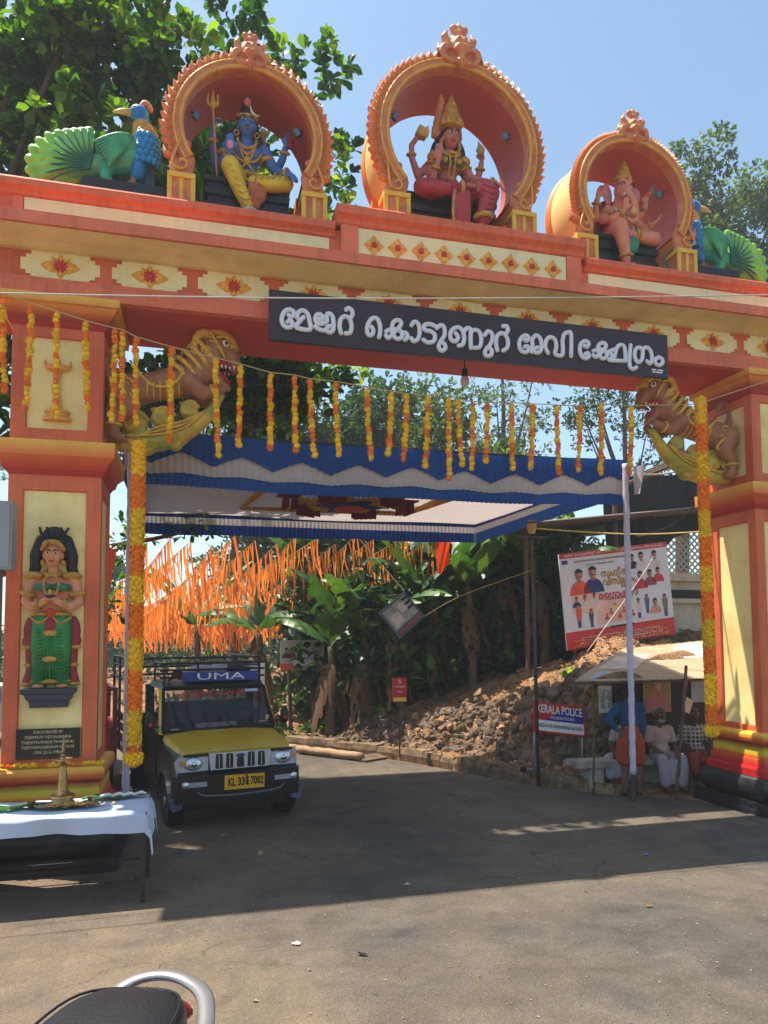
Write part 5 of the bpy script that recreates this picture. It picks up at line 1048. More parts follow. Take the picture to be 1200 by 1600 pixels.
def hanging():
    k = len(HANGING)
    for i, (x, z, L) in enumerate(HANGING):
        if i < 14: lab = 'short hanging marigold garland on the cord, %s from the left edge' % ordinal(i+1)
        else: lab = 'short hanging marigold garland on the cord, %s counting from the right lion bracket' % ordinal(k-i)
        t = thing('marigold_garland', lab, 'garland', (x, 7.68, z), 'short marigold garlands on the cord')
        n = int(L/.05); L *= random.uniform(.9, 1.06); sw = random.uniform(-.05, .05); ph = random.random()*6; run = 0; col = random.choice((0, 1))
        MB().tube([(x+sw*(j/6)**2, 7.68, z-L*j/6) for j in range(7)], .004, 4).build('thread', M_STR, t)
        for j in range(n):
            if run <= 0: col = 1-col; run = random.choice((2, 3, 4, 5)) if col else random.choice((1, 2, 2, 3))
            run -= 1; f = (j+.5)/n
            o = link('blossom', B_Y if col else B_O, t, (sw*f*f+.006*math.sin(j*1.9+ph), .004*math.cos(j*2.3), -L*f), (PI/2+random.uniform(-.9, .5), random.uniform(-.5, .5), random.random()*6), [random.uniform(1.05, 1.35)]*3)
hanging()
def long_garland(label, x, y, z0, z1, lean=0, lag=0):
    t = thing('long_marigold_garland', label, 'garland', (x, y, z1), 'long thick marigold garlands')
    z = z0; k = 0; rnd = random.Random(int(x*10))
    while z > z1+.1:
        h = min(rnd.uniform(.3, .4), z-z1-.08); mb = MB(); n = int(h/.0115)*4
        mb.cyl((x+lean*(z0-z), y, z), (x+lean*(z0-z+h), y, z-h), .06, .06, 10)
        for q in range(n):
            a = q*2.39996; zz = z-h*(q+.5)/n; cx = x+lean*(z0-zz); d = V((math.cos(a), math.sin(a), rnd.uniform(-.35, .35))).normalized(); c = V((cx, y, zz))+d*.056
            u = d.orthogonal().normalized(); w = d.cross(u); r = rnd.uniform(.02, .028); pts = [c+d*.004]
            for e in range(6): g = e*PI/3+rnd.random()*.4; pts.append(c+(u*math.cos(g)+w*math.sin(g))*r+d*(.016+rnd.uniform(-.006, .008)))
            mb.add(pts, [(0, 1+e, 1+(e+1) % 6) for e in range(6)])
        mb.build('orange_band' if k % 2 else 'yellow_band', (M_MARO, M_MARY)[(k+1) % 2], t); z -= h; k += 1
    mb = MB(); c0 = V((x+lean*(z0-z1), y, z1+.05)); mb.sphere(c0, .07, seg=10, rings=7)
    for q in range(90):
        a = q*2.39996; zz = 1-2*(q+.5)/90; r = math.sqrt(1-zz*zz); d = V((r*math.cos(a), r*math.sin(a), zz)); c = c0+V((d.x*.08, d.y*.08, d.z*.075)); u = d.orthogonal().normalized(); w = d.cross(u); pts = [c]
        for e in range(6): g = e*PI/3+rnd.random(); pts.append(c+(u*math.cos(g)+w*math.sin(g))*.024+d*(.016+rnd.uniform(-.006, .008)))
        mb.add(pts, [(0, 1+e, 1+(e+1) % 6) for e in range(6)])
    mb.build('tassel', M_MARY, t)
long_garland('long thick banded marigold garland hanging beside the left pillar and canopy pole', -0.556, 8.0, 4.355, 1.005, 0.0003)
long_garland('long thick banded marigold garland hanging in front of the right pillar', 6.325, 7.9, 5.339, 1.042, 0.0040)
# ------------------------------------------------------------ festival canopy behind the gate
def pleat_strip(mb, a, b, z0f, z1f, amp, per, nrm, n_per=4, off=0.):
    """pleated cloth hung between points a and b (xy); z0f/z1f give its lower and upper edge along the length"""
    a = V((*a, 0)); b = V((*b, 0)); L = (b-a).length; nrm = V((*nrm, 0)); n = int(L/per*n_per); rows = 4; vs = []
    for j in range(rows+1):
        f = j/rows
        for i in range(n+1):
            u = L*i/n; p = a.lerp(b, i/n); ph = 2*PI*u/per+.7*math.sin(u*1.7)
            o = amp*(1-.75*f)*math.sin(ph)*(1+.35*math.sin(u*2.9)); vs.append((p.x+nrm.x*(o+off), p.y+nrm.y*(o+off), z0f(u)+(z1f(u)-z0f(u))*f))
    return mb.add(vs, [(j*(n+1)+i, j*(n+1)+i+1, (j+1)*(n+1)+i+1, (j+1)*(n+1)+i) for j in range(rows) for i in range(n)])
def canopy():
    x0, x1, y0, y1, zc = -.80, 6.04, 9.2, 12.65, 4.64
    xr = lambda y: 6.04-.95*(y-9.2)/3.45; zd = lambda y: -.3*(y-9.2)/3.45         # narrower and lower at the back
    t = thing('canopy', 'blue and white pleated festival canopy on wrapped poles behind the gate', 'canopy', (2.56, 11.8, 0))
    blue = cloth_mat('canopy_blue_cloth', (42, 90, 168), .3); white = cloth_mat('canopy_white_cloth', (212, 206, 204), .3); ceil_ = cloth_mat('canopy_ceiling_cloth', (190, 178, 172), .42)
    navy = cloth_mat('canopy_navy_cloth', (22, 56, 128), .25); yel = cloth_mat('ornament_yellow_cloth', (186, 136, 34), .2); mar = cloth_mat('ornament_maroon_cloth', (120, 22, 26), .2)
    g = MB(); g.grid(lambda u, v: (x0+(xr(y0+(y1-y0)*v)-x0)*u, y0+(y1-y0)*v, zc-.3*v+.03*math.sin(u*9)*math.sin(v*7)-.06*math.sin(PI*u)*math.sin(PI*v)), 30, 24); g.build('ceiling_cloth', ceil_, t, smooth=True)
    tri = lambda u: abs(((u/.74+.1) % 1)*2-1)
    # front: blue points over white, ruffle below
    def q(name, m, *a, **k): mb = MB(); pleat_strip(mb, *a, **k); return mb.build(name, m, t, smooth=True)
    A, B = (x0, y0), (x1, y0); sag = lambda u: .04*math.sin(PI*u/6.72)-.012*math.sin(u*2.2)
    q('valance_points', blue, A, B, lambda u: 4.60-sag(u)-.15*(1-tri(u))**1.2-.05, lambda u: 4.80-sag(u), .018, .085, (0, -1), off=.04)
    q('valance_white', white, A, B, lambda u: 4.28-sag(u)+.03*tri(u), lambda u: 4.79-sag(u), .018, .085, (0, -1), off=.0)
    q('valance_ruffle', blue, A, B, lambda u: 4.15-sag(u), lambda u: 4.34-sag(u), .02, .07, (0, 1), off=.03)
    # back, right, left: three stacked tiers
    for nm, a, b, nr in (('back', (x0, y1), (xr(y1), y1), (0, -1)), ('right', (x1, y0), (xr(y1), y1), (-1, 0)), ('left', (x0, y0), (x0, y1), (1, 0))):
        dz = (lambda u: -.3) if nm == 'back' else (lambda u: -.3*u/3.5)
        q('tier_blue', navy, a, b, lambda u: 4.60+dz(u), lambda u: 4.74+dz(u), .02, .07, nr, off=.02)
        q('tier_white', white, a, b, lambda u: 4.49+dz(u), lambda u: 4.62+dz(u), .018, .07, nr, off=.0)
        q('tier_blue', navy if nm == 'back' else blue, a, b, lambda u: 4.31+dz(u)-.01*math.sin(u*3), lambda u: 4.51+dz(u), .022, .07, nr, off=-.02)
    # ceiling ornament
    cx, cy, z = 2.35, 11.0, zc-.22
    for a, b in (((1.0, 10.25), (3.8, 10.25)), ((3.8, 10.25), (3.5, 11.8)), ((3.5, 11.8), (.75, 11.8)), ((.75, 11.8), (1.0, 10.25))):
        mb = MB(); pleat_strip(mb, a, b, lambda u: z-.1, lambda u: z+.02, .03, .07, ((b[1]-a[1])/3, -(b[0]-a[0])/3)); mb.build('gold_ruffle', yel, t, smooth=True)
    for k in range(6):
        a = k*PI/3+.1; d = V((math.cos(a), math.sin(a), 0)); w = V((-d.y, d.x, 0)); n = 18; vs = []
        for i in range(n+1):
            r = .2+.62*i/n
            for s in range(5): f = (s-2)/2; vs.append((cx+d.x*r+w.x*f*.17, cy+d.y*r*.75+w.y*f*.17*.75, z-.05-.03*math.sin(i*2.1)-.06*(1-f*f)))
        MB().add(vs, [(i*5+j, i*5+j+1, (i+1)*5+j+1, (i+1)*5+j) for i in range(n) for j in range(4)]).build('yellow_swag', yel, t, smooth=True)
        c = V((cx+d.x*.86, cy+d.y*.62, 0)); mb = MB()
        for i in range(2): pleat_strip(mb, (c+w*-.2+d*(.14*i)).xy, (c+w*.2+d*(.14*i)).xy, lambda u: z-.2, lambda u: z+.0, .025, .08, (d.x, d.y))
        mb.box((c.x+d.x*.08, c.y+d.y*.08, z-.0), (.34, .34, .02), Matrix.Rotation(a, 3, 'Z')); mb.build('maroon_rosette', mar, t, smooth=False)
    s = MB(); P = [(cx+(.52 if i % 2 == 0 else .26)*math.cos(i*PI/6), cy+(.52 if i % 2 == 0 else .26)*math.sin(i*PI/6)) for i in range(12)]
    s.prism([(a-cx, b-cy) for a, b in P], (cx, cy, z-.14), (1, 0, 0), (0, 1, 0), .03); s.build('blue_star', navy, t)
    MB().sphere((cx, cy, z-.16), (.24, .24, .05)).build('red_boss', cloth_mat('ornament_red_cloth', (196, 60, 66), .2), t, smooth=True)
    wrap = mat('lilac_pole_wrap', (196, 188, 208), .7, var=.07, scale=14, bump=.3, bscale=20)
    for x, y in ((-.72, 9.16), (5.95, 9.04)):
        mb = MB(); n = 60
        mb.tube([(x+.002*math.sin(i*.9), y+.002*math.cos(i*.7), .3+(4.72-.3)*i/n if y > 9.1 or x < 0 else .36+(4.72-.36)*i/n) for i in range(n+1)], [.042+.004*math.sin(i*1.9) for i in range(n+1)], 10); mb.build('wrapped_pole', wrap, t, smooth=True)
        MB().cyl((x, y, -.05), (x, y, .37), .033, .033, 10).build('pole_foot', mat('rusty_steel', (70, 58, 54), .6, var=.3, scale=12), t)
    for a, b in (((x0, y0), (x1, y0)), ((x1, y0), (xr(y1), y1)), ((xr(y1), y1), (x0, y1)), ((x0, y1), (x0, y0))):
        MB().cyl((*a, zc+.14+zd(a[1])), (*b, zc+.14+zd(b[1])), .022, .022, 8).build('frame_pipe', mat('dark_pipe', (52, 50, 52), .5), t)
canopy()
# loose cloth corner at the canopy's front right pole
mb = MB(); mb.grid(lambda u, v: (6.1+.17*u*(1-v*.75)+.03*v, 9.08+.05*math.sin(u*5), 4.72-.42*v), 5, 8)
tag(mb.build('pennant', cloth_mat('pennant_cloth', (196, 190, 200), .3), None, smooth=True), 'small pale pennant of loose cloth at the canopy corner beside the right lion', 'pennant')

# ------------------------------------------------------------ saffron streamers along the lane
M_SAFF = cloth_mat('saffron_streamer', (255, 142, 58), .68, .6, .15, 0.)
def streamer_mesh(k):
    r = random.Random(k); n = 7; L = 1.; vs = []; sx, sy = r.uniform(-.12, .3), r.uniform(-.15, .15); cx, tw = r.uniform(-.06, .06), r.uniform(-1.8, 1.8)
    for i in range(n+1):
        f = i/n; c = V((sx*f*f+cx*math.sin(f*3), sy*f*f, -L*f*(1-.06*abs(sx)))); a = tw*f+r.uniform(-.1, .1); w = V((math.cos(a), math.sin(a), 0))*.016
        vs += [c-w, c+w]
    return MB().add(vs, [(2*i, 2*i+1, 2*i+3, 2*i+2) for i in range(n)]).mesh('streamer', M_SAFF, smooth=True), vs
STR = [streamer_mesh(k) for k in range(14)]
def streamers():
    ns = 15
    for k in range(ns):
        f = k/(ns-1)
        a = V((5.05-5.9*f, 14.9+.3*(k % 2), 4.42-.25*f+.1*math.sin(k*2.1))); b = V((1.4-8.2*f+.5*math.sin(k*3), 37, 3.5+.35*math.sin(k*1.3)))
        where = ('%s from the right' % ordinal(k+1)) if k < 8 else ('%s from the left' % ordinal(ns-k))
        t = thing('streamer_line', 'line of saffron cloth streamers over the lane behind the truck, %s' % where, 'streamers', a, 'lines of saffron streamers')
        sagv = .9+.35*math.sin(k*1.9); pt = lambda u: a.lerp(b, u)+V((0, 0, -4*sagv*u*(1-u)))
        MB().tube([pt(i/16) for i in range(17)], .006, 4).build('cord', M_STR, t)
        L = (b-a).length; n = int(L/.15); far = MB()
        for i in range(n):
            u = (i+random.uniform(-.3, .3))/n; p = pt(max(0, u)); me, vs = random.choice(STR); s = random.uniform(.6, .95); rz = random.uniform(-.5, .5)+.25
            if p.y < 17.6: link('streamer', me, t, p-a, (0, random.uniform(-.12, .12), rz), (1.0, 1.0, s))
            else:
                M = Matrix.Rotation(rz, 3, 'Z'); far.add([p+M @ V((v[0]*1.3, v[1]*1.3, v[2]*s)) for v in vs], [(2*q, 2*q+1, 2*q+3, 2*q+2) for q in range(len(vs)//2-1)])
        far.build('far_streamers', M_SAFF, t, smooth=True)['kind'] = 'stuff'
streamers()
def flag(label, p, w, h, seed):
    mb = MB(); r = random.Random(seed); p = V(p)
    mb.grid(lambda u, v: p+V((w*u*(1-.25*v), .06*math.sin(u*6+v*3+seed), -h*v*(1-.18*u)-.05*math.sin(u*5))), 10, 10)
    tag(mb.build('saffron_flag', cloth_mat('saffron_flag_cloth', (250, 84, 20), .45), None, smooth=True), label, 'flag', 'saffron flags')
flag('small saffron flag at the right end of the streamers below the canopy', (4.4, 12.8, 4.1), .3, .66, 1)
flag('large saffron flag hanging behind the left pillar', (-1.75, 12.0, 3.62), .62, 1.2, 4)
# ------------------------------------------------------------ yellow and black pickup
def pickup():
    t = thing('pickup_truck', 'yellow and black pickup truck facing the camera under the canopy', 'pickup truck')
    yel = mat('truck_yellow', (206, 170, 20), .36, var=.06, scale=3, coat=.4, dirt=(150, 122, 40), dscale=4, damt=.3); blk = mat('truck_black', (16, 16, 18), .35, var=.25, scale=5, dirt=(58, 52, 46), dscale=4, damt=.35)
    rub = mat('tyre_rubber', (26, 25, 25), .9, var=.2, scale=20, bump=.3); chrome = mat('truck_chrome', (200, 204, 210), .15, metal=1., var=.05); silver = mat('truck_silver', (168, 172, 180), .35, metal=.6, var=.08)
    glass = bpy.data.materials.new('truck_glass'); nt, b = nodes_of(glass); b.inputs['Base Color'].default_value = (.02, .025, .03, 1); b.inputs['Roughness'].default_value = .04; b.inputs['Alpha'].default_value = .42; b.inputs['Specular IOR Level'].default_value = .8
    lens = bpy.data.materials.new('headlight_glass'); nt, b = nodes_of(lens); b.inputs['Base Color'].default_value = (.75, .8, .85, 1); b.inputs['Roughness'].default_value = .08; b.inputs['Metallic'].default_value = .7; b.inputs['Coat Weight'].default_value = 1
    add_bump(nt, b, noise(nt, coords(nt), 30, 2), .6, .02)
    S = lambda secs: secs
    def loft(name, secs, m, parent, angle=30, caps=True):
        """secs: list of closed rings with equal counts"""
        mb = MB(); n = len(secs[0]); vs = [p for s in secs for p in s]
        fs = [(i*n+j, i*n+(j+1) % n, (i+1)*n+(j+1) % n, (i+1)*n+j) for i in range(len(secs)-1) for j in range(n)]
        if caps: fs += [tuple(range(n-1, -1, -1)), tuple((len(secs)-1)*n+j for j in range(n))]
        return mb.add(vs, fs).build(name, m, parent, angle=angle)
    def sec(y, w0, w1, z0, z1, r=.06):
        """rounded cross-section, w0 half width below, w1 half width above"""
        return [(-w0, y, z0), (w0, y, z0), (w0, y, z0+(z1-z0)*.55), (w1, y, z1-r), (w1-r, y, z1), (w1*.4, y, z1+.012), (-w1*.4, y, z1+.012), (-(w1-r), y, z1), (-w1, y, z1-r), (-w0, y, z0+(z1-z0)*.55)]
    # nose and bonnet
    loft('nose', [sec(.10, .66, .64, .42, .86), sec(.2, .72, .69, .38, .9), sec(.95, .73, .70, .38, .99)], blk, t)
    bon = loft('bonnet', [[(-.62, .07, .865), (.62, .07, .865), (.60, .07, .90), (.3, .05, .925), (-.3, .05, .925), (-.60, .07, .90)], [(-.67, .3, .9), (.67, .3, .9), (.65, .3, .955), (.32, .3, .985), (-.32, .3, .985), (-.65, .3, .955)], [(-.70, .98, .95), (.70, .98, .95), (.68, .98, 1.035), (.34, .98, 1.065), (-.34, .98, 1.065), (-.68, .98, 1.035)]], yel, t)
    for s in (-1, 1): MB().tube([(s*.3, .1, .938), (s*.34, .95, 1.062)], .012, 6).build('bonnet_crease', yel, bon, smooth=True)
    # cab: pillars, roof, doors
    cab = loft('cab', [[(-.72, .98, .38), (.72, .98, .38), (.72, .98, .97), (-.72, .98, .97)], [(-.74, 1.1, .38), (.74, 1.1, .38), (.74, 1.1, 1.05), (-.74, 1.1, 1.05)], [(-.74, 2.2, .38), (.74, 2.2, .38), (.74, 2.2, 1.08), (-.74, 2.2, 1.08)]], blk, t)
    roof = loft('roof', [[(-.66, 1.3, 1.585), (.66, 1.3, 1.585), (.64, 1.3, 1.63), (-.64, 1.3, 1.63)], [(-.69, 1.45, 1.6), (.69, 1.45, 1.6), (.65, 1.45, 1.68), (-.65, 1.45, 1.68)], [(-.69, 2.15, 1.6), (.69, 2.15, 1.6), (.65, 2.15, 1.68), (-.65, 2.15, 1.68)]], blk, t)
    for s in (-1, 1):
        loft('windscreen_pillar', [[(s*.70, .97, 1.03), (s*.735, 1.02, 1.03), (s*.735, 1.1, 1.03), (s*.70, 1.05, 1.03)], [(s*.645, 1.28, 1.6), (s*.69, 1.31, 1.6), (s*.69, 1.38, 1.6), (s*.645, 1.35, 1.6)]], yel, t)
        MB().bx(s*.68-.05, s*.68+.05, 2.05, 2.18, 1.05, 1.62).build('rear_pillar', blk, t)
        d = MB().add([(s*.742, 1.1, 1.05), (s*.742, 2.05, 1.06), (s*.70, 2.05, 1.58), (s*.70, 1.38, 1.58)], [(0, 1, 2, 3)]).build('side_window', glass, t)
        MB().bx(s*.745-.008, s*.745+.008, 1.12, 2.0, .45, 1.03).build('door', blk, t)
        # mirror on a stalk
        mr = MB(); mr.limb([((s*.73, 1.08, 1.12), .015), ((s*.82, 1.02, 1.14), .015)]); mr.sphere((s*.85, 1.0, 1.2), (.06, .05, .13)); mr.blob('mirror', blk, t, .012, 2)
        MB().cyl((s*.85, .952, 1.17), (s*.85, .945, 1.17), .026, .026, 12).build('mirror_reflector', mat('red_reflector', (196, 40, 40), .3), t)
        # lamps
        h = loft('headlight', [[(s*.35, .055, .69), (s*.70, .085, .67), (s*.72, .13, .80), (s*.67, .09, .885), (s*.35, .05, .875)], [(s*.36, .04, .70), (s*.68, .068, .69), (s*.70, .11, .8), (s*.655, .075, .87), (s*.36, .035, .86)]], mat('headlight_housing', (176, 184, 198), .25, metal=.35, var=.08), t)
        MB().sphere((s*.52, .06, .785), (.115, .05, .082)).build('lens', lens, h, smooth=True); MB().cyl((s*.52, .02, .785), (s*.52, .005, .785), .035, .03, 14).build('reflector', chrome, h, smooth=True)
        MB().box((s*.64, .052, .80), (.05, .03, .06)).build('indicator', mat('amber_lens', (220, 140, 70), .2), h)
        f = MB().box((s*.49, -.035, .555), (.2, .03, .055)).build('fog_lamp', silver, t); MB().cyl((s*.625, -.03, .56), (s*.625, -.055, .56), .042, .04, 16).build('round_lamp', lens, t, smooth=True)
        # flared wing and wheels
        arc = [V((s*.72, .5+.36*math.cos(a), .30+.36*math.sin(a))) for a in np.linspace(-.1, PI+.1, 13)]
        mb = MB()
        for p, r_ in zip(arc, arc[1:]): mb.add([p, r_, r_+V((s*.06, 0, -.02)), p+V((s*.06, 0, -.02)), p+V((-s*.1, 0, .0)), r_+V((-s*.1, 0, .0))], [(0, 1, 2, 3), (4, 5, 1, 0)])
        mb.build('wheel_arch', mat('arch_grey_plastic', (74, 74, 80), .5), t, smooth=True)
        for yw in (.5, 3.1):
            w = MB(); w.lathe([(.19, -.09), (.27, -.095), (.295, -.07), (.3, 0), (.295, .07), (.27, .095), (.19, .09)], n=28); me = w; 
            vs = [(s*.655+p[2], yw+p[0], .29+p[1]) for p in w.v]; tb = MB(); tb.add(vs, w.f); wh = tb.build('wheel', rub, t, angle=40)
            rim = MB(); rim.cyl((s*.655+s*.02, yw, .29), (s*.655+s*.085, yw, .29), .18, .17, 20); rim.cyl((s*.74, yw, .29), (s*.755, yw, .29), .06, .05, 12); rim.build('rim', silver, wh)
        MB().box((s*.7, .1, .32), (.12, .05, .14), Matrix.Rotation(s*.3, 3, 'Y')).build('mud_guard', mat('blue_flap', (90, 98, 122), .5), t)
        MB().cyl((s*.25, .97, 1.05), (s*.05, 1.08, 1.17), .007, .005, 6).build('wiper', blk, t)
    ws = MB().add([(-.695, .985, 1.05), (.695, .985, 1.05), (.64, 1.29, 1.595), (-.64, 1.29, 1.595)], [(0, 1, 2, 3)]).build('windscreen', glass, t)
    fr = MB(); C = [V((-.695, .98, 1.05)), V((.695, .98, 1.05)), V((.645, 1.285, 1.595)), V((-.645, 1.285, 1.595))]
    for i in range(4): fr.cyl(C[i], C[(i+1) % 4], .022, .022, 6)
    fr.build('windscreen_seal', rub, ws)
    uxn = V((1, 0, 0)); uyn = (C[3]+C[2]-C[0]-C[1]).normalized()
    text_mesh('windscreen_lettering', 'ഉമാ സൗണ്ട് ഡക്കറേഷൻ', .085, mat('sticker_red', (206, 70, 62), .5), ws, face_mtx(V((-.05, 1.235, 1.515))+V((0, -.006, 0)), uxn, uyn), width=.86)
    MB().box((.47, 1.247, 1.545), (.17, .004, .04), Matrix.Rotation(-.5, 3, 'X')).build('permit_sticker', mat('sticker_pale', (170, 196, 214), .5), ws)
    for x, z in ((-.55, 1.085), (.57, 1.13)): MB().box((x, 1.0+(z-1.05)*.56-.005, z), (.1, .003, .018), Matrix.Rotation(-.5, 3, 'X')).build('small_sticker', mat('sticker_white', (210, 210, 208), .5), ws)
    # cab interior
    MB().bx(-.68, .68, 1.15, 1.3, .9, 1.08).build('dashboard', blk, t); MB().bx(-.6, .6, 1.75, 1.95, .85, 1.38).build('seat_back', mat('seat_vinyl', (60, 54, 50), .6), t)
    st = [(.36+.15*math.cos(a), 1.3-.05*math.sin(a), 1.15+.14*math.sin(a)) for a in np.linspace(0, 2*PI, 17)[:-1]]; MB().tube(st, .012, 6, closed=True).build('steering_wheel', blk, t, smooth=True)
    MB().box((0.0, 1.2, 1.1), (.5, .12, .05), Matrix.Rotation(.1, 3, 'Z')).build('folded_cloth', mat('pale_cloth', (176, 172, 166), .8), t)
    # grille, badge, bumper, plate
    g = MB(); g.prism([(-.34, .70), (.34, .70), (.36, .90), (-.36, .90)], (0, .055, 0), (1, 0, 0), (0, 0, 1), .05); gr = g.build('grille', mat('grille_silver', (190, 196, 206), .28, metal=.5, var=.06), t); MB().bx(-.63, .63, .035, .075, .868, .898).build('bonnet_lip', blk, t)
    for x in (-.245, -.125, .0, .125, .245):
        z0, z1 = (.725, .875) if x else (.725, .82)
        MB().prism([(x-.043, z0), (x-.033, z0-.012), (x+.033, z0-.012), (x+.043, z0), (x+.038, z1), (x+.028, z1+.012), (x-.028, z1+.012), (x-.038, z1)], (0, .004, 0), (1, 0, 0), (0, 0, 1), .004).build('grille_slot', blk, gr)
        if x: MB().bx(x-.005, x+.005, -.004, .002, z0, z1).build('slot_bar', silver, gr)
    MB().sphere((0, .0, .855), (.055, .012, .024)).build('badge', mat('badge_blue', (60, 70, 110), .3), gr, smooth=True)
    loft('bumper', [[(-.74, .2, .36), (-.74, .2, .62), (-.73, .12, .64), (-.73, .12, .34)], [(-.70, .0, .34), (-.70, .0, .66), (-.68, .1, .69), (-.68, .1, .33)], [(-.4, -.045, .32), (-.4, -.045, .655), (-.4, .1, .69), (-.4, .1, .3)], [(.4, -.045, .32), (.4, -.045, .655), (.4, .1, .69), (.4, .1, .3)], [(.70, .0, .34), (.70, .0, .66), (.68, .1, .69), (.68, .1, .33)], [(.74, .2, .36), (.74, .2, .62), (.73, .12, .64), (.73, .12, .34)]], blk, t)
    MB().tube(smoothpath([(-.5, -.05, .47), (-.4, -.055, .42), (0, -.06, .40), (.4, -.055, .42), (.5, -.05, .47)], 4), .014, 6).build('bumper_trim', mat('trim_grey', (96, 96, 100), .4), t, smooth=True)
    np_ = MB().box((.03, -.07, .55), (.46, .012, .17), Matrix.Rotation(.02, 3, 'Y')).build('number_plate', mat('plate_yellow', (232, 168, 20), .4, var=.04), t)
    for tx, xo, w in (('KL', -.12, .085), ('33', -.01, .08), ('E', .062, .028), ('7002', .172, .15)): text_mesh('plate_text', tx, .13, mat('plate_black', (18, 18, 18), .5), np_, face_mtx((xo, -.078, .55), (1, 0, -.02), (.02, 0, 1)), width=w, offset=.004)
    MB().tube([(.05, -.085, .68), (.05, -.09, .62), (.055, -.09, .52)], [.006, .008, .014], 6).build('lemon_charm', mat('charm', (110, 40, 36), .6), t, smooth=True)
    MB().bx(-.6, .6, .15, .9, .2, .42).build('underbody', blk, t)
    # roof board with the name, roof rack
    bd = MB().box((.08, 1.32, 1.745), (.98, .03, .125), Matrix.Rotation(-.12, 3, 'X')).build('name_panel', mat('panel_blue', (34, 44, 128), .4, var=.08), t)
    text_mesh('panel_lettering', 'UMA', .13, mat('panel_white', (226, 228, 236), .5), bd, face_mtx((.08, 1.302, 1.745), (1, 0, 0), (0, .12, 1)), width=.62)
    pip = lambda pts, r=.016: MB().tube(smoothpath(pts, 3), r, 7).build('rack_rail', blk, t, smooth=True)
    for z in (1.74, 1.84, 1.93): pip([(-.62, 2.1, z), (-.62, 1.42, z), (-.58, 1.36, z), (.58, 1.36, z), (.62, 1.42, z), (.62, 2.1, z)])
    for x in (-.62, -.2, .2, .62): MB().cyl((x, 1.38, 1.66), (x, 1.38, 1.93), .014, .014, 6).build('rack_post', blk, t)
    for x in (-.62, .62): MB().cyl((x, 2.1, 1.66), (x, 2.1, 1.93), .014, .014, 6).build('rack_post', blk, t)
    for k in range(5): MB().tube(smoothpath([(-.55+.02*k, 1.45, 1.70+.03*k), (-.5, 1.33+.01*k, 1.75+.02*k), (-.42, 1.4, 1.72+.03*k)], 3), .018, 6).build('rope_coil', mat('brown_rope', (64, 46, 40), .9), t, smooth=True)
    k = MB(); k.sphere((-.1, 1.6, 1.80), (.25, .2, .1)); k.sphere((.15, 1.65, 1.82), (.16, .18, .1)); k.blob('white_bundle', mat('bundle_grey', (170, 170, 172), .8, var=.2), t, .02, 2)
    k = MB(); k.sphere((.33, 1.6, 1.8), (.18, .16, .1)); k.sphere((.45, 1.6, 1.77), (.12, .15, .08)); k.blob('blue_bundle', mat('bundle_navy', (40, 46, 74), .8, var=.2), t, .02, 2)
    # load bed with a tall slatted cage
    MB().bx(-.88, .88, 2.28, 4.35, .5, .6).build('load_floor', blk, t)
    for s in (-1, 1):
        for z in (.68, .84, 1.0): MB().bx(s*.88-.015, s*.88+.015, 2.28, 4.35, z, z+.11).build('side_board', blk, t)
        for z in (1.25, 1.45, 1.65, 1.85, 1.98): MB().cyl((s*.88, 2.28, z), (s*.88, 4.35, z), .016, .016, 6).build('cage_rail', blk, t)
        for y in (2.28, 2.97, 3.66, 4.35): MB().cyl((s*.88, y, .5), (s*.88, y, 1.98), .02, .02, 6).build('cage_post', blk, t)
    for z in (1.75, 1.86, 1.98): MB().cyl((-.88, 2.28, z), (.88, 2.28, z), .016, .016, 6).build('cage_rail', blk, t)
    MB().bx(-.86, .86, 2.26, 2.29, .6, 1.2).build('headboard', blk, t)
    t.location = (.60, 9.14, 0); t.rotation_euler = (0, 0, .215); t.scale = (1.07, 1.0, 1.0)
pickup()

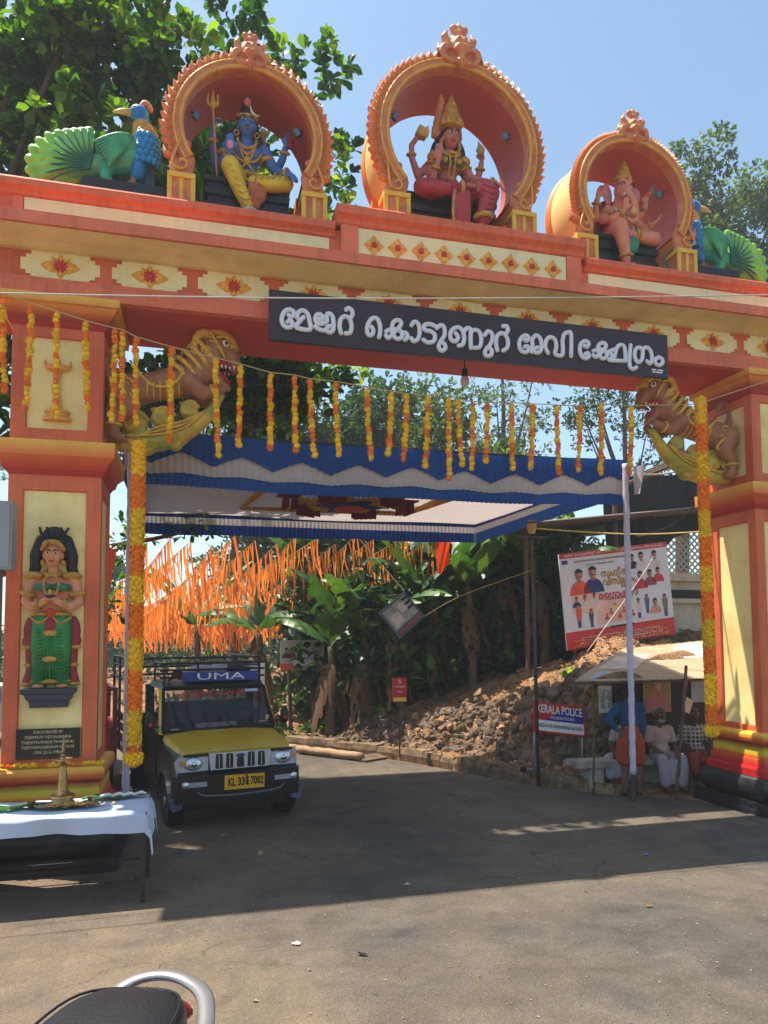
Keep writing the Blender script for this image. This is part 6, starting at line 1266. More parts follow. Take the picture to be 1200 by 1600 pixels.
def red_carrier():
    t = thing('goods_carrier', 'dark red goods carrier parked behind the left pillar, slatted sides', 'truck', group=None)
    red = mat('carrier_red', (122, 34, 36), .5, var=.15, scale=4, dirt=(80, 50, 44), dscale=3, damt=.5); blk = MATS['truck_black']; rub = MATS['tyre_rubber']
    MB().bx(-.7, .7, 0, 2.4, .45, .55).build('load_floor', red, t)
    for s in (-1, 1):
        MB().bx(s*.7-.02, s*.7+.02, 0, 2.4, .55, .8).build('side_board', red, t)
        MB().bx(s*.7-.02, s*.7+.02, 0, 2.4, .98, 1.03).build('top_rail', red, t)
        for k in range(13): MB().bx(s*.7-.012, s*.7+.012, .05+.18*k, .12+.18*k, .8, .98).build('slat', red, t)
        for y in (.0, 1.2, 2.4): MB().bx(s*.7-.03, s*.7+.03, y-.03, y+.03, .5, 1.55).build('stanchion', red, t)
        MB().cyl((s*.7, 0, 1.53), (s*.7, 2.4, 1.53), .025, .025, 8).build('hoop_rail', red, t)
        for yw in (.45, 3.1):
            w = MB(); w.lathe([(.15, -.08), (.25, -.085), (.28, 0), (.25, .085), (.15, .08)], n=20); tb = MB(); tb.add([(s*.62+p[2], yw+p[0], .28+p[1]) for p in w.v], w.f); tb.build('wheel', rub, t, angle=40)
    MB().bx(-.7, .7, -.02, .02, .55, .98).build('tailboard', red, t)
    for k in range(9): MB().bx(-.62+.15*k, -.56+.15*k, -.035, -.021, .62, .92).build('slat', mat('carrier_slat', (150, 70, 56), .6, var=.2), t)
    MB().cyl((-.7, 0, 1.53), (.7, 0, 1.53), .025, .025, 8).build('hoop_rail', red, t)
    cb = MB(); cb.prism([(2.5, .45), (3.6, .45), (3.62, .95), (3.35, 1.6), (2.5, 1.65)], (-.68, 0, 0), (0, 1, 0), (0, 0, 1), 1.36); cb.build('cab', red, t)
    MB().add([(-.55, 2.49, 1.1), (.55, 2.49, 1.1), (.5, 2.49, 1.5), (-.5, 2.49, 1.5)], [(0, 1, 2, 3)]).build('rear_window', MATS['truck_glass'] if 'truck_glass' in MATS else bpy.data.materials['truck_glass'], t)
    bd = MB().bx(-.6, .6, 2.4, 2.43, 1.66, 1.8).build('name_panel', MATS['panel_blue'], t); text_mesh('panel_lettering', 'ADAPCI', .1, MATS['panel_white'], bd, face_mtx((0, 2.398, 1.73), (1, 0, 0), (0, 0, 1)), width=.6)
    t.location = (-1.75, 11.3, 0); t.rotation_euler = (0, 0, .18)
red_carrier()
def white_car():
    t = thing('parked_car', 'pale car roof glimpsed between the left pillar and the red carrier', 'car')
    w = mat('car_white', (206, 206, 202), .3, var=.04, coat=.5); g = bpy.data.materials['truck_glass']
    b = MB(); prof = [(-1.7, .3), (1.7, .3), (1.75, .6), (1.6, .78), (.95, .85), (.55, 1.25), (-.9, 1.28), (-1.5, .85), (-1.75, .75)]
    b.prism(prof, (0, 0, 0), (1, 0, 0), (0, 0, 1), -1.4); b.build('body', w, t)
    for s in (-.01, 1.41):
        MB().add([(.85, s, .88), (.48, s, 1.2), (-.2, s, 1.22), (-.2, s, .9)], [(0, 1, 2, 3)]).build('window', g, t); MB().add([(-.28, s, .9), (-.28, s, 1.22), (-.86, s, 1.22), (-1.3, s, .9)], [(0, 1, 2, 3)]).build('window', g, t)
        for x in (-1.1, 1.1): MB().cyl((x, s-.04, .28), (x, s+.08, .28), .28, .28, 18).build('wheel', MATS['tyre_rubber'], t)
    t.location = (-3.6, 17.2, 0); t.rotation_euler = (0, 0, .2)
white_car()
# ------------------------------------------------------------ people by the shelter
def quadpart(name, parent, m, pts):
    """thin flat printed patch in a plane given by four points"""
    mb = MB(); a, b, c, d = [V(p) for p in pts]; n = (b-a).cross(d-a).normalized()*-.0015
    mb.add([a, b, c, d, a+n, b+n, c+n, d+n], [(0, 1, 2, 3), (7, 6, 5, 4), (0, 4, 5, 1), (1, 5, 6, 2), (2, 6, 7, 3), (3, 7, 4, 0)]); return mb.build(name, m, parent)
SKIN = mat('brown_skin', (112, 72, 54), .6, var=.08, scale=8); SKIN2 = mat('dark_skin', (86, 56, 44), .6, var=.08, scale=8)
HAIR = mat('dark_hair', (22, 20, 20), .7, var=.3, scale=30, bump=.5, bscale=60); GREY = mat('grey_hair', (150, 146, 142), .8, var=.3, scale=30, bump=.5, bscale=60)
def check_material():
    m = bpy.data.materials.new('checked_shirt'); nt, b = nodes_of(m); vec = coords(nt)
    w = []
    for ax in (0, 2):
        s = N(nt, 'ShaderNodeSeparateXYZ'); nt.links.new(vec, s.inputs[0]); k = N(nt, 'ShaderNodeMath', operation='MULTIPLY', i_1=14.); nt.links.new(s.outputs[ax], k.inputs[0])
        f = N(nt, 'ShaderNodeMath', operation='FRACT'); nt.links.new(k.outputs[0], f.inputs[0]); g = N(nt, 'ShaderNodeMath', operation='GREATER_THAN', i_1=.78); nt.links.new(f.outputs[0], g.inputs[0]); w.append(g.outputs[0])
    mx = N(nt, 'ShaderNodeMath', operation='MAXIMUM'); nt.links.new(w[0], mx.inputs[0]); nt.links.new(w[1], mx.inputs[1])
    nt.links.new(mixc(nt, mx.outputs[0], lin((98, 94, 98)), lin((196, 192, 190))), b.inputs['Base Color']); b.inputs['Roughness'].default_value = .85; return m
def seated(label, loc, s, rz, shirt, lungi, hair, skin, head_dy=0., arms='lap', beard=False, cap=None, lens=.0):
    t = thing('person', label, 'person')
    b = MB(); hz = 1.22
    b.sphere((0, 0, .55), (.17, .13, .14)); b.sphere((0, .02, .8), (.16, .11, .2)); b.limb([((0, .02, 1.0), .07), ((0, -.01, 1.1), .055)]); add_head(b, (0, -.03+head_dy, hz), 1.02)
    for q in (-1, 1):
        b.sphere((q*.17, .02, .97), .065); el = (q*.25, -.04, .72); hd = (q*.12, -.36, .58) if arms == 'lap' else (q*.17, -.42, .56)
        b.limb([((q*.18, .02, .97), .055), (el, .045), (hd, .033)]); add_hand(b, (hd[0]*.95, hd[1]-.05, hd[2]-.01), (-q*.3, -.9, -.25), (0, -.2, 1), 1., .6, q)
        kn = (q*.16, -.42, .5); an = (q*.14, -.44, .1); b.limb([((q*.09, -.02, .5), .09), (kn, .07), ((q*.15, -.44, .3), .06), (an, .04)]); b.limb([(an, .04), ((q*.14, -.47, .04), .042), ((q*.15, -.6, .03), .03)])
    b.blob('body', skin, t, .014, 3)
    c = MB(); c.sphere((0, .0, .6), (.19, .15, .14)); c.sphere((0, .02, .82), (.185, .135, .2)); c.limb([((-.16, .02, .95), .08), ((.16, .02, .95), .08)])
    for q in (-1, 1): c.limb([((q*.18, .02, .96), .08), ((q*.235, -.02, .78), .068)])
    c.blob('shirt', shirt, t, .014, 2)
    l = MB(); l.sphere((0, -.02, .5), (.2, .17, .1))
    for q in (-1, 1): l.limb([((q*.1, -.04, .5), .11), ((q*.17, -.42, .5), .1), ((q*.16, -.46, .3), .1 if lens else .085), ((q*.15, -.46, .3-lens), .1 if lens else .07)])
    l.sphere((0, -.3, .46), (.12, .16, .07))
    if lens:
        for k in range(6): l.tube(smoothpath([(-.12+.048*k, -.46+.02*(k % 2), .5), (-.11+.044*k, -.5+.015*(k % 2), .3), (-.13+.05*k, -.47, .3-lens-.02*(k % 3))], 4), .045, 8)
    else: l.limb([((-.06, -.4, .46), .07), ((.06, -.4, .46), .07)])
    l.blob('lungi', lungi, t, .015, 3)
    h = MB(); h.sphere((0, .03+head_dy, hz+.05), (.1, .11, .1)); h.blob('hair', hair, t, .012, 2)
    if beard: MB().sphere((0, -.09+head_dy, hz-.09), (.06, .05, .06)).blob('beard', GREY, t, .01, 2)
    if not beard: MB().tube(smoothpath([(-.04, -.115+head_dy, hz-.05), (0, -.13+head_dy, hz-.043), (.04, -.115+head_dy, hz-.05)], 3), .012, 6).build('moustache', HAIR, t, smooth=True)
    eyes(t, (0, -.03+head_dy, hz+.005), 1.02, lip=(110, 58, 52), big=.75)
    for q in (-1, 1): MB().sphere((q*.15, -.54, .012), (.05, .14, .014)).build('sandal', mat('sandal_black', (34, 30, 30), .7), t, smooth=True)
    t.location = loc; t.scale = (s, s, s); t.rotation_euler = (0, 0, rz); return t
WHITE_C = cloth_mat('white_dhoti', (176, 166, 178), .15); PALE = cloth_mat('pale_shirt', (198, 172, 160), .1); ORANGE_C = cloth_mat('orange_lungi', (168, 70, 46), .12)
seated('old man in pale shirt and long white dhoti sitting under the tin shelter', (6.98, 9.88, .0), .87, -.15, PALE, WHITE_C, GREY, SKIN, lens=.16, beard=True)
seated('man in grey checked shirt and orange lungi sitting beside the right pillar', (7.56, 9.84, .0), .87, -.3, check_material(), ORANGE_C, HAIR, SKIN2)
seated('person in white dhoti sitting half hidden behind the standing man', (6.46, 9.98, .0), .87, -.85, WHITE_C, WHITE_C, HAIR, SKIN2, lens=.05)
def standing():
    t = thing('person', 'man in blue shirt and orange lungi standing with his back turned, hand on hip', 'person')
    b = MB(); b.sphere((0, 0, .95), (.16, .11, .13)); b.sphere((0, 0, 1.2), (.16, .1, .22)); b.limb([((0, 0, 1.42), .065), ((.01, .03, 1.5), .055)]); add_head(b, (.02, .05, 1.6), 1.)
    # facing away: nose is turned later by mirroring the whole figure
    b.limb([((.18, 0, 1.36), .06), ((.36, .02, 1.14), .05), ((.2, .05, 1.0), .036)]); add_hand(b, (.16, .07, .98), (-.8, .2, -.3), (.3, .8, .2), 1., .5, 1)
    b.limb([((-.18, 0, 1.36), .06), ((-.2, .0, 1.08), .048), ((-.19, -.06, .84), .036)]); add_hand(b, (-.19, -.07, .77), (0, -.1, -1), (-1, 0, 0), 1., .4, -1)
    for q in (-1, 1): b.limb([((q*.09, 0, .9), .1), ((q*.1, .0, .5), .066), ((q*.105, .02, .36), .062), ((q*.11, .03, .1), .042)]); b.limb([((q*.11, .03, .07), .042), ((q*.12, -.06, .04), .04), ((q*.13, -.15, .03), .03)])
    b.blob('body', SKIN, t, .014, 3)
    c = MB(); c.sphere((0, 0, .98), (.18, .125, .1)); c.sphere((0, 0, 1.2), (.185, .125, .22)); c.limb([((-.15, 0, 1.36), .08), ((.15, 0, 1.36), .08)]); c.limb([((.18, 0, 1.36), .082), ((.35, .02, 1.16), .068), ((.25, .03, 1.05), .055)]); c.limb([((-.165, 0, 1.36), .075), ((-.2, .0, 1.1), .06), ((-.19, -.05, .88), .05)])
    c.blob('shirt', cloth_mat('blue_shirt', (28, 74, 112), .1), t, .014, 2)
    l = MB(); l.limb([((0, 0, .98), .15), ((0, 0, .8), .175)]); l.sphere((0, 0, .75), (.21, .16, .25)); l.limb([((-.08, 0, .8), .14), ((-.1, .0, .56), .13)]); l.limb([((.08, 0, .8), .14), ((.1, .0, .56), .13)]); l.box((0, 0, .62), (.3, .22, .26)); l.blob('lungi', ORANGE_C, t, .015, 4)
    h = MB(); h.sphere((.02, .075, 1.635), (.104, .115, .112)); h.sphere((.02, .1, 1.58), (.095, .08, .09)); h.blob('hair', HAIR, t, .012, 2)
    eyes(t, (.02, .05, 1.605), 1., lip=(110, 58, 52), big=.8)
    for q in (-1, 1): MB().sphere((q*.12, -.06, .012), (.05, .14, .014)).build('sandal', MATS['sandal_black'], t, smooth=True)
    t.location = (6.13, 9.36, 0); t.scale = (.92, .92, .92); t.rotation_euler = (0, 0, PI-.25)
standing()

# ------------------------------------------------------------ tin shelter, bench, notices
def shelter():
    tin = mat('printed_tin', (176, 154, 124), .7, var=.2, scale=1.6, dirt=(168, 128, 92), dscale=2.2, damt=.8, bump=.1)
    t = thing('tin_shelter', 'lean-to shelter roofed with a tilted faded printed sheet beside the right pillar', 'shelter', (6.8, 9.6, 0))
    A, B, C, D = V((5.10, 9.1, 1.655)), V((7.35, 9.05, 1.66)), V((8.5, 10.3, 2.2)), V((6.66, 10.3, 2.08))
    g = MB(); n = 24; m = 10
    f = lambda u, v: (A.lerp(B, u)).lerp(D.lerp(C, u), v)+V((0, 0, .004*math.sin(u*60)+.012*math.sin(v*5+u*3)-.015*math.sin(PI*u)*(1-v)))
    g.grid(f, n, m); k = len(g.v); g.grid(lambda u, v: f(u, v)-V((0, 0, .012)), n, m); g.build('roof_sheet', tin, t, smooth=True)
    for col, (u0, v0, u1, v1) in (((208, 182, 164), (.05, .3, .35, .75)), ((192, 198, 180), (.55, .55, .9, .95)), ((180, 184, 184), (.08, .05, .3, .22))):
        g = MB(); g.grid(lambda u, v: f(u0+(u1-u0)*u, v0+(v1-v0)*v)+V((0, 0, .004)), 8, 6); g.build('faded_print', mat('print_%d' % col[0], col, .7, var=.3, scale=6, dirt=(206, 198, 176), dscale=5, damt=1.), t, smooth=True)
    for k in range(3):
        u0, v0 = (.35, .45, .12)[k], (.55, .6, .04)[k]; g = MB(); g.grid(lambda u, v: f(u0+(.35)*u, v0+.16*v*math.sin(PI*u))+V((0, 0, .006+.05*math.sin(PI*u)*math.sin(PI*v))), 10, 5); g.build('soil_patch', M_EARTH, t, smooth=True)
    wood = mat('raw_pole', (96, 74, 58), .9, var=.35, scale=12, bump=.5, bscale=30)
    def stick(a, b, r=.022):
        a, b = V(a), V(b); mb = MB(); mb.tube([a.lerp(b, i/14)+V((.008*math.sin(i*2.2), 0, 0)) for i in range(15)], [r*(1+.2*(i % 3 == 0)) for i in range(15)], 8); mb.build('prop_pole', wood, t, smooth=True)
    stick((6.58, 8.98, -.03), (6.83, 9.0, 1.85)); stick((5.6, 9.5, 0), (5.62, 9.45, 1.72), .016); stick((7.3, 9.2, 0), (7.32, 9.15, 1.68)); stick((8.3, 10.2, 1.7), (8.3, 10.25, 2.15)); stick((6.75, 10.25, .0), (6.75, 10.28, 2.06))
    stick(A+V((.05, .03, -.03)), B+V((-.05, .03, -.03)), .016)
    MB().bx(6.55, 8.6, 10.36, 10.4, .3, 1.95).build('back_board', mat('dark_plank', (50, 42, 38), .9, var=.3, scale=6), t)
shelter()
b = MB(); b.bx(5.62, 8.1, 9.72, 10.12, .28, .38); b.bx(5.72, 5.98, 9.76, 10.1, 0, .279); b.bx(6.8, 7.05, 9.76, 10.1, 0, .279); b.bx(7.75, 8.0, 9.76, 10.1, 0, .279)
t = thing('stone_bench', 'low whitewashed stone bench under the shelter where people sit', 'bench', (6.8, 9.9, 0)); lime = mat('lime_stone', (168, 162, 150), .9, var=.2, scale=6, bump=.3, dirt=(90, 80, 66), dscale=4, damt=.7)
MB().bx(5.5, 8.1, 9.72, 10.12, .34, .42).build('slab', lime, t)
for x in (5.72, 6.8, 7.75): MB().bx(x, x+.22, 9.78, 10.08, 0, .339).build('support', lime, t)
def paper(name, label, cat, o, ux, uz, w, h, bg, fn=None, group=None):
    """sheet of paper pinned on a surface; fn draws on it in (x, z) metres from its centre"""
    o, ux, uz = V(o), V(ux).normalized(), V(uz).normalized(); nrm = ux.cross(uz)
    t = thing(name, label, cat, o, group); q = lambda x, z, d=0: o+ux*x+uz*z+nrm*d
    quadpart('sheet', t, bg, [q(-w/2, -h/2), q(w/2, -h/2), q(w/2, h/2), q(-w/2, h/2)])
    if fn: fn(t, q, ux, uz)
    return t
M_PAPER = mat('paper_white', (206, 204, 200), .8, var=.06); M_INK = mat('print_ink', (28, 26, 30), .7)
def rect(t, q, x0, x1, z0, z1, m, d=.003, name='print'): return quadpart(name, t, m, [q(x0, z0, d), q(x1, z0, d), q(x1, z1, d), q(x0, z1, d)])
def bw(t, q, ux, uz):
    text_mesh('lettering', 'അറിയിപ്പ്', .11, M_INK, t, face_mtx(q(-.04, 0, .004), uz, -ux), width=.3); text_mesh('lettering', 'നോട്ടീസ്', .1, M_INK, t, face_mtx(q(.07, 0, .004), uz, -ux), width=.28)
paper('notice', 'white sheet with black lettering pinned sideways to the stone wall by the shelter', 'notice', (6.30, 10.28, 1.28), (1, -.1, 0), (0, 0, 1), .22, .42, M_PAPER, bw)
def bw2(t, q, ux, uz):
    for k in range(4): text_mesh('lettering', ('വാർഡ്', 'യോഗം', '24', 'സ്വാഗതം')[k], .09, M_PAPER, t, face_mtx(q(0, .15-.1*k, .004), ux, uz), width=.22)
paper('notice', 'dark notice sheet with pale lettering under the shelter roof above the checked shirt', 'notice', (8.07, 10.34, 1.4), (1, 0, 0), (0, 0, 1), .3, .44, mat('paper_grey', (150, 148, 148), .8), None)
def portrait(t, q, x, z, s, shirt, hair=None, skin=None, d=.004, full=False, name='printed_portrait'):
    """printed picture of somebody: flat head, hair and shoulders"""
    sk = skin or mat('print_skin', (160, 106, 82), .7); hr = hair or M_INK
    def disc(cx, cz, rx, rz, m, dd, a0=0, a1=2*PI):
        n = 14; pts = [q(cx+rx*math.cos(a0+(a1-a0)*i/n), cz+rz*math.sin(a0+(a1-a0)*i/n), dd) for i in range(n+(0 if a1-a0 > 6 else 1))]
        mb = MB(); nn = (q(0, 0, .001)-q(0, 0, 0)); k = len(pts); mb.add(pts+[p-nn for p in pts], [tuple(range(k)), tuple(range(2*k-1, k-1, -1))]+[(i, k+i, k+(i+1) % k, (i+1) % k) for i in range(k)]); return mb.build(name, m, t)
    if full: quadpart(name, t, shirt, [q(x-.11*s, z-.62*s, d), q(x+.11*s, z-.62*s, d), q(x+.17*s, z-.05*s, d), q(x-.17*s, z-.05*s, d)]); quadpart(name, t, mat('print_denim', (70, 76, 104), .7), [q(x-.09*s, z-.95*s, d), q(x+.09*s, z-.95*s, d), q(x+.1*s, z-.6*s, d-.0012), q(x-.1*s, z-.6*s, d-.0012)])
    if full: disc(x, z-.12*s, .17*s, .12*s, shirt, d+.0005, 0, PI)
    else: disc(x, z-.42*s, .27*s, .34*s, shirt, d, 0, PI)
    quadpart(name, t, sk, [q(x-.045*s, z-.14*s, d+.0012), q(x+.045*s, z-.14*s, d+.0012), q(x+.05*s, z-.02*s, d+.0012), q(x-.05*s, z-.02*s, d+.0012)])
    disc(x, z+.05*s, .1*s, .135*s, sk, d+.003); disc(x, z+.07*s, .112*s, .13*s, hr, d+.0042, .25, PI-.25); disc(x+.03*s, z+.02*s, .05*s, .09*s, mat('print_skin_light', (196, 142, 112), .7), d+.0036)
    for e in (-1, 1): quadpart(name, t, hr, [q(x+e*.04*s-.018*s, z+.055*s, d+.0048), q(x+e*.04*s+.018*s, z+.055*s, d+.0048), q(x+e*.04*s+.018*s, z+.07*s, d+.0048), q(x+e*.04*s-.018*s, z+.07*s, d+.0048)])
    quadpart(name, t, hr, [q(x-.05*s, z-.01*s, d+.0045), q(x+.05*s, z-.01*s, d+.0045), q(x+.04*s, z+.015*s, d+.0045), q(x-.04*s, z+.015*s, d+.0045)])
def saint(t, q, ux, uz):
    rect(t, q, -.24, .24, -.34, .34, mat('poster_ochre', (150, 122, 70), .7, var=.2)); portrait(t, q, 0, .02, .95, mat('print_rose', (180, 110, 96), .7), mat('print_white_hair', (190, 184, 176), .7), d=.006)
paper('poster', 'colour portrait poster of a white-haired figure pinned inside the tin shelter', 'poster', (7.28, 10.34, 1.42), (1, 0, 0), (0, 0, 1), .5, .7, M_PAPER, saint)
paper('leaflet', 'crumpled pale leaflet hooked on the knotted prop pole of the shelter', 'leaflet', (6.86, 9.03, 1.28), (1, .3, -.5), (.4, 0, 1), .16, .2, mat('leaflet_buff', (196, 176, 156), .8))

# ------------------------------------------------------------ police barricade sign
def police():
    t = thing('police_sign', 'red, blue and white Kerala Police barricade board on tilted legs by the bank', 'sign', (5.6, 10.55, .22))
    bl, br, tr, tl = V((5.17, 10.5, .80)), V((6.07, 10.5, .675)), V((6.2, 10.72, 1.165)), V((5.29, 10.72, 1.245))
    ux = (br-bl); uy = (tl-bl); W, H = ux.length, uy.length; nrm = ux.cross(uy).normalized()
    q = lambda x, z, d=0: bl+ux*x+uy*z+nrm*d
    MB().prism([(0, 0), (1, 0), (1, 1), (0, 1)], q(0, 0, -.03), ux, uy, .028).build('board', mat('sign_red', (196, 34, 40), .45, var=.08), t)
    wht = mat('sign_white', (226, 224, 222), .5, var=.05); blu = mat('sign_blue', (36, 44, 140), .45, var=.08)
    R_ = lambda x0, x1, z0, z1, m, d: quadpart('field', t, m, [q(x0, z0, d), q(x1, z0, d), q(x1, z1, d), q(x0, z1, d)])
    R_(.03, .97, .05, .40, wht, .003); quadpart('field', t, blu, [q(.22, .40, .0045), q(.97, .40, .0045), q(.97, .95, .0045), q(.5, .74, .0045)])
    text_mesh('lettering', 'KERALA POLICE', .2, wht, t, face_mtx(q(.5, .76, .008), ux, uy), width=W*.88, offset=.003)
    text_mesh('lettering', 'PALLIKKATHODU', .075, wht, t, face_mtx(q(.56, .51, .008), ux, uy), width=W*.46)
    text_mesh('lettering', 'VAZHOOR GRAMAPANCHAYATH', .085, M_INK, t, face_mtx(q(.51, .22, .008), ux, uy), width=W*.86)
    st = mat('galvanised', (150, 150, 156), .4, metal=.5, var=.15, dirt=(110, 90, 76), dscale=6, damt=.5)
    for x in (.04, .96):
        a = q(x, .1, -.035); f = V((a.x-.12, a.y-.18, .24)); MB().tube([q(x, .95, -.035), a, f], .016, 8).build('leg', st, t, smooth=True)
        MB().tube([f+V((-.14, .02, 0)), f, f+V((.1, -.1, 0))], .014, 7).build('foot', st, t, smooth=True)
        if x < .5: MB().cyl(f+V((-.16, 0, .0)), f+V((-.16, .04, .0)), .045, .045, 14).build('castor', MATS['tyre_rubber'], t)
police()

# ------------------------------------------------------------ festival hoarding on the bank
def hoarding():
    t = thing('hoarding', 'festival hoarding with red bands, portraits and Malayalam titles standing on the bank', 'hoarding', (8.3, 13.0, 1.9))
    bl, br, tr, tl = V((7.16, 13.0, 1.98)), V((9.66, 13.0, 2.27)), V((9.54, 13.1, 4.22)), V((7.09, 13.1, 3.86))
    ux = ((br-bl)+(tr-tl))/2; uy = ((tl-bl)+(tr-br))/2; nrm = ux.cross(uy).normalized(); o = bl
    W, H = ux.length, uy.length; UX, UY = ux.normalized(), uy.normalized()
    q = lambda x, z, d=0: o+UX*x+UY*z+nrm*d
    MB().prism([(0, 0), (W, 0), (W, H), (0, H)], q(0, 0, -.04), UX, UY, .038).build('panel', mat('flex_white', (214, 212, 214), .5, var=.05, scale=3), t)
    P = lambda x, z: (x*W, z*H)
    r = lambda x0, x1, z0, z1, m, d=.003: rect(t, q, x0*W, x1*W, z0*H, z1*H, m, d, 'print')
    red = mat('flex_red', (196, 40, 36), .5, var=.06); r(0, 1, 0, .18, red); r(0, 1, .945, 1, red)
    r(.3, .62, .22, .52, mat('flex_peach', (226, 178, 158), .5, var=.2, scale=2)); r(.08, .34, .36, .62, mat('flex_peach2', (224, 188, 170), .5, var=.2, scale=2), .0036)
    orange = mat('flex_orange', (236, 110, 40), .5); yel = mat('flex_yellow', (238, 200, 70), .5); pink = mat('flex_pink', (214, 50, 110), .5); wht = MATS['sign_white']
    T = lambda s, x, z, sz, m, w, d=.006: text_mesh('lettering', s, sz, m, t, face_mtx(q(x*W, z*H, d), UX, UY), width=w*W, extrude=.0008)
    T('മേജർ കൊടുങ്ങൂർ ദേവീ ക്ഷേത്രം തിരുവുത്സവം 2024 മാർച്ച്', .5, .972, .075, wht, .92)
    T('ഉത്സവത്തോടനുബന്ധിച്ച് കലാപരിപാടികൾ അവതരിപ്പിക്കുന്നു', .38, .90, .06, M_INK, .5); T('മെഗാ സ്റ്റേജ് ഷോ', .36, .855, .05, M_INK, .26)
    gold_ = mat('flex_gold', (206, 150, 30), .5)
    for s, x, z, w, m in (('സംഗീത', .49, .74, .26, gold_), ('വിസ്മയം', .52, .65, .3, gold_), ('2024', .58, .59, .1, gold_), ('മെഗാഷോ', .5, .51, .36, pink)):
        T(s, x+.004, z-.006, .2 if s != '2024' else .09, M_INK, w, .0055); T(s, x, z, .2 if s != '2024' else .09, m, w, .0075)
    T('കലാകാരന്മാർ അണിനിരക്കുന്ന', .5, .465, .05, M_INK, .26)
    for k in range(5): T(('സ്വാഗത സംഘം കമ്മിറ്റി ഭാരവാഹികൾ', 'പ്രവേശനം സൗജന്യം ഏവർക്കും സ്വാഗതം', 'സ്ഥലം ക്ഷേത്ര മൈതാനം', 'ഉത്സവ കമ്മിറ്റി', 'സമയം രാത്രി 8 മണി')[k], .5, .132-.026*k, .045, (orange, wht, yel, wht, yel)[k], .86-.1*(k % 2))
    nav = mat('print_navy', (40, 48, 110), .6); org = mat('print_orange', (222, 84, 50), .6); gr = mat('print_olive', (112, 108, 84), .6); crm = mat('print_cream', (210, 200, 190), .6)
    for (x, z, s, sh) in ((.16, .735, .72, org), (.285, .745, .74, nav), (.12, .5, .3, nav), (.195, .505, .32, crm), (.28, .515, .3, crm), (.66, .86, .42, M_INK), (.745, .865, .48, crm), (.87, .865, .48, crm), (.72, .66, .5, mat('print_scarlet', (190, 50, 56), .6)), (.81, .67, .46, mat('print_wine', (150, 60, 80), .6)), (.89, .69, .42, red)):
        portrait(t, q, x*W, z*H, s*1.18, sh)
    for (x, z, s, sh) in ((.13, .42, .42, org), (.24, .36, .32, mat('print_plum', (84, 56, 80), .6)), (.68, .40, .36, crm), (.76, .43, .34, mat('print_teal', (60, 104, 130), .6)), (.93, .40, .4, gr)): portrait(t, q, x*W, z*H, s, sh, full=True)
    for (x, z) in ((.62, .86), (.7, .86)): pass
    for k in range(7): portrait(t, q, (.38+.04*k)*W, (.30+.05*(k % 3))*H, .2, (red, org, yel)[k % 3])
    portrait(t, q, .835*W, .36*H, .5, mat('print_costume', (206, 150, 120), .6), M_INK); r(.4, .62, .165, .185, M_INK, .006)
    r(.02, .07, .885, .925, nav, .005)
    wood = MATS['raw_pole']
    for x in (.08, .5, .92): MB().cyl(q(x*W, -.5, -.07), q(x*W, H*.95, -.07), .035, .03, 8).build('stake', wood, t)
hoarding()

# ------------------------------------------------------------ small boards on and behind the bank
def red_notice():
    t = thing('notice_board', 'small red notice with white lettering on a thin stake in front of the bank', 'sign', (3.66, 12.8, .2))
    MB().cyl((3.66, 12.8, .1), (3.66, 12.8, 1.5), .014, .014, 7).build('stake', MATS['dark_pipe'], t)
    bx = MB().bx(3.53, 3.79, 12.765, 12.785, 1.1, 1.53).build('panel', MATS['flex_red'], t); w = MATS['sign_white']
    for k, (s, sz, wd) in enumerate((('5', .1, .06), ('TO PARKING', .05, .2), ('AREA', .05, .1))): text_mesh('lettering', s, sz, w, bx, face_mtx((3.66, 12.762, 1.46-.09*k), (1, 0, 0), (0, 0, 1)), width=wd)
    quadpart('strip', bx, MATS['flex_yellow'], [(3.54, 12.762, 1.11), (3.78, 12.762, 1.11), (3.78, 12.762, 1.18), (3.54, 12.762, 1.18)])
red_notice()
def ad_board():
    t = thing('advert_board', 'weathered builder advert on two stakes among the banana plants behind the truck', 'sign', (2.5, 17, .5))
    w = MB().bx(2.0, 3.02, 16.98, 17.0, 1.5, 2.2).build('panel', mat('faded_flex', (188, 176, 164), .7, var=.15, scale=3), t); q = lambda x, z, d=0: V((2.0+x, 16.98-d, 1.5+z))
    rect(w, q, .3, .8, .12, .36, MATS['sign_white'], .003); portrait(w, q, .14, .45, .4, MATS['print_plum']); portrait(w, q, .27, .44, .36, MATS['print_wine']); portrait(w, q, .86, .2, .4, MATS['print_orange']); rect(w, q, 0, .3, .0, .16, MATS['print_orange'], .003)
    text_mesh('lettering', 'CAN', .12, MATS['print_wine'], w, face_mtx(q(.5, .6, .006), (1, 0, 0), (0, 0, 1)), width=.24); text_mesh('lettering', 'Pelican Builders', .1, MATS['flex_red'], w, face_mtx(q(.55, .28, .006), (1, 0, 0), (0, 0, 1)), width=.46)
    for k in range(2): text_mesh('lettering', ('TEJ', 'OUT')[k], .13, MATS['print_wine'], w, face_mtx(q(.86, .56-.16*k, .006), (1, 0, 0), (0, 0, 1)), width=.22)
    for x in (2.25, 2.8): MB().cyl((x, 17.03, .2), (x-.05, 17.03, 2.0), .05, .04, 8).build('stake', MATS['raw_pole'], t)
ad_board()
